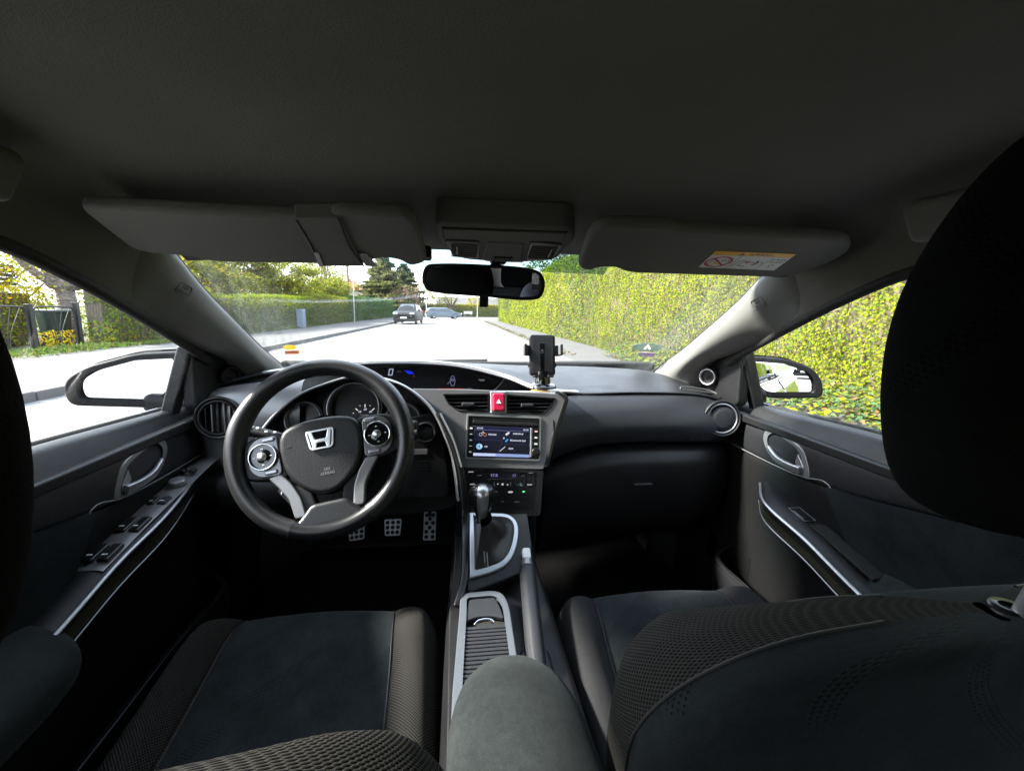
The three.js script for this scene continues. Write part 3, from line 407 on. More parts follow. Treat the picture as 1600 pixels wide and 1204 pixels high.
// ---- parked cars
function parkedCar(label, o) {
  const { L, H, W, roofY, belt, hoodY, paint, kind } = o, t = thing('parked_car', label, 'car', 'cars parked along the street'), hl = L / 2;
  // local: x forward (front at +), y up, z to the right; sections across the body
  const clear = 0.20, body = [], prof = o.prof; // [x, bottom, belt line, half width]
  for (const [x, b, top, hw] of prof) body.push([[x, b, -hw * 0.93], [x, b + 0.12, -hw], [x, lerp(b, top, 0.55), -hw * 1.0], [x, top - 0.04, -hw * 0.95], [x, top, -hw * 0.88], [x, top + 0.02, 0], [x, top, hw * 0.88], [x, top - 0.04, hw * 0.95], [x, lerp(b, top, 0.55), hw], [x, b + 0.12, hw], [x, b, hw * 0.93]]);
  part(t, 'body', tri(surf(body, 2, 3)), paint);
  const cab = o.cab.map(([x, y, hw]) => [[x, belt - 0.03, -W / 2 * 0.87], [x, lerp(belt, y, 0.6), -(hw + W / 2 * 0.87) / 2], [x, y - 0.03, -hw], [x, y, -hw * 0.8], [x, y + 0.015, 0], [x, y, hw * 0.8], [x, y - 0.03, hw], [x, lerp(belt, y, 0.6), (hw + W / 2 * 0.87) / 2], [x, belt - 0.03, W / 2 * 0.87]]);
  part(t, 'cabin', tri(surf(cab, 2, 3)), paint);
  const gm = mat(0.02, 0.025, 0.03, 0.05, { clearcoat: 1 });
  const quad = (a, b, c, d) => { const g = new THREE.BufferGeometry(); g.setAttribute('position', new THREE.Float32BufferAttribute([...a, ...b, ...c, ...a, ...c, ...d], 3)); g.computeVertexNormals(); return tri(g); };
  for (const s of [-1, 1]) for (const [xa, xb, ya, yb, ta, tb] of o.side) { const zl = W / 2 * 0.875 + 0.012, zt = o.roofHW + 0.022; const z = y => s * lerp(zl, zt, clamp((y - belt) / (roofY - belt), 0, 1)); part(t, 'side_window', quad([xa, ya, z(ya)], [xb, ya, z(ya)], [tb, yb, z(yb)], [ta, yb, z(yb)]), gm); }
  for (const [n, xa, ya, xb, yb] of [['front_window', ...o.ws], ['rear_window', ...o.rs]]) { const d = Math.sign(xa) * 0.02; part(t, n, quad([xa + d, ya, -W / 2 * 0.74], [xa + d, ya, W / 2 * 0.74], [xb + d, yb, o.roofHW * 0.86], [xb + d, yb, -o.roofHW * 0.86]), gm); }
  for (const x of o.wheels) for (const s of [-1, 1]) { const w = new THREE.Group(); w.name = 'wheel'; t.add(w); w.position.set(x, 0.33, s * (W / 2 - 0.10)); part(w, 'tyre', new THREE.TorusGeometry(0.255, 0.085, 10, 28), M.rubber); part(w, 'rim', new THREE.CylinderGeometry(0.22, 0.22, 0.10, 20).rotateX(Math.PI / 2), M.satin); const sp = []; for (let k = 0; k < 5; k++) sp.push(rbox(0.035, 0.2, 0.02, 0.004, 0, 0.11, s * 0.055, 1).rotateZ(k * 1.2566)); part(w, 'spokes', sp, M.bright); part(t, 'wheel_arch', new THREE.TorusGeometry(0.37, 0.045, 8, 20, Math.PI).translate(x, 0.33, s * (W / 2 - 0.03)), kind === 'suv' ? M.black : M.hole); }
  for (const s of [-1, 1]) { part(t, 'headlight', tri(rbox(0.12, 0.12, 0.36, 0.04, hl - 0.10, hoodY - 0.13, s * (W / 2 - 0.27), 2)), mat(0.7, 0.72, 0.75, 0.1)); part(t, 'tail_light', tri(rbox(0.10, 0.30, 0.16, 0.03, -hl + 0.06, belt - 0.10, s * (W / 2 - 0.14), 2)), mat(0.4, 0.01, 0.01, 0.15)); part(t, 'door_mirror', tri(rbox(0.12, 0.13, 0.22, 0.04, o.mirrorX, belt + 0.06, s * (W / 2 + 0.05), 2)), paint); }
  part(t, 'grille', tri(rbox(0.06, 0.22, W * 0.52, 0.03, hl - 0.015, hoodY - 0.28, 0, 2)), M.gloss); part(t, 'lower_bumper', tri(rbox(0.10, 0.20, W * 0.84, 0.04, hl - 0.03, 0.36, 0, 2)), M.black); part(t, 'number_plate', tri(rbox(0.02, 0.115, 0.5, 0.005, hl + 0.022, 0.52, 0, 1)), M.white); part(t, 'rear_bumper', tri(rbox(0.12, 0.22, W * 0.9, 0.05, -hl + 0.04, 0.42, 0, 2)), kind === 'suv' ? M.black : paint); part(t, 'number_plate', tri(rbox(0.02, 0.115, 0.5, 0.005, -hl - 0.03, 0.62, 0, 1)), M.white);
  part(t, 'badge', tri(at(new THREE.CylinderGeometry(0.07, 0.07, 0.02, 16).rotateZ(Math.PI / 2), tr(hl + 0.02, hoodY - 0.2, 0))), M.chrome);
  part(t, 'underside', tri(rbox(L * 0.86, 0.16, W * 0.8, 0.05, 0, 0.30, 0, 1)), M.hole);
  return t;
}
const suvO = { L: 4.45, H: 1.63, W: 1.84, roofY: 1.60, roofHW: 0.60, belt: 1.06, hoodY: 0.98, kind: 'suv', paint: mat(0.008, 0.010, 0.012, 0.4, { specularIntensity: 0.4 }), mirrorX: 0.72, wheels: [-1.35, 1.33], ws: [1.12, 1.05, 0.35, 1.57], rs: [-2.05, 1.10, -1.65, 1.54],
  prof: [[-2.22, 0.45, 0.9, 0.72], [-2.15, 0.32, 1.04, 0.86], [-1.6, 0.28, 1.07, 0.92], [0, 0.26, 1.06, 0.92], [1.1, 0.26, 1.04, 0.92], [1.8, 0.28, 0.97, 0.89], [2.12, 0.30, 0.86, 0.80], [2.22, 0.36, 0.70, 0.66]], cab: [[-2.12, 1.05, 0.72], [-1.72, 1.52, 0.60], [-0.8, 1.60, 0.61], [0.2, 1.58, 0.60], [0.45, 1.50, 0.60], [1.18, 1.05, 0.72]], side: [[-1.45, -0.35, 1.09, 1.5, -1.35, -0.35], [-0.28, 0.92, 1.09, 1.5, -0.28, 0.38]] };
{ const c = parkedCar('dark compact car with pale windscreen parked against the kerb, facing us', suvO); c.position.set(-4.0, 0, -38.0); c.rotation.y = -Math.PI / 2 - 0.08; }
const estO = { L: 4.75, H: 1.48, W: 1.82, roofY: 1.46, roofHW: 0.58, belt: 0.96, hoodY: 0.84, kind: 'estate', paint: mat(0.12, 0.15, 0.175, 0.45, { metalness: 0.2, specularIntensity: 0.5 }), mirrorX: 0.85, wheels: [-1.42, 1.38], ws: [1.35, 0.96, 0.45, 1.42], rs: [-2.28, 0.98, -1.95, 1.38],
  prof: [[-2.37, 0.42, 0.85, 0.72], [-2.3, 0.30, 0.95, 0.84], [-1.6, 0.25, 0.98, 0.91], [0, 0.23, 0.97, 0.91], [1.2, 0.23, 0.94, 0.91], [1.9, 0.25, 0.84, 0.87], [2.25, 0.28, 0.72, 0.78], [2.37, 0.34, 0.58, 0.62]], cab: [[-2.32, 0.98, 0.70], [-2.0, 1.38, 0.58], [-1.0, 1.45, 0.59], [0.2, 1.45, 0.58], [0.55, 1.38, 0.58], [1.42, 0.95, 0.70]], side: [[-2.0, -1.25, 1.0, 1.36, -1.85, -1.25], [-1.18, -0.2, 1.0, 1.37, -1.18, -0.2], [-0.13, 1.08, 0.99, 1.36, -0.13, 0.5]] };
{ const c = parkedCar('silver blue estate car standing across the end of the street', estO); c.position.set(-1.75, 0, -60.5); c.rotation.y = 0.22; }
{ const c = parkedCar('white car parked behind us, visible in the passenger door mirror', { ...suvO, paint: mat(0.75, 0.75, 0.74, 0.3, { clearcoat: 1 }) }); c.position.set(-0.2, 0, 36); c.rotation.y = Math.PI / 2; }
crownTree('tree', 'soft pale leafed tree between the shrubs and the cedar', 'tree', -15.0, -52, { h: 6.4, r: 3.0, base: 0.2, n: 4200, size: 0.2, pal: [[0.6, G.lime], [0.4, G.olive]], limbs: 10 });
crownTree('tree', 'pale leafed tree left of the cedar trunk', 'tree', -17.5, -66, { h: 6.0, r: 3.4, base: 0.15, n: 4200, size: 0.24, pal: [[0.5, G.lime], [0.5, G.olive]], limbs: 10 });
for (const [x, z, h, r, label] of [[-12.5, -23.5, 3.4, 2.0, 'rounded yellow shrub peeping over the clipped hedge near the cabinet'], [-15, -36, 3.8, 2.6, 'broad olive shrub mass behind the brownish hedge'], [-12.2, -45, 3.0, 2.2, 'pale green bush behind the evergreen hedge'], [-17, -46, 3.8, 3.0, 'large pale bush below the bare trees']]) crownTree('shrub', label, 'shrub', x, z, { h, r, base: 0.08, n: 5200, size: 0.2, pal: [[0.5, G.lime], [0.4, G.olive], [0.1, G.gold]] });
// ================================================================ the car we sit in
const car = thing('car', 'black hatchback seen from inside, with dark dashboard, grey suede seats and pale headliner', 'car');
const font = await new FontLoader().loadAsync('fonts/droid/droid_sans_bold.typeface.json');
const text = (s, size, depth, m4) => { const g = new TextGeometry(s, { font, size, depth, curveSegments: 3, bevelEnabled: false }); g.computeBoundingBox(); const b = g.boundingBox; g.translate(-(b.min.x + b.max.x) / 2, -(b.min.y + b.max.y) / 2, 0); return clean(m4 ? at(g, m4) : g); };

// ---- roof lining
const liner = sub(car, 'headliner', 'pale grey cloth roof lining');
{
  const fx = [1, 0.955, 0.88, 0.7, 0.4, 0], fh = [0, 0.5, 0.87, 0.965, 0.99, 1];
  const row = (z, xe, ye, yc) => { const l = fx.map((f, i) => [-xe * f, ye + (yc - ye) * fh[i], z]); return [...l, ...l.slice(0, -1).reverse().map(p => [-p[0], p[1], p[2]])]; };
  const front = [[0.645, 1.190, -0.872], [0.632, 1.250, -0.893], [0.603, 1.309, -0.908], [0.45, 1.316, -0.93], [0.25, 1.320, -0.95], [0, 1.322, -0.955]];
  const fr = [...front.map(p => [-p[0], p[1], p[2]]), ...front.slice(0, -1).reverse()];
  const rows = [row(1.75, 0.52, 1.12, 1.22), row(1.3, 0.60, 1.24, 1.345), row(0.8, 0.635, 1.295, 1.40), row(0.3, 0.645, 1.312, 1.418), row(-0.1, 0.645, 1.312, 1.415), row(-0.4, 0.645, 1.302, 1.402), row(-0.645, 0.645, 1.277, 1.378), row(-0.78, 0.645, 1.232, 1.356), fr];
  part(liner, 'lining', surf(rows, 4, 6), M.headliner);
  // outer roof skin
  const sk = rows.map((r, j) => r.map(p => [p[0] * 1.045, p[1] + 0.03, p[2] - (j === 8 ? 0.03 : 0)]));
  part(car, 'roof_panel', surf(sk, 2, 3), M.paint);
  for (const s of [-1, 1]) { // dark seal round the door opening
    part(liner, 'door_seal', tube([[0.3, 1.308], [-0.1, 1.309], [-0.4, 1.299], [-0.645, 1.274], [-0.73, 1.247], [-0.85, 1.197], [-1.05, 1.111], [-1.14, 1.068]].map(([z, y]) => [s * (0.649 + Math.max(0, -z - 0.85) * 0.08), y, z]), 0.0105, 60, 8), M.rubber);
  }
}
for (const s of [-1, 1]) { // folded grab handles above the doors
  const g = sub(car, 'grab_handle', 'folded grey grab handle above the door');
  part(g, 'grip', tri(at(rbox(0.028, 0.06, 0.24, 0.013), new THREE.Matrix4().makeRotationZ(s * 0.5).setPosition(s * 0.575, 1.337, -0.475))), M.visor);
  part(g, 'end_cap', tri(at(rbox(0.03, 0.045, 0.05, 0.013), new THREE.Matrix4().makeRotationZ(s * 0.5).setPosition(s * 0.588, 1.348, -0.35))), M.visor);
}

// ---- sun visors and overhead console (plane of the stowed visors; local y points to the rear)
const VA = Math.atan2(0.065, 0.2), VIS = frame([0, 1.325, -0.72], [1, 0, 0], [0, Math.sin(VA), Math.cos(VA)]);
const visPlate = (shape, d, b) => tri(at(ext(shape, d, b, 4).translate(0, 0, d), VIS)); // grows towards the roof: local +z is down here
{
  const L = [[-0.566, 0.052, 0.02], [-0.258, 0.047, 0.02], [-0.240, 0.066, 0.02], [-0.142, 0.067, 0.02], [-0.132, 0.02], [-0.128, -0.090, 0.02], [-0.160, -0.108, 0.015], [-0.178, -0.079, 0.012], [-0.205, -0.077, 0.012], [-0.240, -0.106, 0.03], [-0.485, -0.116, 0.03], [-0.505, -0.097, 0.02], [-0.585, -0.085, 0.03]];
  const v = sub(car, 'sun_visor', 'stowed sun visor with a strap and paper tags');
  part(v, 'visor_board', visPlate(rounded(L, 0.012), 0.02, 0.008), M.visor);
  part(v, 'pivot_clip', tri(at(rbox(0.03, 0.02, 0.022, 0.004, -0.190, -0.090, -0.004), VIS)), M.black);
  part(v, 'pivot_clip', tri(at(rbox(0.036, 0.022, 0.022, 0.005, -0.140, -0.106, -0.006), VIS)), M.black);
  // elastic strap wrapped round the board
  const bandS = rounded([[-0.300, 0.050], [-0.238, 0.058], [-0.237, -0.104], [-0.311, -0.108]], 0.004);
  part(v, 'strap', visPlate(bandS, 0.0235, 0.003), M.visor);
  for (const q of [[[-0.297, 0.049, 0.0235], [-0.300, -0.02, 0.0242], [-0.309, -0.105, 0.0238]], [[-0.239, 0.055, 0.0235], [-0.243, -0.03, 0.0245], [-0.236, -0.103, 0.0238]]]) part(v, 'strap_edge', tri(at(tube(q, 0.0014, 12, 6), VIS)), M.dashDark);
  part(v, 'strap_tag', tri(at(ext(rounded([[-0.303, -0.05], [-0.296, -0.052], [-0.304, -0.106], [-0.311, -0.104]], 0.001), 0.001, 0.0002).translate(0, 0, 0.0255), VIS)), mat(0.42, 0.42, 0.41, 0.7));
  const tg = canvasTex(128, 256, (c, w, h) => { c.fillStyle = '#8d8d88'; c.fillRect(0, 0, w, h); c.strokeStyle = '#3b3b3a'; c.lineWidth = 9; c.beginPath(); c.arc(w * 0.5, 46, 24, 0, 7); c.stroke(); c.fillStyle = '#4a4a48'; for (let k = 0; k < 6; k++) c.fillRect(24, 100 + k * 22, 60 + hash(k, 1) * 24, 7); });
  part(v, 'strap_tag', at(fitUV(ext(rounded([[-0.236, -0.056], [-0.222, -0.056], [-0.214, -0.104], [-0.234, -0.104]], 0.002), 0.001, 0), -0.236, -0.104, -0.214, -0.056).translate(0, 0, 0.0225), VIS), new THREE.MeshStandardMaterial({ map: tg, roughness: 0.6, side: THREE.DoubleSide }));
  const lb = canvasTex(256, 160, (c, w, h) => { c.fillStyle = '#55564f'; c.fillRect(0, 0, w, h); c.fillStyle = '#2b2b29'; for (let k = 0; k < 10; k++) c.fillRect(12, 12 + k * 14, 150 + hash(k, 7) * 80, 5); });
  part(v, 'paper_tag', at(fitUV(ext(rounded([[-0.54, -0.082], [-0.497, -0.090], [-0.503, -0.150], [-0.550, -0.157]], 0.001), 0.0012, 0), -0.55, -0.157, -0.497, -0.082), VIS), new THREE.MeshStandardMaterial({ map: lb, roughness: 0.7, side: THREE.DoubleSide }));

  const Rr = [[0.138, -0.090, 0.02], [0.122, 0.040, 0.03], [0.140, 0.064, 0.02], [0.235, 0.069, 0.02], [0.253, 0.060, 0.02], [0.548, 0.054, 0.03], [0.592, 0.010, 0.03], [0.588, -0.072, 0.03], [0.545, -0.107, 0.03], [0.238, -0.107, 0.03], [0.206, -0.084, 0.012], [0.178, -0.086, 0.012], [0.162, -0.105, 0.015]];
  const w = sub(car, 'sun_visor', 'stowed sun visor with a yellow and white airbag warning label');
  part(w, 'visor_board', visPlate(rounded(Rr, 0.012), 0.02, 0.008), M.visor);
  part(w, 'pivot_clip', tri(at(rbox(0.032, 0.02, 0.022, 0.004, 0.191, -0.097, -0.004), VIS)), M.black);
  part(w, 'pivot_clip', tri(at(rbox(0.036, 0.018, 0.02, 0.006, 0.556, -0.112, 0.004), VIS)), M.black);
  const warn = canvasTex(512, 256, (c, W, H) => {
    c.fillStyle = '#d9d9d6'; c.fillRect(0, 0, W, H); c.fillStyle = '#f2b21a'; c.fillRect(0, 0, W, 54);
    c.fillStyle = '#151515'; c.font = 'bold 40px sans-serif'; c.textAlign = 'center'; c.fillText('AIRBAG', 290, 42); c.beginPath(); c.moveTo(150, 44); c.lineTo(172, 8); c.lineTo(194, 44); c.fill(); c.fillStyle = '#f2b21a'; c.fillRect(170, 20, 5, 14);
    c.strokeStyle = '#151515'; c.lineWidth = 3; for (const x of [190, 390]) { c.beginPath(); c.moveTo(x, 54); c.lineTo(x, H); c.stroke(); }
    c.lineWidth = 5; c.beginPath(); c.moveTo(40, 200); c.lineTo(52, 120); c.lineTo(80, 130); c.lineTo(74, 200); c.closePath(); c.stroke(); c.fillRect(70, 168, 60, 20); c.beginPath(); c.arc(118, 128, 13, 0, 7); c.stroke(); c.beginPath(); c.moveTo(140, 110); c.lineTo(154, 150); c.lineTo(146, 190); c.stroke();
    c.strokeStyle = '#b3142c'; c.lineWidth = 15; c.beginPath(); c.arc(95, 152, 74, 0, 7); c.stroke(); c.beginPath(); c.moveTo(44, 100); c.lineTo(146, 204); c.stroke();
    c.strokeStyle = '#151515'; c.lineWidth = 5; c.beginPath(); c.moveTo(205, 210); c.lineTo(222, 120); c.lineTo(250, 112); c.lineTo(240, 200); c.lineTo(290, 205); c.stroke(); c.beginPath(); c.arc(352, 160, 26, 2, 7.6); c.stroke(); c.lineWidth = 12; c.beginPath(); c.arc(300, 150, 40, -1, 1); c.stroke(); c.strokeStyle = '#b3142c'; c.lineWidth = 10; c.beginPath(); c.moveTo(325, 140); c.lineTo(262, 140); c.lineTo(282, 122); c.moveTo(262, 140); c.lineTo(282, 158); c.stroke();
    c.strokeStyle = '#151515'; c.lineWidth = 6; c.strokeRect(412, 86, 76, 46); c.beginPath(); c.moveTo(450, 86); c.lineTo(450, 132); c.moveTo(470, 92); c.lineTo(470, 126); c.stroke(); c.lineWidth = 4; c.beginPath(); c.arc(450, 178, 14, 0, 7); c.moveTo(436, 212); c.lineTo(464, 212); c.stroke();
  });
  part(w, 'warning_label', at(fitUV(ext(new THREE.Shape([[0.357, -0.066], [0.508, -0.069], [0.497, -0.001], [0.350, -0.001]].map(p => new THREE.Vector2(...p))), 0.0008, 0), 0.352, -0.069, 0.504, -0.001).translate(0, 0, 0.0212), VIS), new THREE.MeshStandardMaterial({ map: warn, roughness: 0.45, side: THREE.DoubleSide }));

  const c = sub(car, 'overhead_console', 'grey overhead lamp console');
  const OC = frame([0, 1.329, -0.72], [1, 0, 0], [0, Math.sin(VA), Math.cos(VA)]);
  const down = g => tri(at(g, OC));
  part(c, 'housing', down(ext(rounded([[-0.112, 0.019], [0.102, 0.024], [0.114, -0.010], [0.098, -0.092], [0.020, -0.108], [-0.072, -0.100], [-0.106, -0.040]], 0.022), 0.05, 0.008, 4).translate(0, 0, 0.012)), M.visor);
  part(c, 'compartment_lid', down(ext(rounded([[-0.098, 0.012], [0.092, 0.015], [0.091, -0.013], [-0.096, -0.017]], 0.004), 0.008, 0.0015).translate(0, 0, 0.0145)), M.visor);
  part(c, 'lid_gap', down(ext(rounded([[-0.1005, 0.0145], [0.0945, 0.0175], [0.0935, -0.0155], [-0.0985, -0.0195]], 0.004), 0.003, 0).translate(0, 0, 0.0126)), M.black);
  for (const q of [[[-0.096, -0.024], [-0.042, -0.024], [-0.040, -0.086], [-0.083, -0.082]], [[0.040, -0.0160], [0.094, -0.022], [0.088, -0.080], [0.044, -0.088]]]) {
    const gx = q.reduce((a, p) => a + p[0], 0) / 4, gy = q.reduce((a, p) => a + p[1], 0) / 4;
    part(c, 'lamp_recess', down(ext(rounded(q.map(p => [gx + (p[0] - gx) * 1.06, gy + (p[1] - gy) * 1.06]), 0.008), 0.003, 0).translate(0, 0, 0.0127)), M.black);
    const lens = sub(c, 'map_lamp');
    const gl = [];
    gl.push(down(ext(rounded(q, 0.008), 0.004, 0.001).translate(0, 0, 0.0150)));
    for (let k = 0; k < 7; k++) gl.push(down(rbox(0.044, 0.0016, 0.0022, 0.0006, gx, gy - 0.022 + k * 0.007, 0.0160)));
    gl.push(down(rbox(0.003, 0.03, 0.004, 0.001, gx - Math.sign(gx) * -0.012, gy + 0.006, 0.0170)));
    part(lens, 'lens', gl, mat(0.10, 0.095, 0.088, 0.22));
  }
  part(c, 'console_recess', down(ext(rounded([[-0.030, -0.026], [0.030, -0.026], [0.036, -0.094], [-0.034, -0.092]], 0.006), 0.004, 0.0012).translate(0, 0, 0.0135)), M.visor);
  part(c, 'microphone_slot', down(rbox(0.034, 0.012, 0.003, 0.001, 0.002, -0.083, 0.0142)), M.dashDark);
}

// ---- rear-view mirror
{
  const m = sub(car, 'rear_view_mirror', 'black framed rear-view mirror');
  const n = V(-0.172, -0.070, 0.98).normalize(), F = frame([-0.0265, 1.2567, -0.885], [n.z, 0, -n.x], [0, 1, 0]);
  F.multiply(new THREE.Matrix4().makeRotationX(Math.asin(-n.y) * 1).multiply(new THREE.Matrix4().makeRotationZ(R(-2.2))).multiply(new THREE.Matrix4().makeScale(1.07, 1.06, 1)));
  const o = [[-0.112, 0.010], [-0.104, 0.023], [-0.08, 0.027], [0, 0.0295], [0.08, 0.0275], [0.103, 0.021], [0.112, 0.006], [0.112, -0.012], [0.105, -0.025], [0.08, -0.0305], [0, -0.0285], [-0.08, -0.0265], [-0.104, -0.022], [-0.112, -0.009]];
  const inner = o.map(p => [p[0] * 0.965, p[1] * 0.88]);
  const rim = splineShape(o); rim.holes.push(splineShape(inner, new THREE.Path()));
  part(m, 'mirror_rim', tri(at(ext(rim, 0.014, 0.002, 3), F)), M.smooth);
  part(m, 'mirror_glass', at(flat(splineShape(inner.map(p => [p[0] * 1.01, p[1] * 1.01]))).translate(0, 0, -0.0045), F), M.mirror);
  part(m, 'mirror_back', tri(at(merge([ext(splineShape(o.map(p => [p[0] * 0.985, p[1] * 0.97])), 0.012, 0.004).translate(0, 0, -0.012), ext(splineShape(o.map(p => [p[0] * 0.85, p[1] * 0.8])), 0.018, 0.008).translate(0, 0, -0.022)]), F)), M.smooth);
  part(m, 'dip_lever', tri(at(rbox(0.017, 0.022, 0.008, 0.003, 0.002, -0.037, -0.006), F)), M.smooth);
  part(m, 'mirror_stem', tri(merge([bar([-0.012, 1.266, -0.905], [0.004, 1.296, -0.945], 0.009, 0.011, 14), rbox(0.034, 0.022, 0.04, 0.008, 0.008, 1.305, -0.945), rbox(0.085, 0.016, 0.03, 0.007, 0.02, 1.308, -0.935)])), M.black);
}

// ---- windscreen
{
  const top = [[-0.63, 1.318, -0.895], [-0.35, 1.328, -0.952], [0, 1.333, -0.975], [0.35, 1.328, -0.952], [0.63, 1.318, -0.895]];
  const mid = [[-0.637, 1.165, -1.168], [-0.35, 1.17, -1.255], [0, 1.174, -1.285], [0.35, 1.17, -1.255], [0.637, 1.165, -1.168]];
  const bot = [[-0.67, 0.955, -1.57], [-0.36, 0.95, -1.675], [0, 0.948, -1.71], [0.36, 0.95, -1.675], [0.67, 0.955, -1.57]];
  const w = sub(car, 'windscreen', 'large raked windscreen, hazy with dirt along its sides');
  part(w, 'windscreen_glass', surf([top, mid, bot], 8, 10), M.glass);
  const lo = (a, b, t) => a.map((p, i) => p.map((v, k) => lerp(v, b[i][k], t)));
  const ins = r => r.map(p => [p[0], p[1] - 0.003, p[2] + 0.002]);
  part(w, 'shade_band', surf([0, 0.11, 0.24].map(t => { const r = ins(lo(top, mid, t)); return [1.35, 1.6, 2, 2.4, 2.75].map(u => sample(r, u, false)); }), 6, 4), M.tint);
  // road film and dried drops: thick outside the wiped area, thin smears inside it
  const film = canvasTex(2048, 768, (c, W, H) => { const im = c.createImageData(W, H); for (let j = 0; j < H; j++) for (let i = 0; i < W; i++) {
    const u = i / W, v = j / H, e0 = Math.min(u, 1 - u) / 0.5, arc = 0.11 + 0.05 * Math.sin(v * 2.6 + 0.4) + 0.03 * fbm(v * 9, u > 0.5 ? 3 : 8, 999, 3, 2), st = fbm(u * 150 + v * 22, v * 9, 9999, 4, 14), e = clamp((arc + 0.10 - e0) / 0.16, 0, 1), edge = e * e * (3 - 2 * e);
    const sm = clamp(fbm(u * 14 + v * 3, v * 6, 9999, 4, 19) * 2.2 - 1.0, 0, 1) * clamp(1.2 - Math.abs(u - 0.34) * 5, 0, 1);
    const a = edge * (0.10 + 0.42 * st * st) + 0.010 + 0.030 * st * st + 0.07 * sm, o = (j * W + i) * 4; im.data[o] = im.data[o + 1] = im.data[o + 2] = clamp(a, 0, 1) * 255; im.data[o + 3] = 255; } c.putImageData(im, 0, 0);
    c.fillStyle = '#fff'; for (let k = 0; k < 420; k++) { const q = hash(k, 4) ** 1.8 * 0.24; c.globalAlpha = 0.25 + hash(k, 3) * 0.4; c.beginPath(); c.ellipse(W * (k % 2 ? q : 1 - q), hash(k, 5) * H, 1.0 + hash(k, 6) * 2.0, 0.8 + hash(k, 7), 0.4, 0, 7); c.fill(); } c.globalAlpha = 1; }, false);
  const gf = surf([top, mid, bot].map(r => r.map(p => [p[0] * 0.985, p[1] - 0.009, p[2] + 0.007])), 8, 10), fu = gf.attributes.uv; { let mu = 0, mv = 0; for (let i = 0; i < fu.count; i++) { mu = Math.max(mu, fu.getX(i)); mv = Math.max(mv, fu.getY(i)); } for (let i = 0; i < fu.count; i++) fu.setXY(i, fu.getX(i) / mu, 1 - fu.getY(i) / mv); }
  part(w, 'dirt_film', gf, new THREE.MeshStandardMaterial({ color: lin(0.55, 0.58, 0.57), alphaMap: film, transparent: true, roughness: 1, side: THREE.DoubleSide, depthWrite: false }));
  for (const s of [-1, 1]) {
    part(w, 'glass_border', tube([[0.606, 1.309, -0.915], [0.607, 1.232, -1.024], [0.607, 1.153, -1.162], [0.607, 1.09, -1.275], [0.612, 1.028, -1.412], [0.62, 0.985, -1.51]].map(p => [p[0] * s, p[1], p[2]]), 0.0042, 30, 8), M.rubber);
  }
}
// ---- windscreen pillars
for (const s of [-1, 1]) {
  const c = sub(car, 'pillar_trim', s > 0 ? 'sunlit pale windscreen pillar trim' : 'shaded pale windscreen pillar trim');
  const rows = [
    [[0.612, 1.330, -0.872], [0.618, 1.312, -0.862], [0.630, 1.285, -0.852], [0.648, 1.245, -0.845], [0.662, 1.212, -0.845]],
    [[0.602, 1.309, -0.909], [0.598, 1.293, -0.900], [0.606, 1.262, -0.889], [0.628, 1.228, -0.878], [0.646, 1.196, -0.872]],
    [[0.603, 1.234, -1.018], [0.588, 1.218, -1.000], [0.594, 1.190, -0.985], [0.620, 1.166, -0.976], [0.650, 1.146, -0.975]],
    [[0.603, 1.155, -1.155], [0.586, 1.138, -1.135], [0.590, 1.116, -1.115], [0.622, 1.102, -1.102], [0.660, 1.098, -1.100]],
    [[0.603, 1.092, -1.268], [0.586, 1.074, -1.245], [0.590, 1.052, -1.222], [0.628, 1.052, -1.210], [0.668, 1.060, -1.208]],
    [[0.608, 1.030, -1.405], [0.592, 1.012, -1.37], [0.598, 0.990, -1.325], [0.632, 0.988, -1.272], [0.672, 0.990, -1.258]],
    [[0.618, 0.965, -1.52], [0.605, 0.955, -1.45], [0.610, 0.945, -1.38], [0.640, 0.935, -1.30], [0.676, 0.935, -1.285]]];
  part(c, 'trim_panel', surf(rows.map(r => r.map(p => [p[0] * s, p[1], p[2]])), 5, 6), M.pillar);
  // embossed airbag mark
  const ev = (u, v) => V(...sample(rows.map(r => sample(r, u, false)), v, false).map((q, i) => i ? q : q * s));
  const p0 = ev(1.9, 1.55), du = ev(2.1, 1.55).sub(ev(1.7, 1.55)).normalize(), dv = ev(1.9, 1.7).sub(ev(1.9, 1.4)).normalize();
  let nn = du.clone().cross(dv).normalize(); if (nn.x * s > 0) nn.negate(); const ya = du.clone().negate(), xa = ya.clone().cross(nn).normalize(), F = new THREE.Matrix4().makeBasis(xa, ya, nn).setPosition(p0.addScaledVector(nn, 0.0006));
  const ring = rounded([[-0.015, -0.011], [0.015, -0.011], [0.015, 0.011], [-0.015, 0.011]], 0.005), hole = rounded([[-0.0142, -0.0102], [0.0142, -0.0102], [0.0142, 0.0102], [-0.0142, 0.0102]], 0.0045, new THREE.Path()); ring.holes.push(hole);
  const mark = sub(c, 'airbag_mark');
  part(mark, 'mark_outline', tri(at(ext(ring, 0.003, 0), F)), M.pillar); part(mark, 'mark_letters', [tri(text('SRS', 0.0055, 0.002, F.clone().multiply(tr(0, 0.0035, -0.0018)))), tri(text('AIRBAG', 0.0042, 0.002, F.clone().multiply(tr(0, -0.0045, -0.0018))))], M.pillar).userData.kind = 'stuff';
  part(car, 'pillar_panel', surf(rows.map(r => r.map(p => [(p[0] + 0.035) * s, p[1] + 0.02, p[2] - 0.012])), 2, 2), M.paint);
}
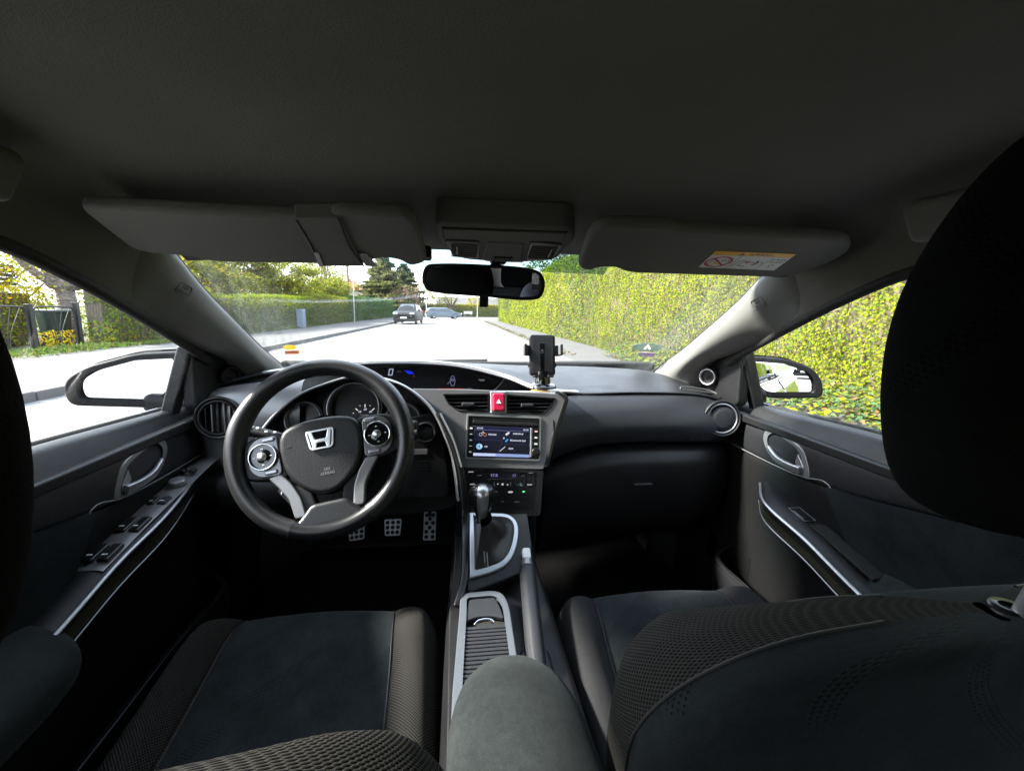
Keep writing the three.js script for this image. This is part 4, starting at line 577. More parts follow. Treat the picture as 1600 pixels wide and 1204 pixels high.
// ---- dashboard
const dash = sub(car, 'dashboard', 'two-tier black dashboard with silver centre panel');
{
  const xs = [-0.70, -0.58, -0.42, -0.25, -0.08, 0.06, 0.15, 0.25, 0.40, 0.55, 0.64, 0.70];
  const rows = [
    [[-1.34, -1.50, -1.57, -1.61, -1.63, -1.635, -1.635, -1.62, -1.58, -1.51, -1.42, -1.34], [0.96, 0.96, 0.97, 0.975, 0.98, 0.98, 0.98, 0.98, 0.98, 0.975, 0.965, 0.94]],
    [[-1.30, -1.43, -1.49, -1.52, -1.53, -1.53, -1.53, -1.52, -1.49, -1.43, -1.36, -1.29], [0.985, 1.005, 1.016, 1.020, 1.018, 1.015, 1.012, 1.012, 1.012, 1.008, 0.985, 0.955]],
    [[-1.26, -1.34, -1.38, -1.40, -1.40, -1.39, -1.38, -1.38, -1.37, -1.33, -1.29, -1.25], [0.995, 1.025, 1.036, 1.040, 1.036, 1.024, 1.013, 1.010, 1.012, 1.010, 0.988, 0.955]],
    [[-1.22, -1.26, -1.31, -1.33, -1.32, -1.30, -1.27, -1.25, -1.245, -1.235, -1.22, -1.20], [0.998, 1.030, 1.043, 1.049, 1.043, 1.018, 0.998, 0.996, 1.000, 0.998, 0.980, 0.952]],
    [[-1.18, -1.22, -1.27, -1.29, -1.28, -1.25, -1.195, -1.165, -1.155, -1.155, -1.16, -1.17], [0.998, 1.030, 1.046, 1.053, 1.046, 1.017, 0.990, 0.986, 0.990, 0.987, 0.974, 0.950]],
    [[-1.175, -1.212, -1.262, -1.282, -1.272, -1.242, -1.185, -1.150, -1.142, -1.142, -1.15, -1.16], [0.992, 1.023, 1.040, 1.047, 1.040, 1.011, 0.984, 0.980, 0.984, 0.981, 0.968, 0.944]],
    [[-1.20, -1.24, -1.29, -1.31, -1.30, -1.265, -1.20, -1.165, -1.157, -1.157, -1.16, -1.17], [0.985, 1.014, 1.031, 1.039, 1.032, 1.004, 0.977, 0.973, 0.977, 0.974, 0.960, 0.936]]];
  part(dash, 'dash_top', surf(rows.map(([z, y]) => xs.map((x, i) => [x, y[i], z[i]])), 5, 4), M.dash);
  part(dash, 'cowl_strip', surf([xs.map((x, i) => [x, 0.945, rows[0][0][i] - 0.03]), xs.map((x, i) => [x, rows[0][1][i], rows[0][0][i]])], 3, 2), M.rubber);
  part(dash, 'hood_trim', ribbon(xs.slice(1, 8).map((x, k) => [x, lerp(rows[4][1][k + 1], rows[5][1][k + 1], 0.4) + 0.0015, rows[5][0][k + 1] + 0.001]), 0.010, 0.009, [0, 1, 0.3], 60), M.bright, 'bright strip along the display hood');
  // display lens under the hood
  const D = frame([-0.2, 1.0, -1.30], [1, 0, 0], [0, Math.cos(R(15)), -Math.sin(R(15))]);
  const lensPts = [[-0.36, -0.03], [-0.30, 0.008], [-0.159, 0.046], [-0.06, 0.053], [0.097, 0.044], [0.21, 0.022], [0.262, 0.004], [0.245, -0.018], [0.229, -0.037], [0.15, -0.045], [-0.014, -0.05], [-0.2, -0.055], [-0.33, -0.05]];
  const show = canvasTex(2048, 360, (c, w, h) => {
    c.fillStyle = '#000'; c.fillRect(0, 0, w, h); const X = x => (x + 0.36) / 0.64 * w, Y = y => (0.06 - y) / 0.12 * h;
    c.strokeStyle = '#c9d2f2'; c.lineWidth = 9; c.save(); c.translate(X(-0.068), Y(0.019)); c.transform(1, 0, -0.18, 1, 0, 0); c.strokeRect(-16, -26, 32, 52); c.restore();
    c.fillStyle = '#8b90b5'; c.font = '15px sans-serif'; c.fillText('km/h', X(-0.050), Y(0.019)); c.fillStyle = '#1f35ff'; c.beginPath(); c.moveTo(X(-0.030), Y(0.025)); c.lineTo(X(-0.010), Y(0.022)); c.lineTo(X(0.0), Y(0.014)); c.lineTo(X(-0.019), Y(0.013)); c.fill();
    c.fillStyle = '#a8402c'; c.fillRect(X(-0.003), Y(0.010), 8, 14); c.strokeStyle = '#8d99c4'; c.lineWidth = 5; c.beginPath(); c.ellipse(X(0.110), Y(-0.007), 22, 44, 0, 0, 7); c.stroke(); c.strokeRect(X(0.110) - 10, Y(-0.007) - 16, 20, 14); c.beginPath(); c.moveTo(X(0.104), Y(-0.008)); c.lineTo(X(0.094), Y(-0.016)); c.stroke();
    c.fillStyle = '#c23a26'; c.fillRect(X(0.066), Y(-0.029), X(0.138) - X(0.066), 24); c.fillStyle = '#b8b8b8'; c.fillRect(X(0.138), Y(-0.031), 50, 14); c.strokeStyle = '#9a9a9a'; c.strokeRect(X(0.157), Y(-0.029), 18, 16);
    c.fillStyle = '#83878c'; c.fillRect(X(0.186), Y(-0.002), 60, 6); c.fillRect(X(0.190), Y(-0.005), 44, 6);
  });
  const lensS = splineShape(lensPts);
  part(dash, 'display_lens', at(fitUV(ext(lensS, 0.004, 0), -0.36, -0.06, 0.28, 0.06), D), new THREE.MeshPhysicalMaterial({ color: lin(0.005, 0.005, 0.006), roughness: 0.22, emissive: lin(1, 1, 1), emissiveMap: show, emissiveIntensity: 0.10, side: THREE.DoubleSide }), 'black display lens with a speed of zero and a red bar');
  part(dash, 'display_edge', at(tube([[0.268, 0.006, 0.002], [0.252, -0.016, 0.003], [0.228, -0.040, 0.002]], 0.0016, 16, 6), D), M.bright);
  part(dash, 'display_wedge', tri(at(ext(rounded([[0.268, 0.005], [0.330, -0.010], [0.375, -0.036], [0.228, -0.046]], 0.004), 0.006, 0.001), D)), M.dash);
  part(dash, 'display_backing', tri(at(ext(splineShape(lensPts.map(p => [p[0] * 1.03, p[1] * 1.1])), 0.02, 0).translate(0, 0, -0.006), D)), M.hole);
  // shelf between display and centre panel
  part(dash, 'dash_shelf', surf([[[-0.22, 0.952, -1.315], [-0.05, 0.955, -1.315], [0.12, 0.958, -1.30], [0.21, 0.966, -1.25]], [[-0.20, 0.978, -1.20], [-0.05, 0.980, -1.20], [0.12, 0.981, -1.20], [0.21, 0.978, -1.19]], [[-0.175, 0.998, -1.115], [-0.05, 0.999, -1.112], [0.12, 0.994, -1.112], [0.205, 0.984, -1.115]], [[-0.175, 0.994, -1.105], [-0.05, 0.995, -1.103], [0.12, 0.990, -1.102], [0.205, 0.980, -1.104]]], 6, 5), M.silver);

  // ---- passenger side
  const px = [0.165, 0.20, 0.30, 0.45, 0.58, 0.66, 0.705];
  const bot = [0.816, 0.826, 0.848, 0.853, 0.850, 0.846, 0.843], topY = [0.968, 0.974, 0.980, 0.983, 0.978, 0.962, 0.940], zo = [0.03, 0.012, 0, 0, 0, -0.015, -0.05];
  part(dash, 'airbag_cover', surf([0, 0.10, 0.32, 0.62, 0.88, 1, 1.02].map((t, j) => px.map((x, i) => [x, lerp(topY[i], bot[i], t), [-1.152, -1.126, -1.098, -1.084, -1.092, -1.112, -1.16][j] + zo[i]])), 5, 5), M.dash);
  part(dash, 'airbag_letters', tri(text('SRS AIRBAG', 0.0075, 0.003, frame([0.575, 0.868, -1.086], [1, 0, 0], [0, 1, -0.1]))), M.dashDark);
  const gx = [0.150, 0.20, 0.30, 0.45, 0.58, 0.655, 0.69], gt = [0.792, 0.812, 0.832, 0.838, 0.836, 0.832, 0.829];
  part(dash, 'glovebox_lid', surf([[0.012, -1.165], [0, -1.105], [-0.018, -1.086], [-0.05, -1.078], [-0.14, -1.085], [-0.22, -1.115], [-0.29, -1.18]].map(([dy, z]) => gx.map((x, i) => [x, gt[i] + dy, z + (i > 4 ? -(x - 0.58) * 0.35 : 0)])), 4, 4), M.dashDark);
  part(dash, 'glovebox_latch', tri(rbox(0.055, 0.010, 0.012, 0.004, 0.42, 0.745, -1.078)), M.black);
  const slotF = frame([0.604, 0.982, -1.168], [0.1, -0.011, 0.006], [0, 0.35, -0.9]);
  part(dash, 'side_demister', [tri(at(ext(rounded([[-0.05, -0.006], [0.045, -0.006], [0.053, 0.004], [-0.044, 0.008]], 0.004), 0.006, 0.001).translate(0, 0, 0.004), slotF))], M.hole);
  part(dash, 'demister_edge', at(tube([[-0.052, -0.004, 0.004], [-0.044, 0.010, 0.005], [0.04, 0.008, 0.005], [0.056, -0.006, 0.005]], 0.0016, 20, 6), slotF), M.silver);

  // ---- round end vents
  for (const s of [-1, 1]) {
    const v = sub(dash, 'end_vent');
    const F = frame(s > 0 ? [0.642, 0.921, -1.098] : [-0.640, 0.937, -1.100], [0.985, 0, s * 0.17], [0, 0.99, -0.12]);
    part(v, 'vent_ring', at(lathe([[0.046, -0.03], [0.051, 0.0], [0.050, 0.008], [0.046, 0.010], [0.043, 0.004], [0.042, -0.02]], 40), F), s > 0 ? M.black : M.smooth);
    part(v, 'vent_barrel', at(lathe([[0.0435, 0.004], [0.040, 0.0085], [0.037, 0.006], [0.0365, -0.03], [0.001, -0.032]], 40), F), s > 0 ? M.satin : M.black);
    if (s > 0) part(v, 'vent_disc', at(lathe([[0.0355, -0.004], [0.034, 0.006], [0.02, 0.0085], [0, 0.009]], 40).translate(0.004, -0.002, 0), F), M.dash);
    else for (let k = -2; k <= 2; k++) part(v, 'vent_slat', tri(at(rbox(0.0022, 2 * Math.sqrt(0.036 ** 2 - (k * 0.013) ** 2), 0.02, 0.001, k * 0.013, 0, -0.006), F)), k % 2 ? M.silver : M.black);
  }
  // ---- driver side face
  const lx = [-0.705, -0.66, -0.58, -0.52, -0.46];
  part(dash, 'end_panel', surf([[0.0, -1.16, 0.998], [0, -1.125, 0.99], [0, -1.112, 0.955], [0, -1.108, 0.90], [0, -1.112, 0.84], [0, -1.125, 0.80], [0, -1.16, 0.792]].map(([_, z, y], j) => lx.map((x, i) => [x, y + (j < 2 ? [-0.02, 0, 0.012, 0.018, 0.022][i] : 0), z + (i === 0 ? -0.03 : 0) + (j < 2 ? -0.02 * i / 4 : 0)])), 5, 5), M.silver);
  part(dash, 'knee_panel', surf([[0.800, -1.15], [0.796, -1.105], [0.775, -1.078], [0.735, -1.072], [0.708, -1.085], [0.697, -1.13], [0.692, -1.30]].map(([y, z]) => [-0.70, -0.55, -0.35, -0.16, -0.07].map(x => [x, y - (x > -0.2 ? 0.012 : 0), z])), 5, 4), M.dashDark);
  for (const s of [-1, 1]) part(dash, 'kick_panel', tri(merge([rbox(0.02, 0.78, 0.62, 0.006, s * 0.712, 0.57, -1.46), rbox(0.02, 0.4, 0.2, 0.006, s * 0.712, 0.36, -1.1)])), M.carpet);
  part(dash, 'lower_bulkhead', tri(merge([rbox(1.70, 0.80, 0.03, 0.01, 0, 0.55, -1.75), rbox(1.40, 0.3, 0.03, 0.01, 0, 0.86, -1.66)])), M.hole);

  // ---- instrument cluster
  const K = frame([-0.34, 0.97, -1.12], [1, 0, 0], [0, Math.cos(R(20)), -Math.sin(R(20))]);
  const arch = [[-0.215, -0.16], [-0.205, -0.10], [-0.175, -0.045], [-0.119, 0.010], [-0.06, 0.038], [0.008, 0.058], [0.079, 0.055], [0.143, 0.030], [0.205, -0.023], [0.244, -0.104], [0.262, -0.168], [0.272, -0.25]];
  const wp = (p, n, k = 1) => { const c = [0.03, -0.09]; return V(c[0] + (p[0] - c[0]) * k, c[1] + (p[1] - c[1]) * k, n).applyMatrix4(K).toArray(); };
  const rowsH = [arch.map(p => { const q = wp(p, 0); return [q[0], Math.min(q[1], lerp(q[1], 0.955, 0.85)), -1.315 + Math.max(0, 0.93 - q[1]) * 0.8]; }), arch.map(p => wp(p, -0.08, 1.0)), arch.map(p => wp(p, 0.015, 1.01)), arch.map(p => wp(p, 0.042, 0.99)), arch.map(p => wp(p, 0.043, 0.955))];
  part(dash, 'cluster_hood', surf(rowsH, 6, 4), M.silver);
  part(dash, 'cluster_lip', surf([arch.map(p => wp(p, 0.0405, 0.965)), arch.map(p => wp(p, 0.036, 0.952)), arch.map(p => wp(p, 0.0, 0.95)), arch.map(p => wp(p, -0.03, 0.95))], 6, 4), M.smooth);
  part(dash, 'cluster_edge', tube(arch.slice(6).map(p => wp(p, 0.045, 0.975)), 0.0026, 40, 6), M.bright);
  part(dash, 'cluster_face', tri(at(ext(splineShape([...arch, [0.1, -0.28], [-0.1, -0.26]]), 0.01, 0).translate(0, 0, -0.028), K)), M.black);
  const dial = (x, y, r, draw, name) => {
    const g = sub(dash, name);
    part(g, 'dial_ring', at(lathe([[r * 1.08, -0.03], [r * 1.09, 0.004], [r * 1.05, 0.013], [r * 1.0, 0.010], [r * 0.965, -0.006], [r * 0.95, -0.024]], 48).translate(x, y, 0), K), M.satin);
    part(g, 'dial_shroud', at(lathe([[r * 1.22, -0.03], [r * 1.20, 0.006], [r * 1.12, 0.009], [r * 1.09, 0.002]], 48).translate(x, y, 0), K), M.smooth);
    part(g, 'dial_face', at(fitUV(new THREE.CircleGeometry(r * 0.97, 48), -r, -r, r, r).translate(x, y, -0.022), K), new THREE.MeshPhysicalMaterial({ color: lin(0.004, 0.004, 0.004), roughness: 0.35, emissive: lin(1, 1, 1), emissiveMap: canvasTex(512, 512, draw), emissiveIntensity: 0.16 }));
  };
  dial(0.008, -0.017, 0.060, (c, w) => {
    c.fillStyle = '#000'; c.fillRect(0, 0, w, w); c.strokeStyle = '#e8e8e8'; c.lineWidth = 9; const C = [350, 330];
    for (const [a, l, n] of [[-140, 34, '10'], [-90, 36, '20'], [-40, 34, '30'], [-115, 8, ''], [-65, 8, ''], [-165, 12, ''], [-190, 12, '']]) { const t = a * Math.PI / 180; c.beginPath(); c.moveTo(C[0] + 130 * Math.cos(t), C[1] + 130 * Math.sin(t)); c.lineTo(C[0] + (130 - l) * Math.cos(t), C[1] + (130 - l) * Math.sin(t)); c.stroke(); if (n) { c.fillStyle = '#cfd3e6'; c.font = 'italic bold 30px sans-serif'; c.textAlign = 'center'; c.fillText(n, C[0] + 74 * Math.cos(t), C[1] + 74 * Math.sin(t) + 10); } }
    c.fillStyle = '#8c8c90'; c.fillRect(300, 316, 90, 4); c.fillStyle = '#ddd'; c.fillRect(440, 372, 26, 22); c.fillRect(200, 374, 60, 8);
  }, 'rev_counter');
  dial(-0.109, -0.044, 0.040, (c, w) => { c.fillStyle = '#000'; c.fillRect(0, 0, w, w); c.strokeStyle = '#551a12'; c.lineWidth = 4; for (let k = 0; k < 9; k++) { const t = Math.PI * (0.9 + k / 8 * 1.2); c.beginPath(); c.moveTo(256 + 205 * Math.cos(t), 256 + 205 * Math.sin(t)); c.lineTo(256 + 180 * Math.cos(t), 256 + 180 * Math.sin(t)); c.stroke(); } }, 'temperature_dial');
  dial(0.128, -0.048, 0.040, (c, w) => { c.fillStyle = '#000'; c.fillRect(0, 0, w, w); }, 'fuel_dial');
  // ignition lock and warning plates right of the column
  const ig = sub(dash, 'ignition_lock');
  part(ig, 'lock_ring', at(lathe([[0.027, -0.03], [0.028, 0.012], [0.024, 0.018], [0.019, 0.014], [0.018, 0.004]], 32).translate(0.186, -0.083, 0.015), K), M.smooth);
  part(ig, 'lock_face', at(lathe([[0.0185, 0.002], [0.017, 0.012], [0.0, 0.013]], 32).translate(0.186, -0.083, 0.015), K), M.dash);
  part(ig, 'key_head', tri(at(rbox(0.026, 0.03, 0.03, 0.010, 0.158, -0.068, 0.045), K)), M.black);
  part(dash, 'lock_surround', tri(at(ext(rounded([[0.11, -0.05], [0.20, -0.03], [0.235, -0.12], [0.245, -0.24], [0.10, -0.24]], 0.02), 0.03, 0.004).translate(0, 0, 0.012), K)), M.smooth);
  part(dash, 'engraved_plate', tri(at(rbox(0.05, 0.014, 0.003, 0.001, 0.165, -0.128, 0.0135), K)), M.satin);
  for (let k = 0; k < 4; k++) part(dash, 'grille_rib', tri(at(rbox(0.024, 0.0022, 0.003, 0.001, 0.178, -0.152 - k * 0.006, 0.0135), K)), M.dash);

  // ---- centre panel
  const S = frame([0, 0.83, -1.04], [1, 0, 0], [0, Math.cos(R(19.3)), -Math.sin(R(19.3))]);
  const face = rounded([[-0.190, 0.186], [-0.05, 0.184], [0.178, 0.172], [0.198, 0.160], [0.163, 0.065], [0.137, -0.02], [-0.062, -0.010], [-0.081, 0.053], [-0.112, 0.112]], 0.008);
  const vl = [[-0.112, 0.172], [0.004, 0.172], [0.001, 0.126], [-0.074, 0.129, 0.012], [-0.098, 0.146, 0.012]], vr = [[0.051, 0.170], [0.174, 0.160], [0.163, 0.138, 0.01], [0.143, 0.119, 0.012], [0.045, 0.123]];
  const hu = [[-0.052, 0.120], [0.137, 0.111], [0.130, 0.001], [-0.063, 0.013]];
  for (const q of [vl, vr]) face.holes.push(rounded(q, 0.005, new THREE.Path())); face.holes.push(rounded(hu, 0.005, new THREE.Path()));
  part(dash, 'centre_panel', tri(at(ext(face, 0.012, 0.002, 3), S)), M.silver);
  part(dash, 'panel_edge', tri(at(ext(rounded([[0.176, 0.180], [0.205, 0.168], [0.209, 0.155], [0.172, 0.060], [0.150, -0.015], [0.139, -0.015], [0.160, 0.062], [0.196, 0.158]], 0.006), 0.03, 0.003).translate(0, 0, 0.004), S)), M.dashDark);
  const vent = (q, tabX, label) => {
    const g = sub(dash, 'centre_vent', label);
    const cx = q.reduce((a, p) => a + p[0], 0) / q.length, cy = q.reduce((a, p) => a + p[1], 0) / q.length, grow = k => q.map(p => [cx + (p[0] - cx) * k, cy + (p[1] - cy) * k]);
    part(g, 'vent_cavity', tri(at(ext(rounded(grow(1.05), 0.005), 0.01, 0).translate(0, 0, -0.03), S)), M.hole);
    const rimS = rounded(grow(1.03), 0.005); rimS.holes.push(rounded(grow(0.975), 0.005, new THREE.Path()));
    part(g, 'vent_rim', tri(at(ext(rimS, 0.022, 0.001).translate(0, 0, 0.0015), S)), M.smooth);
    const xAt = y => { const xsx = []; for (let i = 0; i < q.length; i++) { const a = q[i], b = q[(i + 1) % q.length]; if ((a[1] - y) * (b[1] - y) <= 0 && a[1] !== b[1]) xsx.push(lerp(a[0], b[0], (y - a[1]) / (b[1] - a[1]))); } return [Math.min(...xsx), Math.max(...xsx)]; };
    for (let k = 0; k < 4; k++) { const y = 0.1605 - k * 0.0092 - (q === vr ? 0.004 : 0), [a, b] = xAt(y); part(g, 'vent_slat', tri(at(new THREE.Matrix4 && rbox(b - a - 0.003, 0.0028, 0.014, 0.0012).rotateX(0.25).translate((a + b) / 2, y, -0.009), S)), M.hub); }
    part(g, 'vent_tab', tri(at(rbox(0.032, 0.0095, 0.012, 0.003, tabX, 0.1445 - (q === vr ? 0.003 : 0), 0.0), S)), M.dash);
  };
  vent(vl, -0.050, 'slatted air vent beside the steering wheel'); vent(vr, 0.100, 'slatted air vent below the phone holder');
  const hz = sub(dash, 'hazard_switch', 'pinkish red hazard switch');
  part(hz, 'switch_surround', tri(at(rbox(0.041, 0.056, 0.012, 0.003, 0.0265, 0.150, -0.003), S)), M.satin);
  part(hz, 'switch_button', tri(at(rbox(0.030, 0.045, 0.012, 0.004, 0.0265, 0.150, 0.002), S)), M.red);
  { const t = new THREE.Shape(); t.moveTo(-0.0065, -0.005); t.lineTo(0.0065, -0.005); t.lineTo(0, 0.0065); t.closePath(); part(hz, 'triangle_mark', tri(at(ext(t, 0.001, 0).translate(0.0265, 0.151, 0.009), S)), M.white); }
  // ---- head unit
  const H = sub(dash, 'head_unit', 'double-height radio with a lit touchscreen menu');
  const HB = S.clone().multiply(new THREE.Matrix4().makeRotationZ(R(-3.0)).setPosition(0.038, 0.061, 0));
  const hp = (g) => tri(at(g, HB));
  part(H, 'unit_body', hp(rbox(0.182, 0.103, 0.03, 0.003, 0, 0, -0.014)), M.black);
  { const o = rounded([[-0.094, 0.055], [0.094, 0.055], [0.094, -0.055], [-0.094, -0.055]], 0.006); o.holes.push(rounded([[-0.0905, 0.0515], [0.0905, 0.0515], [0.0905, -0.0515], [-0.0905, -0.0515]], 0.004, new THREE.Path())); part(H, 'unit_frame', hp(ext(o, 0.008, 0.0008).translate(0, 0, 0.003)), M.bright); }
  part(H, 'disc_slot', hp(rbox(0.165, 0.009, 0.004, 0.003, 0.004, 0.039, 0.0005)), M.hole);
  part(H, 'slot_lip', hp(merge([rbox(0.170, 0.0014, 0.003, 0.0006, 0.004, 0.0335, 0.0018), rbox(0.170, 0.0014, 0.003, 0.0006, 0.004, 0.0445, 0.0018)])), M.dash);
  const menu = canvasTex(840, 470, (c, w, h) => {
    const g = '#0a0d1c'; c.fillStyle = g; c.fillRect(0, 0, w, h); c.fillStyle = '#171c3a'; c.fillRect(0, 0, w, 66); c.fillStyle = '#10142a'; c.fillRect(0, 66, 440, 150); c.fillStyle = '#0d1020'; c.fillRect(440, 150, 400, 120);
    c.strokeStyle = '#7d86b8'; c.lineWidth = 4; c.beginPath(); c.moveTo(0, 62); c.lineTo(w, 62); c.stroke(); c.strokeStyle = '#39406a'; c.beginPath(); c.moveTo(0, 218); c.lineTo(430, 218); c.lineTo(350, 420); c.moveTo(430, 218); c.lineTo(460, 150); c.lineTo(w, 150); c.moveTo(410, 272); c.lineTo(w, 272); c.stroke();
    c.fillStyle = '#e8ecff'; c.font = 'bold 34px sans-serif'; c.fillText('KILDE', 36, 46); c.textAlign = 'right'; c.fillText('16:25', w - 24, 48); c.textAlign = 'left'; c.font = 'bold 36px sans-serif';
    c.fillText('FM/AM', 210, 142); c.fillText('USB/iPod', 580, 116); c.fillText('Bluetooth-lyd', 540, 222); c.fillText('AUX', 520, 352); c.fillText('CD', 160, 334);
    c.strokeStyle = '#c9c4ba'; c.lineWidth = 7; c.beginPath(); c.arc(98, 134, 22, 0, 7); c.stroke(); c.strokeStyle = '#d9835a'; c.beginPath(); c.arc(160, 134, 24, 0, 7); c.stroke(); c.strokeStyle = '#e6d9b0'; c.beginPath(); c.moveTo(112, 120); c.lineTo(132, 86); c.lineTo(150, 118); c.stroke();
    c.save(); c.translate(500, 106); c.rotate(-0.7); c.fillStyle = '#d9dcec'; c.fillRect(-34, -16, 60, 32); c.fillStyle = '#9aa0bd'; c.fillRect(26, -11, 16, 22); c.restore();
    c.save(); c.translate(490, 214); c.rotate(-0.9); c.fillStyle = '#3aa0e8'; c.fillRect(-28, -11, 56, 22); c.restore(); c.fillStyle = '#cfe2ff'; c.beginPath(); c.arc(446, 180, 12, 0, 7); c.fill();
    c.save(); c.translate(430, 350); c.rotate(-0.75); c.fillStyle = '#e8e4dd'; c.fillRect(-56, -5, 112, 10); c.restore();
    c.fillStyle = '#8fc1e6'; c.beginPath(); c.arc(84, 322, 46, 0, 7); c.fill(); c.fillStyle = '#c9e4f5'; c.beginPath(); c.arc(84, 322, 46, -0.8, 0.3); c.lineTo(84, 322); c.fill(); c.fillStyle = '#0a1530'; c.beginPath(); c.arc(84, 322, 11, 0, 7); c.fill();
    c.fillStyle = '#8fa2d8'; c.fillRect(0, 424, w, 46); c.fillStyle = '#c2cdf0'; c.fillRect(0, 424, 330, 40);
  });
  part(H, 'touchscreen', at(fitUV(rbox(0.140, 0.074, 0.003, 0.001), -0.07, -0.037, 0.07, 0.037).translate(-0.004, -0.010, 0.0012), HB), new THREE.MeshPhysicalMaterial({ color: lin(0.006, 0.006, 0.008), roughness: 0.25, emissive: lin(1, 1, 1), emissiveMap: menu, emissiveIntensity: 0.15 }), 'lit touchscreen listing audio sources');
  part(H, 'screen_strip', hp(rbox(0.0048, 0.072, 0.004, 0.001, 0.0695, -0.010, 0.0015)), M.bright);
  for (let k = 0; k < 5; k++) { const b = part(H, 'side_button', hp(rbox(0.0125, 0.0115, 0.004, 0.001, -0.0815, 0.020 - k * 0.0145, 0.001)), M.dashDark); part(b, 'button_mark', hp(rbox(0.0065, k % 2 ? 0.0018 : 0.0032, 0.001, 0.0004, -0.0815, 0.020 - k * 0.0145, 0.0032)), M.white); }
  for (let k = 0; k < 3; k++) { const b = part(H, 'side_button', hp(rbox(0.0125, 0.0125, 0.004, 0.001, 0.082, 0.018 - k * 0.0155, 0.001)), M.dashDark); part(b, 'button_mark', hp(rbox(0.007, 0.0030, 0.001, 0.0004, 0.082, 0.018 - k * 0.0155, 0.0032)), k === 0 ? mat(0.75, 0.42, 0.42, 0.5) : M.white); }
  part(H, 'volume_knob', at(lathe([[0.0115, -0.002], [0.0112, 0.010], [0.0095, 0.012], [0, 0.0125]], 28).translate(0.081, -0.034, 0.002), HB), M.smooth);

  // ---- climate controls
  const C = sub(dash, 'climate_panel', 'black climate control panel with tiny lit symbols');
  const clim = canvasTex(1024, 620, (c, w, h) => {
    c.fillStyle = '#000'; c.fillRect(0, 0, w, h); c.fillStyle = '#b9b9bd'; const t = (s, x, y, z, col) => { c.fillStyle = col || '#77777c'; c.font = `bold ${z}px sans-serif`; c.textAlign = 'center'; c.fillText(s, x, y); };
    for (const [x, y] of [[70, 50], [90, 226], [938, 84], [912, 256]]) { c.fillStyle = '#c9c9cc'; c.fillRect(x - 36, y - 9, 72, 16); }
    t('AUTO', 190, 112, 24); t('OFF', 820, 134, 22); c.fillStyle = '#0b0a14'; c.fillRect(300, 62, 430, 92); t('17.0', 400, 128, 54, '#a9a2f0'); t('17', 690, 140, 54, '#8d87c9'); c.fillStyle = '#4a4a50'; c.fillRect(290, 160, 440, 5);
    c.fillStyle = '#d6d6d8'; for (const [x, y, k] of [[240, 230, 26], [452, 232, 18], [520, 238, 30], [592, 246, 20]]) c.fillRect(x - k / 2, y - k / 2, k, k); c.fillStyle = '#7c7c80'; c.fillRect(398, 206, 6, 54); c.fillRect(632, 212, 6, 54); t('A/C', 288, 240, 30); c.strokeStyle = '#8cc7d0'; c.lineWidth = 7; c.beginPath(); c.arc(790, 250, 16, 0, 5); c.stroke(); c.fillStyle = '#666'; c.fillRect(716, 248, 50, 6);
    t('FRONT', 170, 330, 20); t('REAR', 420, 344, 22); c.fillStyle = '#d8e6e4'; c.beginPath(); c.ellipse(632, 350, 38, 13, 0, 0, 7); c.fill(); t('ECON', 832, 356, 20); t('A/C', 520, 490, 26, '#55555a'); t('OPEN', 720, 500, 26, '#66666a');
  });
  const CS = rounded([[-0.056, -0.012], [0.122, -0.026], [0.112, -0.118], [-0.052, -0.118]], 0.008);
  part(C, 'panel_face', at(fitUV(ext(CS, 0.012, 0), -0.056, -0.118, 0.120, -0.012).translate(0, 0, -0.003), S), new THREE.MeshPhysicalMaterial({ color: lin(0.006, 0.006, 0.007), roughness: 0.28, emissive: lin(1, 1, 1), emissiveMap: clim, emissiveIntensity: 0.10, side: THREE.DoubleSide }));
  for (const [x, y, col, n] of [[-0.022, -0.064, [1, 0.32, 0.06], 'indicator_lamp'], [0.085, -0.072, [0.08, 0.9, 0.25], 'indicator_lamp']]) part(C, n, tri(at(rbox(0.0042, 0.0028, 0.002, 0.001, x, y, -0.002), S)), mat(0.02, 0.02, 0.02, 0.4, { emissive: lin(...col), emissiveIntensity: 0.42 }), col[0] > 0.5 ? 'lit orange indicator' : 'lit green indicator');
  for (const [x, y, w, h] of [[-0.038, -0.035, 0.026, 0.032], [0.100, -0.042, 0.024, 0.032], [0.030, -0.053, 0.07, 0.012], [-0.016, -0.075, 0.032, 0.012], [0.030, -0.077, 0.032, 0.012], [0.074, -0.082, 0.032, 0.012]]) { const o = rounded([[x - w / 2, y - h / 2], [x + w / 2, y - h / 2], [x + w / 2, y + h / 2], [x - w / 2, y + h / 2]], 0.002); o.holes.push(rounded([[x - w / 2 + 0.0006, y - h / 2 + 0.0006], [x + w / 2 - 0.0006, y - h / 2 + 0.0006], [x + w / 2 - 0.0006, y + h / 2 - 0.0006], [x - w / 2 + 0.0006, y + h / 2 - 0.0006]], 0.0015, new THREE.Path())); part(C, 'key_outline', tri(at(ext(o, 0.0012, 0).translate(0, 0, -0.002), S)), M.dash); }
  part(C, 'panel_frame', tri(at(ext((() => { const o = rounded([[-0.064, -0.006], [0.138, -0.022], [0.126, -0.132], [-0.058, -0.132]], 0.008); o.holes.push(rounded([[-0.056, -0.012], [0.122, -0.026], [0.112, -0.118], [-0.052, -0.118]], 0.008, new THREE.Path())); return o; })(), 0.02, 0.002).translate(0, 0, -0.001), S)), M.dashDark);
}

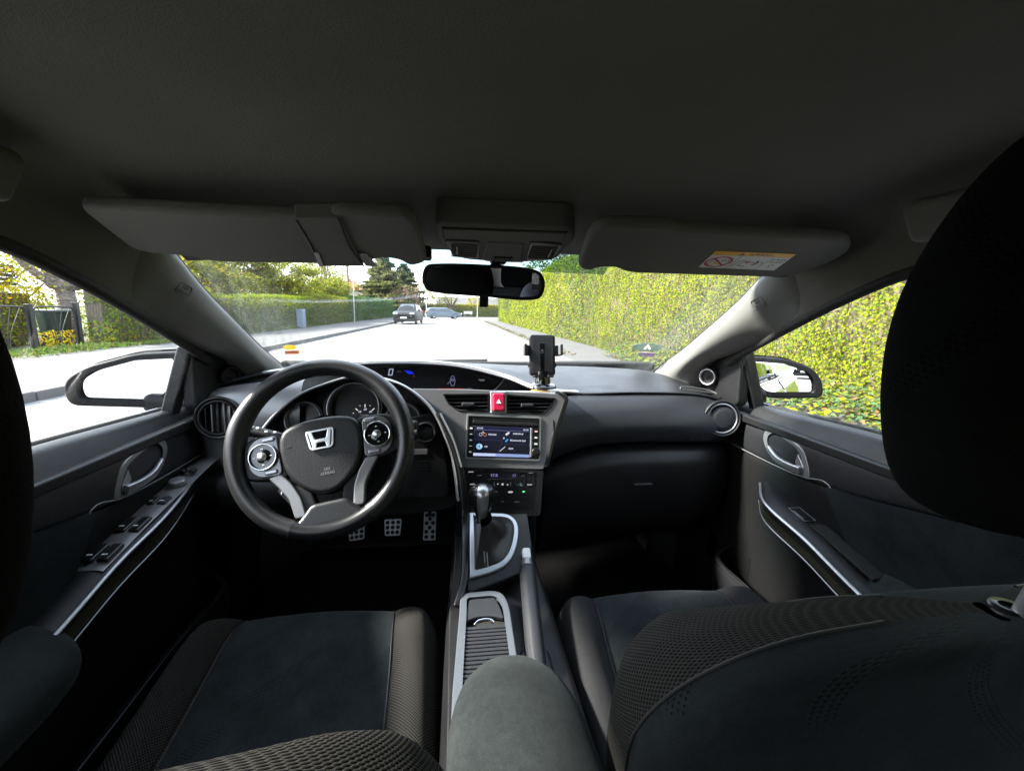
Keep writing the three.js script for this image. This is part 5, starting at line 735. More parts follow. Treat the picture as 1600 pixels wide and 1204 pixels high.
// ---- steering wheel
{
  const w = sub(car, 'steering_wheel', 'black leather three-spoke steering wheel, turned slightly');
  const W0 = frame([-0.352, 0.920, -0.914], [1, 0, 0], [0, Math.cos(R(24)), -Math.sin(R(24))]);
  const W = W0.clone().multiply(new THREE.Matrix4().makeRotationZ(R(11)));
  const A = g => tri(at(g, W));
  const wUV = g => { g = clean(g); const uv = g.attributes.uv; for (let i = 0; i < uv.count; i++) uv.setXY(i, uv.getX(i) * 1.1, uv.getY(i) * 0.1); return at(g, W); };
  const ringGeo = (a0, a1, rr_) => { const n = 72, m = 16, pos = [], uv = [], idx = []; for (let i = 0; i <= n; i++) { const a = lerp(a0, a1, i / n), bulge = 1 + 0.13 * Math.exp(-(((Math.abs(Math.atan2(Math.sin(a - Math.PI / 2), Math.cos(a - Math.PI / 2))) - 1.15) / 0.28) ** 2)); for (let k = 0; k <= m; k++) { const t = k / m * 2 * Math.PI, r = rr_ * bulge, x = 0.168 + Math.cos(t) * r, z = Math.sin(t) * r * 1.18; pos.push(Math.cos(a) * x, Math.sin(a) * x, z); uv.push(a * 0.17, t * 0.015); } } for (let i = 0; i < n; i++) for (let k = 0; k < m; k++) { const a = i * (m + 1) + k; idx.push(a, a + m + 1, a + 1, a + 1, a + m + 1, a + m + 2); } const g = new THREE.BufferGeometry(); g.setAttribute('position', new THREE.Float32BufferAttribute(pos, 3)); g.setAttribute('uv', new THREE.Float32BufferAttribute(uv, 2)); g.setIndex(idx); g.computeVertexNormals(); return at(g.toNonIndexed(), W); };
  part(w, 'rim', ringGeo(R(-64), R(244), 0.0178), M.leather);
  part(w, 'rim_bottom', ringGeo(R(242), R(298), 0.0172), M.smooth, 'smooth glossy lower rim section');
  part(w, 'rim_joint', [...[244, -64].map(a => at(new THREE.TorusGeometry(0.0182, 0.0011, 6, 20).scale(1, 1, 1).rotateX(Math.PI / 2).translate(0.170, 0, 0).rotateZ(R(a)), W))], M.black);
  part(w, 'stitching', at(new THREE.TorusGeometry(0.1528, 0.0011, 5, 180).translate(0, 0, 0.004), W), M.dash);
  // airbag cover
  const hub = splineShape([[-0.078, 0.030], [-0.066, 0.046], [-0.03, 0.056], [0.03, 0.056], [0.066, 0.046], [0.080, 0.028], [0.083, -0.005], [0.072, -0.045], [0.046, -0.078], [0.016, -0.096], [-0.016, -0.096], [-0.046, -0.078], [-0.071, -0.045], [-0.081, -0.005]]);
  part(w, 'airbag_cover', A(ext(hub, 0.045, 0.011, 6, 10).translate(0, 0, 0.012)), M.hub);
  part(w, 'airbag_letters', [A(text('SRS', 0.0055, 0.0012).translate(0.006, -0.050, 0.0113)), A(text('AIRBAG', 0.0055, 0.0012).translate(0.006, -0.058, 0.0113))], M.silver);
  part(w, 'horn_mark', A(rbox(0.009, 0.0035, 0.001, 0.0004, -0.060, 0.008, 0.012)), M.dashDark);
  // emblem: an upright H inside a rounded frame
  const eo = rounded([[-0.0285, 0.020], [0.0285, 0.020], [0.0225, -0.0205], [-0.0225, -0.0205]], 0.008); eo.holes.push(rounded([[-0.0255, 0.0172], [0.0255, 0.0172], [0.0200, -0.0178], [-0.0200, -0.0178]], 0.006, new THREE.Path()));
  const hs = new THREE.Shape([[-0.0225, 0.0170], [-0.0155, 0.0172], [-0.0115, 0.0025], [-0.0095, 0.0005], [0.0095, 0.0005], [0.0115, 0.0025], [0.0155, 0.0172], [0.0225, 0.0170], [0.0165, -0.0178], [0.0102, -0.0178], [0.0085, -0.0078], [0.0070, -0.0062], [-0.0070, -0.0062], [-0.0085, -0.0078], [-0.0102, -0.0178], [-0.0165, -0.0178]].map(p => new THREE.Vector2(...p)));
  const em = sub(w, 'wheel_emblem', 'chrome upright letter emblem in a rounded frame');
  part(em, 'emblem_back', A(ext(rounded([[-0.027, 0.019], [0.027, 0.019], [0.0215, -0.0195], [-0.0215, -0.0195]], 0.007), 0.003, 0).translate(0.002, 0.012, 0.0135)), M.gloss);
  part(em, 'emblem_frame', [A(ext(eo, 0.004, 0.0009).translate(0.002, 0.012, 0.0165)), A(ext(hs, 0.004, 0.0012).translate(0.002, 0.012, 0.0168))], mat(0.85, 0.86, 0.88, 0.3, { metalness: 0.6 }));
  // spokes
  for (const s of [-1, 1]) {
    const sp = sub(w, 'side_spoke');
    part(sp, 'spoke_plate', A(ext(rounded([[s * 0.074, 0.046], [s * 0.128, 0.044], [s * 0.160, 0.030], [s * 0.162, -0.034], [s * 0.130, -0.046], [s * 0.070, -0.052]], 0.012), 0.026, 0.006, 4).translate(0, 0, 0.000)), M.dashDark);
    part(sp, 'spoke_bezel', A(ext(rounded([[s * 0.084, 0.041], [s * 0.124, 0.039], [s * 0.141, 0.022], [s * 0.141, -0.022], [s * 0.124, -0.040], [s * 0.080, -0.042]], 0.012), 0.008, 0.002, 3).translate(0, 0, 0.0045)), M.silver);
    part(sp, 'button_dish', at(lathe([[0.0265, 0], [0.0265, 0.006], [0.024, 0.0075], [0.0225, 0.005], [0.009, 0.0055], [0.0085, 0.009], [0, 0.0095]], 36).translate(s * 0.112, 0.0, 0.004), W), M.gloss);
    part(sp, 'button_ring', at(new THREE.TorusGeometry(0.0255, 0.0016, 8, 40).translate(s * 0.112, 0.0, 0.0105), W), M.chrome);
    part(sp, 'button_cap', at(lathe([[0.0085, 0], [0.008, 0.004], [0, 0.005]], 24).translate(s * 0.112, 0, 0.0115), W), M.bright);
    for (const [x, y] of [[0, 0.016], [0, -0.016], [0.016, 0], [-0.016, 0]]) part(sp, 'button_symbol', A(rbox(0.0042, 0.0016, 0.0008, 0.0003, s * 0.112 + x, y, 0.0102)), M.white);
    for (const y of [0.033, -0.033]) part(sp, 'paddle_button', A(rbox(0.024, 0.009, 0.006, 0.003, s * 0.100, y, 0.0055)), M.satin);
    // lower spoke arm with its bright blade
    part(w, 'lower_spoke', A(ext(rounded([[s * 0.030, -0.082], [s * 0.060, -0.066], [s * 0.078, -0.050], [s * 0.072, -0.075], [s * 0.055, -0.120], [s * 0.062, -0.158], [s * 0.016, -0.158], [s * 0.022, -0.120]], 0.008), 0.022, 0.005, 3).translate(0, 0, 0.002)), M.dashDark);
    part(w, 'spoke_blade', A(ext(rounded([[s * 0.082, -0.040], [s * 0.108, -0.044], [s * 0.092, -0.064], [s * 0.074, -0.092], [s * 0.066, -0.134], [s * 0.044, -0.132], [s * 0.050, -0.094], [s * 0.064, -0.064]], 0.008), 0.016, 0.003, 3).translate(0, 0, 0.006)), M.silver);
  }
  part(w, 'lower_grip', A(ext(rounded([[-0.034, -0.112], [0.034, -0.112], [0.046, -0.126, 0.012], [0.074, -0.150], [0.062, -0.162], [0, -0.176], [-0.062, -0.162], [-0.074, -0.150], [-0.046, -0.126, 0.012]], 0.010), 0.024, 0.008, 4).translate(0, 0, 0.011)), M.leather);
  part(w, 'hub_back', at(lathe([[0.07, -0.03], [0.062, -0.06], [0.045, -0.075]], 32), W), M.black);
  const ph = sub(w, 'phone_keys'); part(ph, 'key_plate', A(ext(rounded([[-0.098, -0.072], [-0.080, -0.062], [-0.044, -0.118], [-0.052, -0.128], [-0.062, -0.122]], 0.006), 0.01, 0.002).translate(0, 0, -0.002)), M.black);
  part(ph, 'key_symbol', [A(new THREE.TorusGeometry(0.0042, 0.001, 5, 12, 3.4).translate(-0.084, -0.078, -0.001)), A(new THREE.TorusGeometry(0.0032, 0.0009, 5, 14).translate(-0.060, -0.112, -0.001))], M.white);
  // column cowl and stalks
  const col = sub(car, 'steering_column', 'black column cowl with stalk switches');
  part(col, 'column_cowl', tri(at(rbox(0.13, 0.12, 0.20, 0.03, 0, -0.025, -0.145), W0)), M.black);
  const st = sub(col, 'indicator_stalk'); part(st, 'stalk_arm', tri(at(bar([-0.05, 0.012, -0.075], [-0.165, 0.042, -0.07], 0.011, 0.0125, 14), W0)), M.black);
  part(st, 'stalk_tip', tri(at(merge([bar([-0.165, 0.042, -0.07], [-0.205, 0.052, -0.066], 0.0125, 0.012, 14), bar([-0.175, 0.030, -0.055], [-0.19, -0.006, -0.05], 0.004, 0.009, 10)]), W0)), M.gloss);
  for (let k = 0; k < 6; k++) part(st, 'stalk_symbol', tri(at(rbox(0.006, 0.0035, 0.001, 0.0004, -0.10 - k * 0.018, 0.031 + k * 0.0047 + (k % 2) * 0.003, -0.0585), W0)), M.white);
  const st2 = sub(col, 'wiper_stalk'); part(st2, 'stalk_arm', tri(at(bar([0.05, 0.012, -0.075], [0.185, 0.030, -0.07], 0.010, 0.012, 14), W0)), M.black);
}
// ---- front doors
for (const s of [-1, 1]) {
  const d = sub(car, 'front_door', s > 0 ? 'passenger door with sunlit upper pad and silver handle' : 'driver door with window switch panel and silver handle');
  const X = l => l.map(p => [p[0] * s, p[1], p[2]]);
  const zs = [-1.215, -1.10, -0.95, -0.78, -0.60, -0.40, -0.15, 0.15];
  const sill = [0.950, 0.955, 0.962, 0.970, 0.975, 0.982, 0.988, 0.992], seam = [0.838, 0.838, 0.838, 0.848, 0.880, 0.915, 0.92, 0.92];
  const xo = [0, 0.002, 0.004, 0.006, 0.006, 0.004, 0, 0];
  part(d, 'upper_pad', surf([[0.762, 0.000, 0], [0.748, 0.004, 0], [0.728, -0.004, 0], [0.712, -0.035, 0], [0.704, -0.5, 1], [0.703, -0.85, 1], [0.708, -1, 1], [0.722, -1.01, 1]].map(([x, dy, rel]) => X(zs.map((z, i) => [x - xo[i] + (i === 0 ? -0.004 : 0), rel ? sill[i] + dy * (sill[i] - seam[i]) : sill[i] + dy, z]))), 4, 4), M.doorPad);
  part(d, 'lower_panel', surf([[0, 0.712], [-0.01, 0.7045], [-0.06, 0.702], [-0.16, 0.706], [-0.30, 0.704], [-0.42, 0.70], [-0.52, 0.69]].map(([dy, x]) => X(zs.map((z, i) => [x, lerp(seam[i], 0.84, Math.min(1, -dy * 6)) - 0.004 + dy, z]))), 4, 4), M.doorPlastic);
  part(d, 'window_glass', surf([X([[0.668, 1.07, -1.16], [0.655, 1.16, -0.965], [0.653, 1.25, -0.76], [0.652, 1.30, -0.45], [0.652, 1.315, 0.02]]), X([[0.70, 1.0, -1.16], [0.70, 1.05, -0.965], [0.70, 1.1, -0.76], [0.70, 1.13, -0.45], [0.70, 1.14, 0.02]]), X([[0.745, 0.93, -1.16], [0.75, 0.93, -0.965], [0.75, 0.93, -0.76], [0.75, 0.94, -0.45], [0.75, 0.94, 0.02]])], 3, 4), M.glass);
  part(d, 'window_seal', tube(X(zs.map((z, i) => [0.765 - xo[i], sill[i] + 0.002, z])), 0.006, 40, 8), M.rubber);
  // mirror sail panel with tweeter
  const F = frame([s * 0.690, 0.99, -1.17], [0, 0, -s], [0, 1, 0]); const fx = s; // local x: forward on the right door, backward on the left
  const q = l => l.map(p => [p[0] * 1, p[1]]);
  const fw = l => l.map(p => [s > 0 ? p[0] : -p[0] * -1, p[1]]);
  part(d, 'sail_panel', tri(at(ext(rounded([[-0.080, 0.132], [-0.01, 0.122], [0.085, 0.092], [0.135, 0.02], [0.135, -0.04], [-0.085, -0.035]].map(p => [p[0], p[1]]), 0.02), 0.03, 0.006, 3).translate(0, 0, 0), s > 0 ? frame([0.676, 0.99, -1.17], [0, 0, -1], [0, 1, 0]).multiply(new THREE.Matrix4().makeScale(1, 1, -1)) : frame([-0.676, 0.99, -1.17], [0, 0, -1], [0, 1, 0]))), M.black);
  part(d, 'sail_post', tri(at(rbox(0.03, 0.17, 0.03, 0.006), new THREE.Matrix4().makeRotationZ(s * 0.32).setPosition(s * 0.715, 1.025, -1.092))), M.black);
  const TW = frame([s * 0.672, 1.018, -1.205], [0, 0, s], [0, 1, 0]); TW.makeBasis(V(0, 0, s), V(0, 1, 0), V(-s, 0, 0)).setPosition(s * 0.657, 1.020, -1.205); TW.multiply(new THREE.Matrix4().makeRotationY(R(32) * s).multiply(new THREE.Matrix4().makeRotationX(R(0))));
  const tw = sub(d, 'tweeter', s > 0 ? 'round tweeter with a pale ring' : 'dark round tweeter');
  part(tw, 'tweeter_ring', at(lathe([[0.026, -0.02], [0.026, 0.004], [0.0225, 0.008], [0.0195, 0.004], [0.019, -0.004]], 36), TW), s > 0 ? M.satin : M.black);
  part(tw, 'tweeter_cone', at(lathe([[0.0195, -0.003], [0.013, 0.000], [0.008, -0.003], [0.003, 0.002], [0, 0.0025]], 32), TW), M.dashDark);
  // inner handle
  const E = new THREE.Matrix4().makeBasis(V(0, 0, -1), V(0, 1, 0), V(-1 * s, 0, 0)); E.setPosition(s * 0.7045, 0.85, -0.95); // local x forward, y up, z into the cabin
  if (s > 0) E.multiply(new THREE.Matrix4().identity());
  const bez = [[0.050, 0.056, 0.02], [0.046, 0.030, 0.02], [0.016, 0.004, 0.03], [-0.040, -0.009, 0.03], [-0.106, -0.007, 0.012], [-0.104, 0.018, 0.02], [-0.080, 0.056, 0.02], [-0.015, 0.074, 0.03], [0.030, 0.076, 0.02]];
  const cx = -0.025, cy = 0.033, sc = (l, k) => l.map(p => [cx + (p[0] - cx) * k, cy + (p[1] - cy) * k, p[2]]);
  const hd = sub(d, 'inner_handle', 'silver lever in a dark oval bezel'), bz = rounded(sc(bez, 1.04), 0.015); bz.holes.push(rounded(sc(bez, 0.86), 0.012, new THREE.Path()));
  const side = g => tri(at(g, E));
  part(hd, 'handle_bezel', side(ext(bz, 0.02, 0.004, 4).translate(0, 0, 0.008)), M.silver);
  part(hd, 'handle_cup', side(ext(rounded(sc(bez, 0.95), 0.012), 0.004, 0).translate(0, 0, 0.0012)), M.hole);
  part(hd, 'cup_shell', side(ext(rounded([[0.012, 0.055], [0.0, 0.022], [-0.066, 0.012], [-0.073, 0.03], [-0.05, 0.053]], 0.008), 0.002, 0).translate(0, 0, 0.0035)), M.dash);
  part(hd, 'lever', side(merge([ribbon([[0.026, 0.024, 0.008], [-0.01, 0.010, 0.013], [-0.05, 0.006, 0.014], [-0.088, 0.007, 0.012]], 0.010, 0.018, [0, 1, 0.2]), ext(rounded([[-0.070, 0.042], [-0.064, 0.018], [-0.092, 0.004], [-0.092, 0.016]], 0.004), 0.012, 0.002).translate(0, 0, 0.010)])), M.satin);
  // armrest with bright strip
  const y0 = s > 0 ? 0 : 0.018, xi = s > 0 ? 0.622 : 0.650;
  const top = s > 0 ? [[-0.955, 0.792], [-0.87, 0.781], [-0.744, 0.757], [-0.616, 0.725], [-0.45, 0.70], [-0.2, 0.69]] : [[-1.125, 0.832], [-0.90, 0.794], [-0.76, 0.768], [-0.63, 0.733], [-0.45, 0.700], [-0.2, 0.69]];
  const nose = s > 0 ? 0.66 : 0.685;
  part(d, 'armrest', surf([[0.702, 0.004], [xi + 0.03, 0.006], [xi + 0.004, 0.000], [xi, -0.012], [xi + 0.012, -0.05], [0.70, -0.085]].map(([x, dy], j) => X(top.map(([z, y], i) => [i === 0 ? lerp(x, 0.70, 0.75) : x, y + dy, z]))), 4, 3), M.black);
  part(d, 'armrest_strip', ribbon(X(top.map(([z, y], i) => [xi - 0.002 + (i === 0 ? (s > 0 ? 0.05 : 0.036) : 0), y - 0.003, z]).slice(0, 5)), 0.0065, 0.009, [s * -0.7, 0.7, 0]), M.satin);
  part(d, 'armrest_band', ribbon(X(top.map(([z, y], i) => [xi + 0.004 + (i === 0 ? 0.05 : 0), y - 0.026, z]).slice(0, 5)), 0.006, 0.030, [0, 1, 0]), mat(0.05, 0.047, 0.03, 0.35, { metalness: 0.5 }));
  part(d, 'armrest_line', tube(X(top.map(([z, y], i) => [xi + 0.002 + (i === 0 ? 0.046 : 0), y - 0.046, z]).slice(0, 5)), 0.0016, 30, 6), M.satin);
  // suede insert and elbow pad
  const fy = (z) => lerp(0.862, 0.915, clamp((-0.80 - z) / -0.4, 0, 1));
  const ft = [[-0.795, 0.848], [-0.70, 0.860], [-0.55, 0.888], [-0.40, 0.913], [-0.15, 0.917], [0.12, 0.917]], fb = [[-0.690, 0.725], [-0.655, 0.70], [-0.53, 0.68], [-0.40, 0.67], [-0.15, 0.66], [0.12, 0.66]];
  part(d, 'fabric_insert', surf([0, 0.08, 0.5, 0.92, 1].map((t, j) => X(ft.map((p, i) => [0.702 - [0, 0.010, 0.016, 0.014, 0][j], lerp(p[1], fb[i][1], t), lerp(p[0], fb[i][0], t)]))), 4, 4), M.doorCloth);
  part(d, 'elbow_pad', surf([-0.672, -0.655, -0.61, -0.5, -0.35, -0.2].map((z, j) => Array.from({ length: 9 }, (_, k) => { const a = k / 8 * Math.PI, r = [0.15, 0.7, 1, 1.05, 1, 0.9][j]; return [s * (0.705 - Math.sin(a) * (0.085 + (s < 0 ? 0.012 : 0)) * r), 0.700 + y0 * 0 - j * 0.004 + Math.cos(a) * 0.062 * r, z]; })), 3, 4), M.suedePlain);
  part(d, 'trim_seam', tube(X([[0.7, 0.840, -1.17], [0.699, 0.838, -0.95], [0.699, 0.842, -0.86], [0.699, 0.853, -0.795], [0.697, 0.79, -0.745], [0.69, 0.725, -0.69]]), 0.0016, 40, 6), M.silver);
  // switches
  const sw = sub(d, 'window_switches');
  if (s < 0) {
    const plate = surf([[0.700, 0.006], [0.672, 0.008], [0.654, 0.005]].map(([x, dy]) => [[-1.115, 0.829], [-0.98, 0.808], [-0.86, 0.788], [-0.74, 0.762]].map(([z, y]) => [-x, y + dy, z])), 3, 2);
    part(sw, 'switch_plate', plate, M.silver);
    const key = (z, x, w, l, m = M.smooth, nm = 'window_key') => { const y = lerp(0.762, 0.829, (-z - 0.74) / 0.375) + 0.012; part(sw, nm, tri(at(rbox(w, 0.008, l, 0.003), new THREE.Matrix4().makeRotationX(0.175).setPosition(-x, y, z))), m); part(sw, 'key_mark', tri(at(rbox(w * 0.5, 0.001, 0.0025, 0.0004), new THREE.Matrix4().makeRotationX(0.175).setPosition(-x, y + 0.0045, z + l * 0.3))), M.white); };
    key(-0.775, 0.666, 0.018, 0.042); key(-0.775, 0.689, 0.018, 0.042); key(-0.85, 0.666, 0.018, 0.042); key(-0.85, 0.689, 0.018, 0.042); key(-0.925, 0.668, 0.016, 0.026, M.dash); key(-0.925, 0.688, 0.014, 0.026, M.smooth);
    part(sw, 'mirror_knob', at(lathe([[0.0165, -0.004], [0.016, 0.005], [0.0135, 0.008], [0, 0.008]], 28).rotateX(-Math.PI / 2).rotateX(0.175), tr(-0.676, 0.822, -0.985)), M.silver);
    for (const x of [0.668, 0.688]) part(sw, 'lock_key', tri(at(rbox(0.015, 0.010, 0.017, 0.006), tr(-x, 0.832, -1.028))), M.smooth);
  } else {
    part(sw, 'switch_recess', tri(at(rbox(0.026, 0.004, 0.055, 0.001), new THREE.Matrix4().makeRotationX(0.17).setPosition(0.662, 0.776, -0.815))), M.hole);
    part(sw, 'window_key', tri(at(rbox(0.022, 0.008, 0.034, 0.003), new THREE.Matrix4().makeRotationX(0.17).setPosition(0.662, 0.776, -0.808))), M.smooth);
    const o = rounded([[-0.014, -0.024], [0.014, -0.024], [0.014, 0.024], [-0.014, 0.024]], 0.002); o.holes.push(rounded([[-0.013, -0.023], [0.013, -0.023], [0.013, 0.023], [-0.013, 0.023]], 0.002, new THREE.Path()));
    part(sw, 'recess_edge', at(ext(o, 0.001, 0).rotateX(-Math.PI / 2).rotateX(0.17), tr(0.662, 0.7795, -0.81)), M.bright);
    part(d, 'grip_pocket', tri(at(rbox(0.034, 0.006, 0.15, 0.012), new THREE.Matrix4().makeRotationX(0.2).setPosition(0.668, 0.757, -0.70))), M.hole);
  }
  // door bin
  part(d, 'door_bin', surf([[-0.30, 0.635], [-0.33, 0.628], [-0.42, 0.64], [-0.52, 0.66]].map(([dy, x]) => X([-1.10, -1.05, -0.85, -0.6, -0.4].map((z, i) => [i === 0 ? 0.70 : x, 0.84 + dy - 0.03 * (i > 2 ? 1 : 0), z]))), 4, 3), M.black);
  part(d, 'bin_edge', ribbon(X([[0.698, 0.545, -1.09], [0.634, 0.54, -1.04], [0.634, 0.535, -0.85], [0.636, 0.52, -0.6], [0.65, 0.51, -0.42]]), 0.012, 0.008), M.smooth);
  // outer skin, with a bright sill strip
  const ox = [[0.955, 0.768], [0.94, 0.785], [0.86, 0.83], [0.70, 0.855], [0.5, 0.86], [0.30, 0.84], [0.2, 0.80]];
  part(d, 'outer_skin', surf(ox.map(([y, x]) => X([[x, y - 0.012, -1.25], [x + 0.003, y - 0.003, -0.9], [x + 0.005, y + 0.006, -0.5], [x + 0.005, y + 0.012, 0.12]])), 3, 3), M.paint);
  part(d, 'sill_strip', ribbon(X([[0.778, 0.950, -1.2], [0.780, 0.958, -0.9], [0.782, 0.966, -0.5], [0.782, 0.972, 0.12]]), 0.006, 0.014), M.chrome);
  const oh = sub(d, 'outer_handle'); part(oh, 'pull_grip', ribbon(X([[0.855, 0.835, -0.06], [0.885, 0.842, -0.02], [0.887, 0.842, 0.06], [0.857, 0.838, 0.10]]), 0.014, 0.026), M.chrome);
}
// ---- door mirrors
for (const s of [-1, 1]) {
  const m = sub(car, 'door_mirror', s > 0 ? 'door mirror reflecting the flank and the road behind' : 'door mirror reflecting the bright road');
  // glass frame: local x runs outward from the car
  const c = s > 0 ? V(0.895, 1.016, -1.195) : V(-0.868, 1.018, -1.150);
  const eye = s > 0 ? V(-0.42, 0.10, 1.195).normalize() : V(0.55, 0.08, 1.15).normalize(); // direction towards the driver and the back of the car
  const look = s > 0 ? V(-0.065, -0.030, 1).normalize() : V(-0.16, -0.09, 1).normalize();
  const toCam = camera.position.clone().sub(c).normalize(), n = toCam.clone().add(look).normalize();
  const xo = V(s, 0, 0).addScaledVector(n, -n.x * s).normalize(), up = V(0, 1, 0).addScaledVector(n, -n.y).normalize().addScaledVector(xo, 0), yy = n.clone().cross(xo).multiplyScalar(s);
  const B = new THREE.Matrix4().makeBasis(xo, yy.dot(V(0, 1, 0)) < 0 ? yy.negate() : yy, n).setPosition(c);
  // shapes in local (outward, up)
  const gl = s > 0 ? [[-0.098, 0.056], [0.0, 0.050], [0.062, 0.028], [0.085, -0.005], [0.088, -0.044], [-0.025, -0.050], [-0.052, -0.044], [-0.092, -0.010]] : [[-0.098, 0.055], [-0.02, 0.051], [0.055, 0.028], [0.084, 0.008], [0.090, -0.015], [0.084, -0.042], [-0.035, -0.052], [-0.060, -0.046], [-0.098, -0.008]];
  if (s < 0) for (const p of gl) { p[0] = p[0] * 1.10 - 0.004; p[1] *= 1.08; }
  const gs = rounded(gl, 0.014), big = k => gl.map(p => [-0.005 + (p[0] + 0.005) * k, 0.002 + (p[1] - 0.002) * (k + 0.03)]);
  const rim = rounded(big(1.16), 0.022); rim.holes.push(rounded(gl.map(p => [p[0] * 1.0, p[1]]), 0.014, new THREE.Path()));
  part(m, 'mirror_glass', at(flat(rounded(big(1.02), 0.014)).translate(0, 0, -0.004), B), M.mirror);
  part(m, 'mirror_rim', tri(at(ext(rim, 0.05, 0.006, 4).translate(0, 0, 0.012), B)), M.mirrorCase);
  part(m, 'mirror_shell', at(surf([0, 0.35, 0.7, 1].map((t, j) => rounded(big([1.165, 1.13, 0.9, 0.25][j]), 0.02).getPoints(6).filter((_, i) => i % 2 === 0).map(p => [p.x, p.y + 0.004, -0.03 - [0, 0.04, 0.075, 0.09][j]])), 1, 3, { closedU: true }), B), M.paint);
  part(m, 'mirror_foot', tri(at(rbox(0.13, 0.05, 0.05, 0.02), new THREE.Matrix4().makeRotationZ(s * 0.1).setPosition(s * 0.775, 0.955, s > 0 ? -1.20 : -1.17))), M.mirrorCase);
}

// ---- centre console
const con = sub(car, 'centre_console', 'black centre console with gear lever, roller tray and handbrake');
{
  const G = frame([0, 0.678, -0.93], [1, 0, 0], [0, Math.sin(R(26)), -Math.cos(R(26))]);
  part(con, 'gear_panel', tri(at(ext(rounded([[-0.060, 0.105], [0.094, 0.098], [0.092, -0.020], [0.070, -0.075], [-0.060, -0.118]], 0.015), 0.03, 0.004, 3), G)), M.black);
  const fo = [[-0.049, 0.084, 0.004], [0.046, 0.077, 0.02], [0.068, 0.050, 0.03], [0.060, -0.004, 0.03], [0.039, -0.052, 0.03], [0.004, -0.073, 0.03], [-0.052, -0.086, 0.004]], fi = [[-0.040, 0.077, 0.004], [0.044, 0.069, 0.018], [0.060, 0.048, 0.025], [0.052, -0.004, 0.03], [0.032, -0.045, 0.03], [0.0, -0.063, 0.03], [-0.042, -0.072, 0.008]];
  const fs = rounded(fo, 0.01); fs.holes.push(rounded(fi, 0.01, new THREE.Path()));
  part(con, 'gear_frame', tri(at(ext(fs, 0.012, 0.0025, 3).translate(0, 0, 0.006), G)), mat(0.40, 0.41, 0.43, 0.36, { metalness: 0.7 }));
  const bootS = rounded(fi, 0.02).getPoints(5), bc = [-0.022, 0.012];
  const ring = (k, z, fold, tw) => bootS.map((p, i) => { const a = Math.atan2(p.y - bc[1], p.x - bc[0]), f = 1 + fold * Math.sin(a * 5 + tw); return V(bc[0] + (p.x - bc[0]) * k * f, bc[1] + (p.y - bc[1]) * k * f, z).applyMatrix4(G).toArray(); });
  part(con, 'gear_boot', surf([ring(1.01, 0.002, 0, 0), ring(0.9, 0.010, 0.03, 0.5), ring(0.66, 0.020, 0.08, 1.2), ring(0.45, 0.040, 0.10, 2), ring(0.30, 0.058, 0.06, 2.4), ring(0.26, 0.074, 0.02, 2.6)], 2, 5, { closedU: true }), M.leather, 'black leather gear boot with stitched folds');
  part(con, 'boot_stitching', [tube([[-0.018, -0.062, 0.006], [-0.020, -0.035, 0.024], [-0.024, -0.008, 0.044]].map(p => V(...p).applyMatrix4(G).toArray()), 0.0008, 20, 5), tube([[-0.012, -0.062, 0.006], [-0.014, -0.035, 0.024], [-0.019, -0.008, 0.044]].map(p => V(...p).applyMatrix4(G).toArray()), 0.0008, 20, 5)], M.satin);
  part(con, 'gear_collar', tri(bar([-0.022, 0.728, -0.938], [-0.0225, 0.756, -0.934], 0.013, 0.012, 20)), M.chrome);
  const kn = sub(con, 'gear_knob', 'rounded silver and black gear knob'), KF = new THREE.Matrix4().makeRotationX(-0.12).setPosition(-0.022, 0.754, -0.933);
  const knob = (sx, sz, zoff) => at(new THREE.LatheGeometry([[0.013, -0.010], [0.0165, 0.002], [0.0225, 0.018], [0.0275, 0.034], [0.0275, 0.047], [0.022, 0.057], [0.011, 0.0625], [0.00001, 0.0635]].map(p => new THREE.Vector2(...p)), 32).scale(sx, 1, sz).translate(0, 0, zoff), KF);
  part(kn, 'knob_body', knob(1.06, 1.18, 0), M.smooth); part(kn, 'knob_face', knob(0.80, 1.1, 0.0045), M.satin);
  // tunnel and trim
  const tun = surf([[-0.115, 0.30], [-0.108, 0.50], [-0.095, 0.595], [-0.080, 0.606], [0.02, 0.602], [0.09, 0.592], [0.122, 0.575], [0.130, 0.50], [0.135, 0.30]].map(([x, y]) => [-1.06, -0.95, -0.82, -0.6, -0.35, -0.1].map((z, i) => [x * (i < 2 ? 0.9 : 1), y + (y > 0.55 ? [0.055, 0.03, 0.0, -0.004, -0.01, -0.01][i] : 0), z])), 3, 4);
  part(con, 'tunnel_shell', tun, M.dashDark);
  part(con, 'stack_sides', tri(merge([rbox(0.02, 0.40, 0.14, 0.006, -0.070, 0.56, -1.085), rbox(0.02, 0.40, 0.14, 0.006, 0.112, 0.54, -1.10), rbox(0.17, 0.3, 0.03, 0.004, 0.02, 0.62, -1.08)])), M.black);
  const dv = [[-0.122, 0.952, -1.066], [-0.088, 0.885, -1.042], [-0.071, 0.830, -1.022], [-0.062, 0.765, -0.998], [-0.060, 0.718, -0.98], [-0.060, 0.680, -0.92], [-0.064, 0.645, -0.85], [-0.078, 0.622, -0.795]];
  part(con, 'console_divider', ribbon(dv, 0.016, 0.012, [0, 0.5, 0.8]), M.smooth);
  part(con, 'divider_line', tube(dv.slice(0, 3).map(p => [p[0] + 0.004, p[1], p[2] + 0.007]), 0.0024, 24, 6), M.bright);
  // roller tray
  const T = frame([0, 0.6225, -0.70], [1, 0, 0], [0, 0.05, -1]);
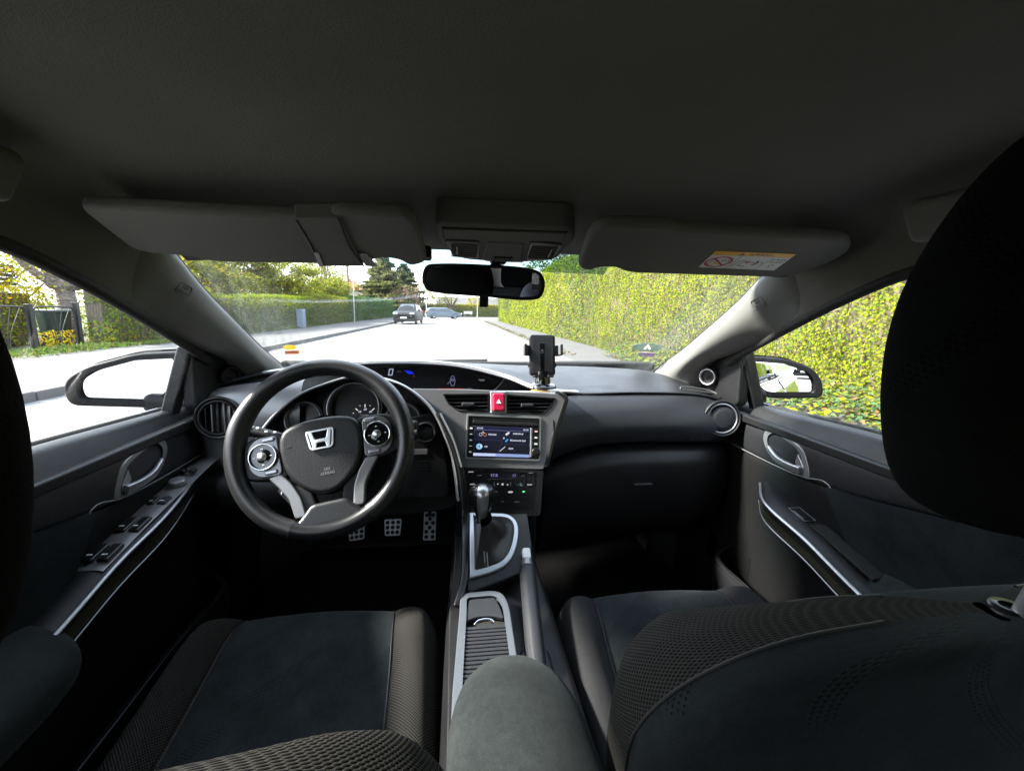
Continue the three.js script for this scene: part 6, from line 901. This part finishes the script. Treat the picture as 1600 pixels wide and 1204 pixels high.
  const to = [[-0.072, 0.122, 0.02], [0.010, 0.126, 0.03], [0.024, 0.085, 0.03], [0.022, -0.10], [0.024, -0.28], [-0.092, -0.28], [-0.086, -0.10], [-0.074, 0.07]], ti = [[-0.062, 0.110, 0.012], [0.003, 0.112, 0.02], [0.013, 0.075, 0.02], [0.012, -0.1], [0.013, -0.27], [-0.080, -0.27], [-0.074, -0.1], [-0.064, 0.06]];
  const ts = rounded(to, 0.006); ts.holes.push(rounded(ti, 0.004, new THREE.Path()));
  part(con, 'tray_frame', tri(at(ext(ts, 0.02, 0.003, 3).translate(0, 0, 0.004), T)), mat(0.055, 0.062, 0.072, 0.35, { roughnessMap: roughT }));
  part(con, 'tray_floor', tri(at(ext(rounded(ti, 0.004), 0.004, 0).translate(0, 0, -0.010), T)), M.hole);
  part(con, 'tray_lid', tri(at(ext(rounded([[-0.054, 0.105, 0.006], [-0.004, 0.107, 0.006], [0.004, 0.085, 0.01], [0.010, 0.048, 0.004], [-0.012, 0.056, 0.02], [-0.044, 0.056, 0.02], [-0.064, 0.045, 0.004], [-0.060, 0.080, 0.01]], 0.006), 0.008, 0.002, 3).translate(0, 0, 0.001), T)), M.dash);
  part(con, 'lid_pull', at(ribbon([[-0.047, 0.034, 0.002], [-0.038, 0.040, 0.005], [-0.018, 0.041, 0.005], [-0.010, 0.036, 0.002]], 0.004, 0.005, [0, 0, 1], 16), T), M.chrome);
  for (let k = 0; k < 34; k++) { const y = 0.028 - k * 0.0085; part(con, 'shutter_slat', tri(at(rbox(0.076 + k * 0.0005, 0.0066, 0.006, 0.0016, -0.0275 - k * 0.0002, y, -0.002), T)), M.dash); }
  // handbrake
  const hb = sub(con, 'handbrake', 'handbrake lever with a pale release button');
  part(hb, 'lever_grip', tri(merge([tube([[0.050, 0.560, -0.50], [0.055, 0.592, -0.62], [0.063, 0.622, -0.74], [0.071, 0.652, -0.852]], 0.0175, 30, 18), at(new THREE.SphereGeometry(0.0175, 16, 12), tr(0.071, 0.652, -0.852))])), M.dash);
  part(hb, 'button_collar', tri(bar([0.0705, 0.648, -0.842], [0.0732, 0.664, -0.878], 0.0145, 0.011, 18)), M.silver);
  part(hb, 'release_button', tri(at(rbox(0.018, 0.026, 0.02, 0.005), new THREE.Matrix4().makeRotationX(-1.0).setPosition(0.0735, 0.671, -0.886))), M.white);
  part(hb, 'lever_gaiter', tri(at(rbox(0.06, 0.03, 0.20, 0.012), tr(0.058, 0.585, -0.60))), M.black);
  // armrest lid
  const ar = surf([[-0.512, 0.02], [-0.507, 0.36], [-0.492, 0.62], [-0.462, 0.84], [-0.40, 0.98], [-0.24, 1.0], [-0.08, 0.98], [0.0, 0.9], [0.03, 0.1]].map(([z, k], j) => Array.from({ length: 16 }, (_, i) => { const a = i / 16 * 2 * Math.PI, c = Math.cos(a), q = Math.sin(a), f = v => Math.sign(v) * Math.pow(Math.abs(v), 0.7); return [-0.012 + f(c) * 0.079 * k, 0.732 + [0, 0, 0, 0.002, 0.006, 0.012, 0.016, 0.018, 0.018][j] + f(q) * 0.040 * (0.35 + 0.65 * k) * (j === 0 || j === 8 ? 0.4 : 1), z]; })), 3, 5, { closedU: true });
  part(con, 'armrest_lid', ar, M.suedePlain, 'rubbed grey suede armrest lid');
  part(con, 'armrest_box', tri(rbox(0.125, 0.16, 0.46, 0.02, -0.012, 0.63, -0.22)), M.black);
}

// ---- pedals
for (const [x, y, w, h, rot, n, lab] of [[-0.452, 0.372, 0.064, 0.058, -0.12, 'pedal', 'studded clutch pedal'], [-0.319, 0.385, 0.066, 0.060, 0, 'pedal', 'studded brake pedal'], [-0.181, 0.385, 0.047, 0.105, 0.02, 'pedal', 'long studded accelerator pedal']]) {
  const p = sub(car, n, lab), PM = mat(0.6, 0.6, 0.61, 0.4, { metalness: 0.6 }), F = frame([x, y, -1.60], [Math.cos(rot), -Math.sin(rot), 0], [0, 0.86, -0.5]);
  part(p, 'pedal_plate', tri(at(ext(rounded([[-w / 2, h / 2], [w / 2, h / 2], [w * (h > 0.08 ? 0.5 : 0.42), -h / 2], [-w * (h > 0.08 ? 0.5 : 0.42), -h / 2]], 0.007), 0.006, 0.0015), F)), PM);
  const studs = h > 0.08 ? [[-0.25, 0.38], [0.25, 0.38], [0, 0.24], [-0.25, 0.10], [0.25, 0.10], [0, -0.06], [-0.26, -0.20], [0.26, -0.20], [-0.25, -0.38], [0.25, -0.38]] : [[-0.3, 0.3], [0, 0.3], [0.3, 0.3], [-0.29, 0], [0, 0], [0.29, 0], [-0.26, -0.3], [0, -0.3], [0.26, -0.3]];
  for (const [a, b] of studs) part(p, 'rubber_stud', at(cyl(0.0075, 0.0068, 0.003, 14).translate(a * w, b * h, -0.0005), F), M.rubber);
  part(p, 'pedal_arm', tri(bar([x, y - 0.005, -1.612], [x, y + 0.22, -1.70], 0.009, 0.009, 10)), M.black);
}

// ---- seats
const headSurf = (cx, cy, cz, w, h, t) => { // head restraint: pillow shape
  const rows = [[-0.5, 0.02], [-0.46, 0.48], [-0.34, 0.78], [-0.1, 0.98], [0.12, 1.0], [0.33, 0.82], [0.45, 0.52], [0.5, 0.03]];
  return surf(rows.map(([f, k]) => Array.from({ length: 20 }, (_, i) => { const a = i / 20 * 2 * Math.PI, c = Math.cos(a), q = Math.sin(a), e = v => Math.sign(v) * Math.pow(Math.abs(v), 0.72); return [cx + e(c) * w / 2 * k, cy + f * h, cz + e(q) * t / 2 * (0.45 + 0.55 * k) + f * 0.05]; })), 3, 5, { closedU: true });
};
for (const s of [-1, 1]) {
  const seat = sub(car, 'front_seat', s > 0 ? 'passenger seat with knitted bolsters and grey suede centre' : 'driver seat with knitted bolsters and grey suede centre');
  const xc = s * (s > 0 ? 0.365 : 0.355), dz = s > 0 ? 0 : 0.095;
  // cushion: rows back to front
  const cols = [-0.265, -0.262, -0.235, -0.20, -0.172, -0.165, -0.10, 0, 0.10, 0.165, 0.172, 0.20, 0.235, 0.262, 0.265];
  const prof = [-0.14, -0.05, 0.022, 0.026, 0.006, 0.000, -0.004, -0.006, -0.004, 0.000, 0.006, 0.026, 0.022, -0.05, -0.14];
  const zr = [[-0.25, 0.515, 1], [-0.40, 0.508, 1], [-0.55, 0.522, 0.98], [-0.70, 0.553, 0.95], [-0.80, 0.578, 0.92], [-0.852, 0.582, 0.90], [-0.884, 0.566, 0.88], [-0.90, 0.52, 0.87], [-0.895, 0.44, 0.86]];
  const crow = zr.map(([z, y, k], j) => cols.map((c, i) => [xc + c * k, y + prof[i] * (j > 5 ? 0.5 : j > 3 ? 0.75 : 1), z + (j > 3 ? (Math.abs(c) / 0.26) ** 2 * 0.045 : 0)]));
  const [cen, sideL] = [(i) => i >= 5 && i < 9, (i) => i < 5 || i >= 9];
  const [gc, gs] = surf(crow, 3, 4, { zones: [cen, sideL] });
  part(seat, 'cushion_centre', gc, M.suede); part(seat, 'cushion_bolster', gs, s < 0 ? M.knit : M.cloth);
  for (const c of [5, 9]) part(seat, 'cushion_seam', tube(crow.map(r => [r[c][0], r[c][1] + 0.0005, r[c][2]]), 0.0018, 50, 6), M.black);
  part(seat, 'seat_base', tri(rbox(0.46, 0.20, 0.55, 0.04, xc, 0.36, -0.56 + dz)), M.black);
  // backrest: closed sections from bottom to top
  const lean = y => -0.288 + (y - 0.93) * 0.26 + dz;
  const sec = [[0.46, 0.245, 0.06], [0.58, 0.265, 0.072], [0.70, 0.282, 0.078], [0.785, 0.290, 0.076], [0.845, 0.290, 0.070], [0.890, 0.268, 0.062], [0.922, 0.230, 0.054], [0.945, 0.176, 0.046], [0.957, 0.10, 0.034], [0.960, 0.006, 0.012]];
  const ang = [0, 18, 34, 46, 56, 66, 78, 90, 104, 125, 150, 180, 210, 235, 256, 270, 282, 294, 304, 314, 326, 342];
  const brow = sec.map(([y0_, w, t]) => [s > 0 ? y0_ : y0_ - 0.022 * clamp((y0_ - 0.7) * 5, 0, 1), w, t]).map(([y, w, t]) => ang.map(a => { const r = R(a), e = v => Math.sign(v) * Math.pow(Math.abs(v), 0.62), x = e(Math.sin(r)) * w, front = Math.cos(r) > 0, wing = front ? 0.052 * Math.exp(-((((Math.abs(x) / w) - 0.84) / 0.16) ** 2)) * clamp((0.955 - y) / 0.07, 0, 1) : 0; return [xc + x, y, lean(y) - e(Math.cos(r)) * t - wing]; }));
  const n = ang.length, mid = i => i < 2 || i >= n - 2, wing = i => (i >= 2 && i < 7) || (i >= n - 7 && i < n - 2), back = i => i >= 7 && i < n - 7;
  const [g1, g2, g3] = surf(brow, 3, 5, { closedU: true, zones: [mid, wing, back] });
  part(seat, 'backrest_centre', g1, M.suede); part(seat, 'backrest_bolster', g2, M.knit); part(seat, 'backrest_cover', g3, M.suede);
  for (const k of [2, 7, n - 7, n - 2]) part(seat, 'backrest_seam', tube(brow.slice(0, 9).map(r => r[k % n]), 0.0018, 60, 6), M.black);
  // head restraint
  part(seat, 'head_restraint', headSurf(s > 0 ? 0.382 : -0.349, s > 0 ? 1.190 : 1.172, s > 0 ? -0.262 : -0.135, s > 0 ? 0.31 : 0.27, s > 0 ? 0.315 : 0.28, 0.10), M.headrest);
  for (const k of [-1, 1]) { part(seat, 'restraint_post', tri(bar([(s > 0 ? 0.436 : -0.385) + k * 0.05, 0.92, lean(0.95)], [(s > 0 ? 0.436 : -0.385) + k * 0.05, 1.06, s > 0 ? -0.255 : -0.14], 0.006, 0.006, 12)), M.bright); part(seat, 'post_guide', at(lathe([[0.013, -0.004], [0.015, 0.004], [0.012, 0.010], [0.007, 0.010]], 20).rotateX(-Math.PI / 2), tr((s > 0 ? 0.436 : -0.385) + k * 0.05, 0.952, lean(0.95))), M.smooth); }
}
// ---- rear bench, floor and shell
{
  const b = sub(car, 'rear_bench', 'grey rear bench seat');
  part(b, 'bench_cushion', tri(rbox(1.24, 0.18, 0.52, 0.07, 0, 0.47, 0.66, 5)), M.suede);
  part(b, 'bench_back', tri(at(rbox(1.26, 0.60, 0.16, 0.07, 0, 0, 0, 5), new THREE.Matrix4().makeRotationX(0.38).setPosition(0, 0.78, 1.0))), M.suede);
  for (const x of [-0.38, 0.38]) part(b, 'bench_head_restraint', tri(rbox(0.26, 0.15, 0.10, 0.045, x, 1.13, 1.16, 5)), M.headrest);
  part(car, 'floor_carpet', tri(merge([rbox(1.42, 0.05, 3.2, 0.02, 0, 0.235, -0.1), rbox(0.60, 0.02, 0.9, 0.005, -0.37, 0.272, -1.2), rbox(0.60, 0.02, 0.9, 0.005, 0.38, 0.272, -1.2)])), M.carpet);
  part(car, 'tailgate', [tri(rbox(1.44, 0.60, 0.06, 0.03, 0, 0.66, 1.72)), tri(rbox(1.30, 0.10, 0.08, 0.03, 0, 1.26, 1.60))], M.paint);
  part(car, 'parcel_shelf', tri(rbox(1.26, 0.03, 0.50, 0.01, 0, 0.985, 1.42)), M.dashDark);
  part(car, 'rear_window', surf([[[-0.55, 1.24, 1.56], [0, 1.25, 1.58], [0.55, 1.24, 1.56]], [[-0.64, 0.94, 1.72], [0, 0.95, 1.74], [0.64, 0.94, 1.72]]], 4, 4), M.glass);
  for (const s of [-1, 1]) {
    const X = l => l.map(p => [p[0] * s, p[1], p[2]]);
    part(car, 'door_pillar', surf([X([[0.65, 1.32, 0.02], [0.66, 1.16, 0.02], [0.72, 0.96, 0.03], [0.72, 0.5, 0.05]]), X([[0.642, 1.318, 0.06], [0.645, 1.16, 0.07], [0.70, 0.96, 0.08], [0.70, 0.5, 0.1]]), X([[0.648, 1.318, 0.13], [0.655, 1.16, 0.15], [0.72, 0.96, 0.17], [0.72, 0.5, 0.2]])], 3, 3), M.pillar);
    part(car, 'rear_side_window', surf([X([[0.652, 1.305, 0.13], [0.65, 1.29, 0.5], [0.62, 1.245, 0.95]]), X([[0.745, 0.97, 0.17], [0.74, 0.98, 0.55], [0.70, 1.01, 0.98]])], 4, 4), M.glass);
    part(car, 'rear_side_panel', surf([X([[0.745, 0.975, 0.13], [0.74, 0.985, 0.55], [0.70, 1.015, 0.98]]), X([[0.715, 0.93, 0.13], [0.71, 0.94, 0.55], [0.68, 0.98, 1.0]]), X([[0.70, 0.7, 0.13], [0.70, 0.7, 0.55], [0.67, 0.72, 1.1]]), X([[0.70, 0.3, 0.13], [0.70, 0.3, 0.55], [0.67, 0.4, 1.1]])], 3, 3), M.dashDark);
    part(car, 'rear_pillar', surf([X([[0.60, 1.25, 0.93], [0.55, 1.23, 1.2], [0.52, 1.2, 1.58]]), X([[0.66, 1.1, 0.95], [0.66, 1.06, 1.3], [0.62, 1.0, 1.68]]), X([[0.69, 0.95, 0.96], [0.68, 0.9, 1.4], [0.66, 0.8, 1.72]])], 3, 3), M.dashDark);
    part(car, 'side_panel', surf([[0.965, 0.77], [0.94, 0.79], [0.86, 0.835], [0.70, 0.86], [0.5, 0.865], [0.30, 0.845], [0.2, 0.80]].map(([y, x]) => X([[x + 0.005, y + 0.013, 0.13], [x + 0.008, y + 0.03, 0.6], [x + 0.006, y + 0.05, 1.1], [x - 0.06, y + 0.04, 1.7]])), 3, 3), M.paint);
    part(car, 'front_wing', surf([[0.94, 0.70], [0.90, 0.80], [0.80, 0.845], [0.6, 0.86], [0.35, 0.85]].map(([y, x]) => X([[x + 0.005, y - 0.012, -1.25], [x + 0.004, y - 0.02, -1.6], [x, y - 0.06, -2.1], [x - 0.10, y - 0.16, -2.5]])), 3, 3), M.paint);
    part(car, 'sill_strip', ribbon(X([[0.783, 0.974, 0.13], [0.785, 0.99, 0.6], [0.78, 1.015, 1.0]]), 0.006, 0.014), M.chrome);
    for (const z of [-1.72, 0.93]) { const w = sub(car, 'road_wheel'); part(w, 'tyre', at(new THREE.TorusGeometry(0.255, 0.095, 14, 36).rotateY(Math.PI / 2), tr(s * 0.74, 0.345, z)), M.rubber); part(w, 'rim', at(new THREE.CylinderGeometry(0.2, 0.2, 0.16, 24).rotateZ(Math.PI / 2), tr(s * 0.74, 0.345, z)), M.satin); }
  }
  part(car, 'bonnet', surf([[-1.66, 0.935], [-1.75, 0.925], [-2.0, 0.875], [-2.3, 0.79], [-2.5, 0.68], [-2.56, 0.5]].map(([z, y]) => [-0.80, -0.55, 0, 0.55, 0.80].map((x, i) => [x * (z < -2.2 ? 0.93 : 1), y - (Math.abs(x) > 0.7 ? 0.05 : 0), z + Math.abs(x) ** 2 * 0.22])), 4, 4), M.paint);
  part(car, 'belt_shelf', tri(merge([rbox(0.10, 0.02, 1.4, 0.004, -0.742, 0.925, -0.55), rbox(0.10, 0.02, 1.4, 0.004, 0.742, 0.925, -0.55)])), M.black);
}
// ---- wipers at the foot of the glass
for (const l of [[[-0.60, 0.985, -1.585], [-0.30, 1.000, -1.665], [0.04, 1.006, -1.70]], [[0.12, 0.990, -1.715], [0.35, 1.000, -1.690], [0.60, 1.012, -1.585]]]) {
  const w = sub(car, 'wiper', 'black wiper resting along the foot of the windscreen');
  part(w, 'wiper_blade', tube(l.map(p => [p[0], p[1] + 0.002, p[2]]), 0.008, 30, 8), M.rubber);
  part(w, 'wiper_arm', tri(merge([bar(l[1], [l[1][0] + 0.25, 0.975, -1.74], 0.008, 0.013, 10), at(new THREE.SphereGeometry(0.03, 14, 10).scale(1.6, 0.8, 1), tr(l[1][0] + 0.27, 0.975, -1.74))])), M.black);
}
// ---------------------------------------------------------------- loose things in the car
{ // phone holder on its suction foot
  const p = thing('phone_holder', 'empty black phone holder with suction foot standing on the dashboard', 'phone holder');
  const F = frame([0.158, 1.080, -1.20], [1, 0, 0.02], [0, 0.985, -0.17]), A = g => tri(at(g, F));
  part(p, 'cradle_back', A(ext(rounded([[-0.036, 0.058], [0.036, 0.058], [0.037, -0.056], [-0.036, -0.056]], 0.010), 0.016, 0.004, 4)), M.black);
  part(p, 'cradle_pad', A(ext(rounded([[-0.030, 0.052], [0.030, 0.052], [0.030, -0.050], [-0.030, -0.050]], 0.007), 0.002, 0.0006).translate(0, 0, 0.0015)), M.rubber);
  part(p, 'pad_groove', A(rbox(0.014, 0.078, 0.002, 0.001, -0.001, -0.004, 0.0018)), M.gloss);
  part(p, 'triangle_mark', [A(text('A', 0.006, 0.0008).translate(-0.001, 0.014, 0.0028)), A(rbox(0.010, 0.0008, 0.0006, 0.0002, -0.001, 0.008, 0.003))], M.silver);
  for (const s of [-1, 1]) { const a = part(p, 'clamp_arm', A(merge([rbox(0.020, 0.030, 0.012, 0.003, s * 0.040, 0.014, -0.006), rbox(0.006, 0.031, 0.030, 0.002, s * 0.050, 0.015, 0.008)])), M.smooth); part(a, 'clamp_pad', A(rbox(0.003, 0.026, 0.026, 0.001, s * 0.0462, 0.015, 0.009)), s > 0 ? M.silver : M.rubber); part(p, 'side_button', A(rbox(0.006, 0.012, 0.008, 0.002, s * 0.037, -0.026, -0.006)), M.black); }
  for (const s of [-1, 1]) part(p, 'foot_rest', A(rbox(0.016, 0.006, 0.024, 0.002, s * 0.020, -0.058, 0.008)), M.smooth);
  part(p, 'neck', tri(at(new THREE.LatheGeometry([[0.027, -0.008], [0.023, 0.010], [0.021, 0.03], [0.022, 0.042]].map(q => new THREE.Vector2(...q)), 8), tr(0.162, 0.995, -1.205))), M.gloss);
  part(p, 'suction_foot', at(new THREE.LatheGeometry([[0.0, 0.012], [0.026, 0.012], [0.036, 0.006], [0.037, 0.0], [0.034, -0.004]].map(q => new THREE.Vector2(Math.max(q[0], 1e-5), q[1])), 40), tr(0.164, 0.990, -1.205)), M.gloss);
  part(p, 'sticky_pad', at(new THREE.CylinderGeometry(0.037, 0.037, 0.003, 36), tr(0.166, 0.9835, -1.204)), mat(0.75, 0.42, 0.05, 0.5), 'orange rim of the sticky pad');
}
{ // stickers on the windscreen
  const T = (name, label, cat, F, shape, box, draw, w, h, thick = 0.0006) => { const o = part(scene, numbered(name), at(fitUV(ext(shape, thick, 0), ...box), F), new THREE.MeshPhysicalMaterial({ map: canvasTex(w, h, draw), roughness: 0.9, transmission: 0.5, thickness: 0, side: THREE.DoubleSide })); tag(o, label, cat); return o; };
  const FL = frame([-0.566, 1.070, -1.372], [0.94, 0, -0.33], [0.1, 0.5, 0.8]);
  T('sticker', 'yellow round parking disc sticker low on the windscreen by the driver pillar', 'sticker', FL, splineShape(circ(0, 0.024, 0.018, 16).map(p => [p[0], 0.024 + (p[1] - 0.024) * 0.8])), [-0.024, 0, 0.024, 0.05], (c, w, h) => { c.fillStyle = '#e8c62a'; c.fillRect(0, 0, w, h); c.strokeStyle = '#b98f12'; c.lineWidth = 6; c.beginPath(); c.arc(w / 2, h / 2, w * 0.36, 0, 7); c.stroke(); }, 128, 128);
  T('sticker', 'orange brown rectangular sticker below the yellow one on the windscreen', 'sticker', FL, rounded([[-0.014, -0.018], [0.024, -0.018], [0.024, 0.004], [-0.014, 0.004]], 0.002), [-0.014, -0.018, 0.024, 0.004], (c, w, h) => { c.fillStyle = '#b8762e'; c.fillRect(0, 0, w, h); c.fillStyle = '#8a5420'; for (let k = 0; k < 5; k++) c.fillRect(10, 12 + k * 10, 80 + hash(k, 3) * 60, 4); }, 192, 96);
  const FR = frame([0.545, 1.0905, -1.385], [0.94, 0, 0.33], [-0.1, 0.5, 0.8]);
  T('sticker', 'grey green oval sticker with a white arrow on the passenger side of the windscreen', 'sticker', FR, splineShape(circ(0, 0, 0.05, 20).map(p => [p[0], p[1] * 0.56])), [-0.05, -0.028, 0.05, 0.028], (c, w, h) => { c.fillStyle = '#7f9382'; c.fillRect(0, 0, w, h); c.strokeStyle = '#5f7263'; c.lineWidth = 3; c.beginPath(); c.ellipse(w / 2, h / 2, w * 0.4, h * 0.38, 0, 0, 7); c.stroke(); c.strokeStyle = '#fff'; c.lineWidth = 17; c.beginPath(); c.moveTo(w * 0.41, h * 0.74); c.lineTo(w * 0.5, h * 0.26); c.lineTo(w * 0.59, h * 0.74); c.stroke(); }, 256, 144);
  T('sticker', 'small purple rectangular permit sticker below the oval one', 'sticker', FR, rounded([[-0.026, -0.066], [0.028, -0.066], [0.028, -0.036], [-0.026, -0.036]], 0.002), [-0.026, -0.066, 0.028, -0.036], (c, w, h) => { c.fillStyle = '#8d6a92'; c.fillRect(0, 0, w, h); c.fillStyle = '#4b7a62'; c.fillRect(0, 0, 60, h); c.fillStyle = '#3d2a45'; c.fillRect(84, 20, 14, 60); c.fillStyle = '#cdb6cf'; c.fillRect(0, 0, w, 12); c.fillStyle = '#5c4463'; c.fillRect(130, 24, 60, 40); }, 256, 128);
}
{ const o = part(scene, numbered('wrapper'), tri(at(rbox(0.05, 0.05, 0.008, 0.003), new THREE.Matrix4().makeRotationX(0.4).setPosition(0.655, 0.52, -0.80))), mat(0.10, 0.03, 0.28, 0.3)); tag(o, 'small purple packet tucked into the passenger door bin', 'packet'); }
// ---------------------------------------------------------------- the photographer on the rear seat (seen in the mirror)
function sdfMesh(bones, box, res, k = 0.03) { // tapered capsules joined smoothly, meshed on a grid
  const [cx, cy, cz, half] = box, mc = new MarchingCubes(res, new THREE.MeshBasicMaterial(), false, false, 400000); mc.isolation = 0;
  for (let z = 0; z < res; z++) for (let y = 0; y < res; y++) for (let x = 0; x < res; x++) {
    const px = cx + (x / res * 2 - 1) * half, py = cy + (y / res * 2 - 1) * half, pz = cz + (z / res * 2 - 1) * half; let d = 1e3;
    for (const [a, ra, b, rb] of bones) { const bx = b[0] - a[0], by = b[1] - a[1], bz = b[2] - a[2], qx = px - a[0], qy = py - a[1], qz = pz - a[2], t = clamp((qx * bx + qy * by + qz * bz) / (bx * bx + by * by + bz * bz + 1e-9), 0, 1), e = Math.hypot(qx - bx * t, qy - by * t, qz - bz * t) - lerp(ra, rb, t); const h = Math.max(k - Math.abs(d - e), 0) / k; d = Math.min(d, e) - h * h * k * 0.25; }
    mc.field[x + y * res + z * res * res] = -d;
  }
  mc.update(); const n = mc.count, g = new THREE.BufferGeometry(), p = new Float32Array(n * 3), q = new Float32Array(n * 3);
  for (let i = 0; i < n; i++) { p[3 * i] = cx + mc.positionArray[3 * i] * half; p[3 * i + 1] = cy + mc.positionArray[3 * i + 1] * half; p[3 * i + 2] = cz + mc.positionArray[3 * i + 2] * half; for (let c = 0; c < 3; c++) q[3 * i + c] = mc.normalArray[3 * i + c]; }
  g.setAttribute('position', new THREE.BufferAttribute(p, 3)); g.setAttribute('normal', new THREE.BufferAttribute(q, 3)); return tri(g);
}
{
  const who = thing('person', 'person in a dark blue hooded top on the rear seat, holding up a phone', 'person');
  const skin = mat(0.50, 0.30, 0.22, 0.55), top = mat(0.045, 0.050, 0.075, 0.9, bumped(suedeB, 0.0006)), jean = mat(0.015, 0.018, 0.03, 0.9), hairM = mat(0.035, 0.022, 0.014, 0.7);
  const wr = [0.100, 1.165, 0.070], el = [0.20, 0.93, 0.30], sh = [0.17, 1.06, 0.56], wl = [-0.20, 0.72, 0.42], ell = [-0.25, 0.84, 0.68], shl = [-0.17, 1.06, 0.58];
  // head, neck, lower arms: one skin surface, hand and head on finer grids merged into it
  const head = sdfMesh([[[0, 1.245, 0.555], 0.088, [0, 1.27, 0.56], 0.092], [[0, 1.20, 0.515], 0.060, [0, 1.165, 0.500], 0.042], [[0, 1.225, 0.462], 0.016, [0, 1.205, 0.444], 0.017], [[0, 1.17, 0.56], 0.055, [0, 1.06, 0.60], 0.06], [[-0.092, 1.225, 0.565], 0.018, [-0.094, 1.245, 0.572], 0.020], [[0.092, 1.225, 0.565], 0.018, [0.094, 1.245, 0.572], 0.020], [[-0.035, 1.248, 0.476], 0.018, [0.035, 1.248, 0.476], 0.018]], [0, 1.2, 0.55, 0.21], 90, 0.025);
  const hand = (w, dir, s, hold) => { const [x, y, z] = w, F = (a, b, c) => [x + a * s, y + b, z + c], B = []; B.push([w, 0.027, F(-0.012, 0.045, -0.028), 0.030], [F(0.018, 0.035, -0.022), 0.024, F(0.012, 0.060, -0.040), 0.022]); const fin = hold ? [[-0.036, 0.072], [-0.016, 0.080], [0.005, 0.076], [0.024, 0.064]] : [[-0.034, 0.05], [-0.012, 0.055], [0.010, 0.05], [0.03, 0.04]]; fin.forEach(([dx, l], i) => { const b0 = F(dx, 0.056, -0.034), b1 = F(dx - 0.004, 0.056 + l * 0.38, -0.052), b2 = F(dx - 0.008, 0.056 + l * 0.52, -0.066 + 0.006 * i), b3 = F(dx - 0.012, 0.056 + l * 0.44, -0.074 + 0.006 * i); B.push([b0, 0.0098, b1, 0.0092], [b1, 0.0092, b2, 0.0086], [b2, 0.0086, b3, 0.0078]); }); B.push([F(-0.03, 0.022, -0.012), 0.013, F(-0.052, 0.044, -0.026), 0.0105], [F(-0.052, 0.044, -0.026), 0.0105, F(-0.062, 0.068, -0.040), 0.009]); B.push([w, 0.026, [x + dir[0], y + dir[1], z + dir[2]], 0.030]); return sdfMesh(B, [x, y + 0.03, z - 0.0, 0.13], 84, 0.008); };
  part(who, 'body', [head, hand(wr, [0.03, -0.055, 0.05], 1, true), hand(wl, [-0.012, 0.03, 0.07], -1, false)], skin);
  part(who, 'hair', sdfMesh([[[0, 1.285, 0.575], 0.096, [0, 1.255, 0.61], 0.088], [[-0.05, 1.30, 0.52], 0.05, [0.05, 1.30, 0.52], 0.05], [[0, 1.20, 0.625], 0.06, [0, 1.25, 0.62], 0.07]], [0, 1.26, 0.57, 0.2], 60, 0.03), hairM);
  part(who, 'hooded_top', sdfMesh([[[0, 0.62, 0.80], 0.15, [0, 0.95, 0.66], 0.155], [[-0.08, 0.66, 0.79], 0.13, [-0.09, 0.98, 0.65], 0.12], [[0.08, 0.66, 0.79], 0.13, [0.09, 0.98, 0.65], 0.12], [shl, 0.075, sh, 0.075], [[0, 1.08, 0.66], 0.085, [0, 1.11, 0.68], 0.07], [sh, 0.075, el, 0.054], [el, 0.054, [wr[0] + 0.022, wr[1] - 0.045, wr[2] + 0.042], 0.038], [shl, 0.075, ell, 0.054], [ell, 0.054, [wl[0] - 0.008, wl[1] + 0.02, wl[2] + 0.05], 0.038]], [0, 0.86, 0.46, 0.56], 96, 0.05), top);
  part(who, 'trousers', sdfMesh([[[-0.10, 0.60, 0.78], 0.12, [-0.17, 0.64, 0.36], 0.075], [[0.10, 0.60, 0.78], 0.12, [0.17, 0.64, 0.36], 0.075], [[-0.17, 0.64, 0.36], 0.075, [-0.17, 0.33, 0.30], 0.05], [[0.17, 0.64, 0.36], 0.075, [0.17, 0.33, 0.30], 0.05]], [0, 0.52, 0.52, 0.5], 72, 0.04), jean);
  part(who, 'shoes', [sdfMesh([[[-0.17, 0.30, 0.32], 0.042, [-0.17, 0.295, 0.16], 0.034]], [-0.17, 0.30, 0.24, 0.16], 36, 0.02), sdfMesh([[[0.17, 0.30, 0.32], 0.042, [0.17, 0.295, 0.16], 0.034]], [0.17, 0.30, 0.24, 0.16], 36, 0.02)].map((g, i) => g), M.black).userData.kind = 'stuff';
  const ph = thing('phone', 'black phone held up sideways by the person on the rear seat', 'phone');
  part(ph, 'phone_case', tri(rbox(0.155, 0.074, 0.008, 0.0038, -0.018, 1.196, 0.0165)), M.smooth);
  part(ph, 'screen', tri(rbox(0.148, 0.068, 0.001, 0.0004, -0.018, 1.196, 0.0208)), M.gloss);
  part(ph, 'lens_island', tri(rbox(0.03, 0.045, 0.003, 0.0014, -0.079, 1.200, 0.0112)), M.gloss);
}
renderer.render(scene, camera);
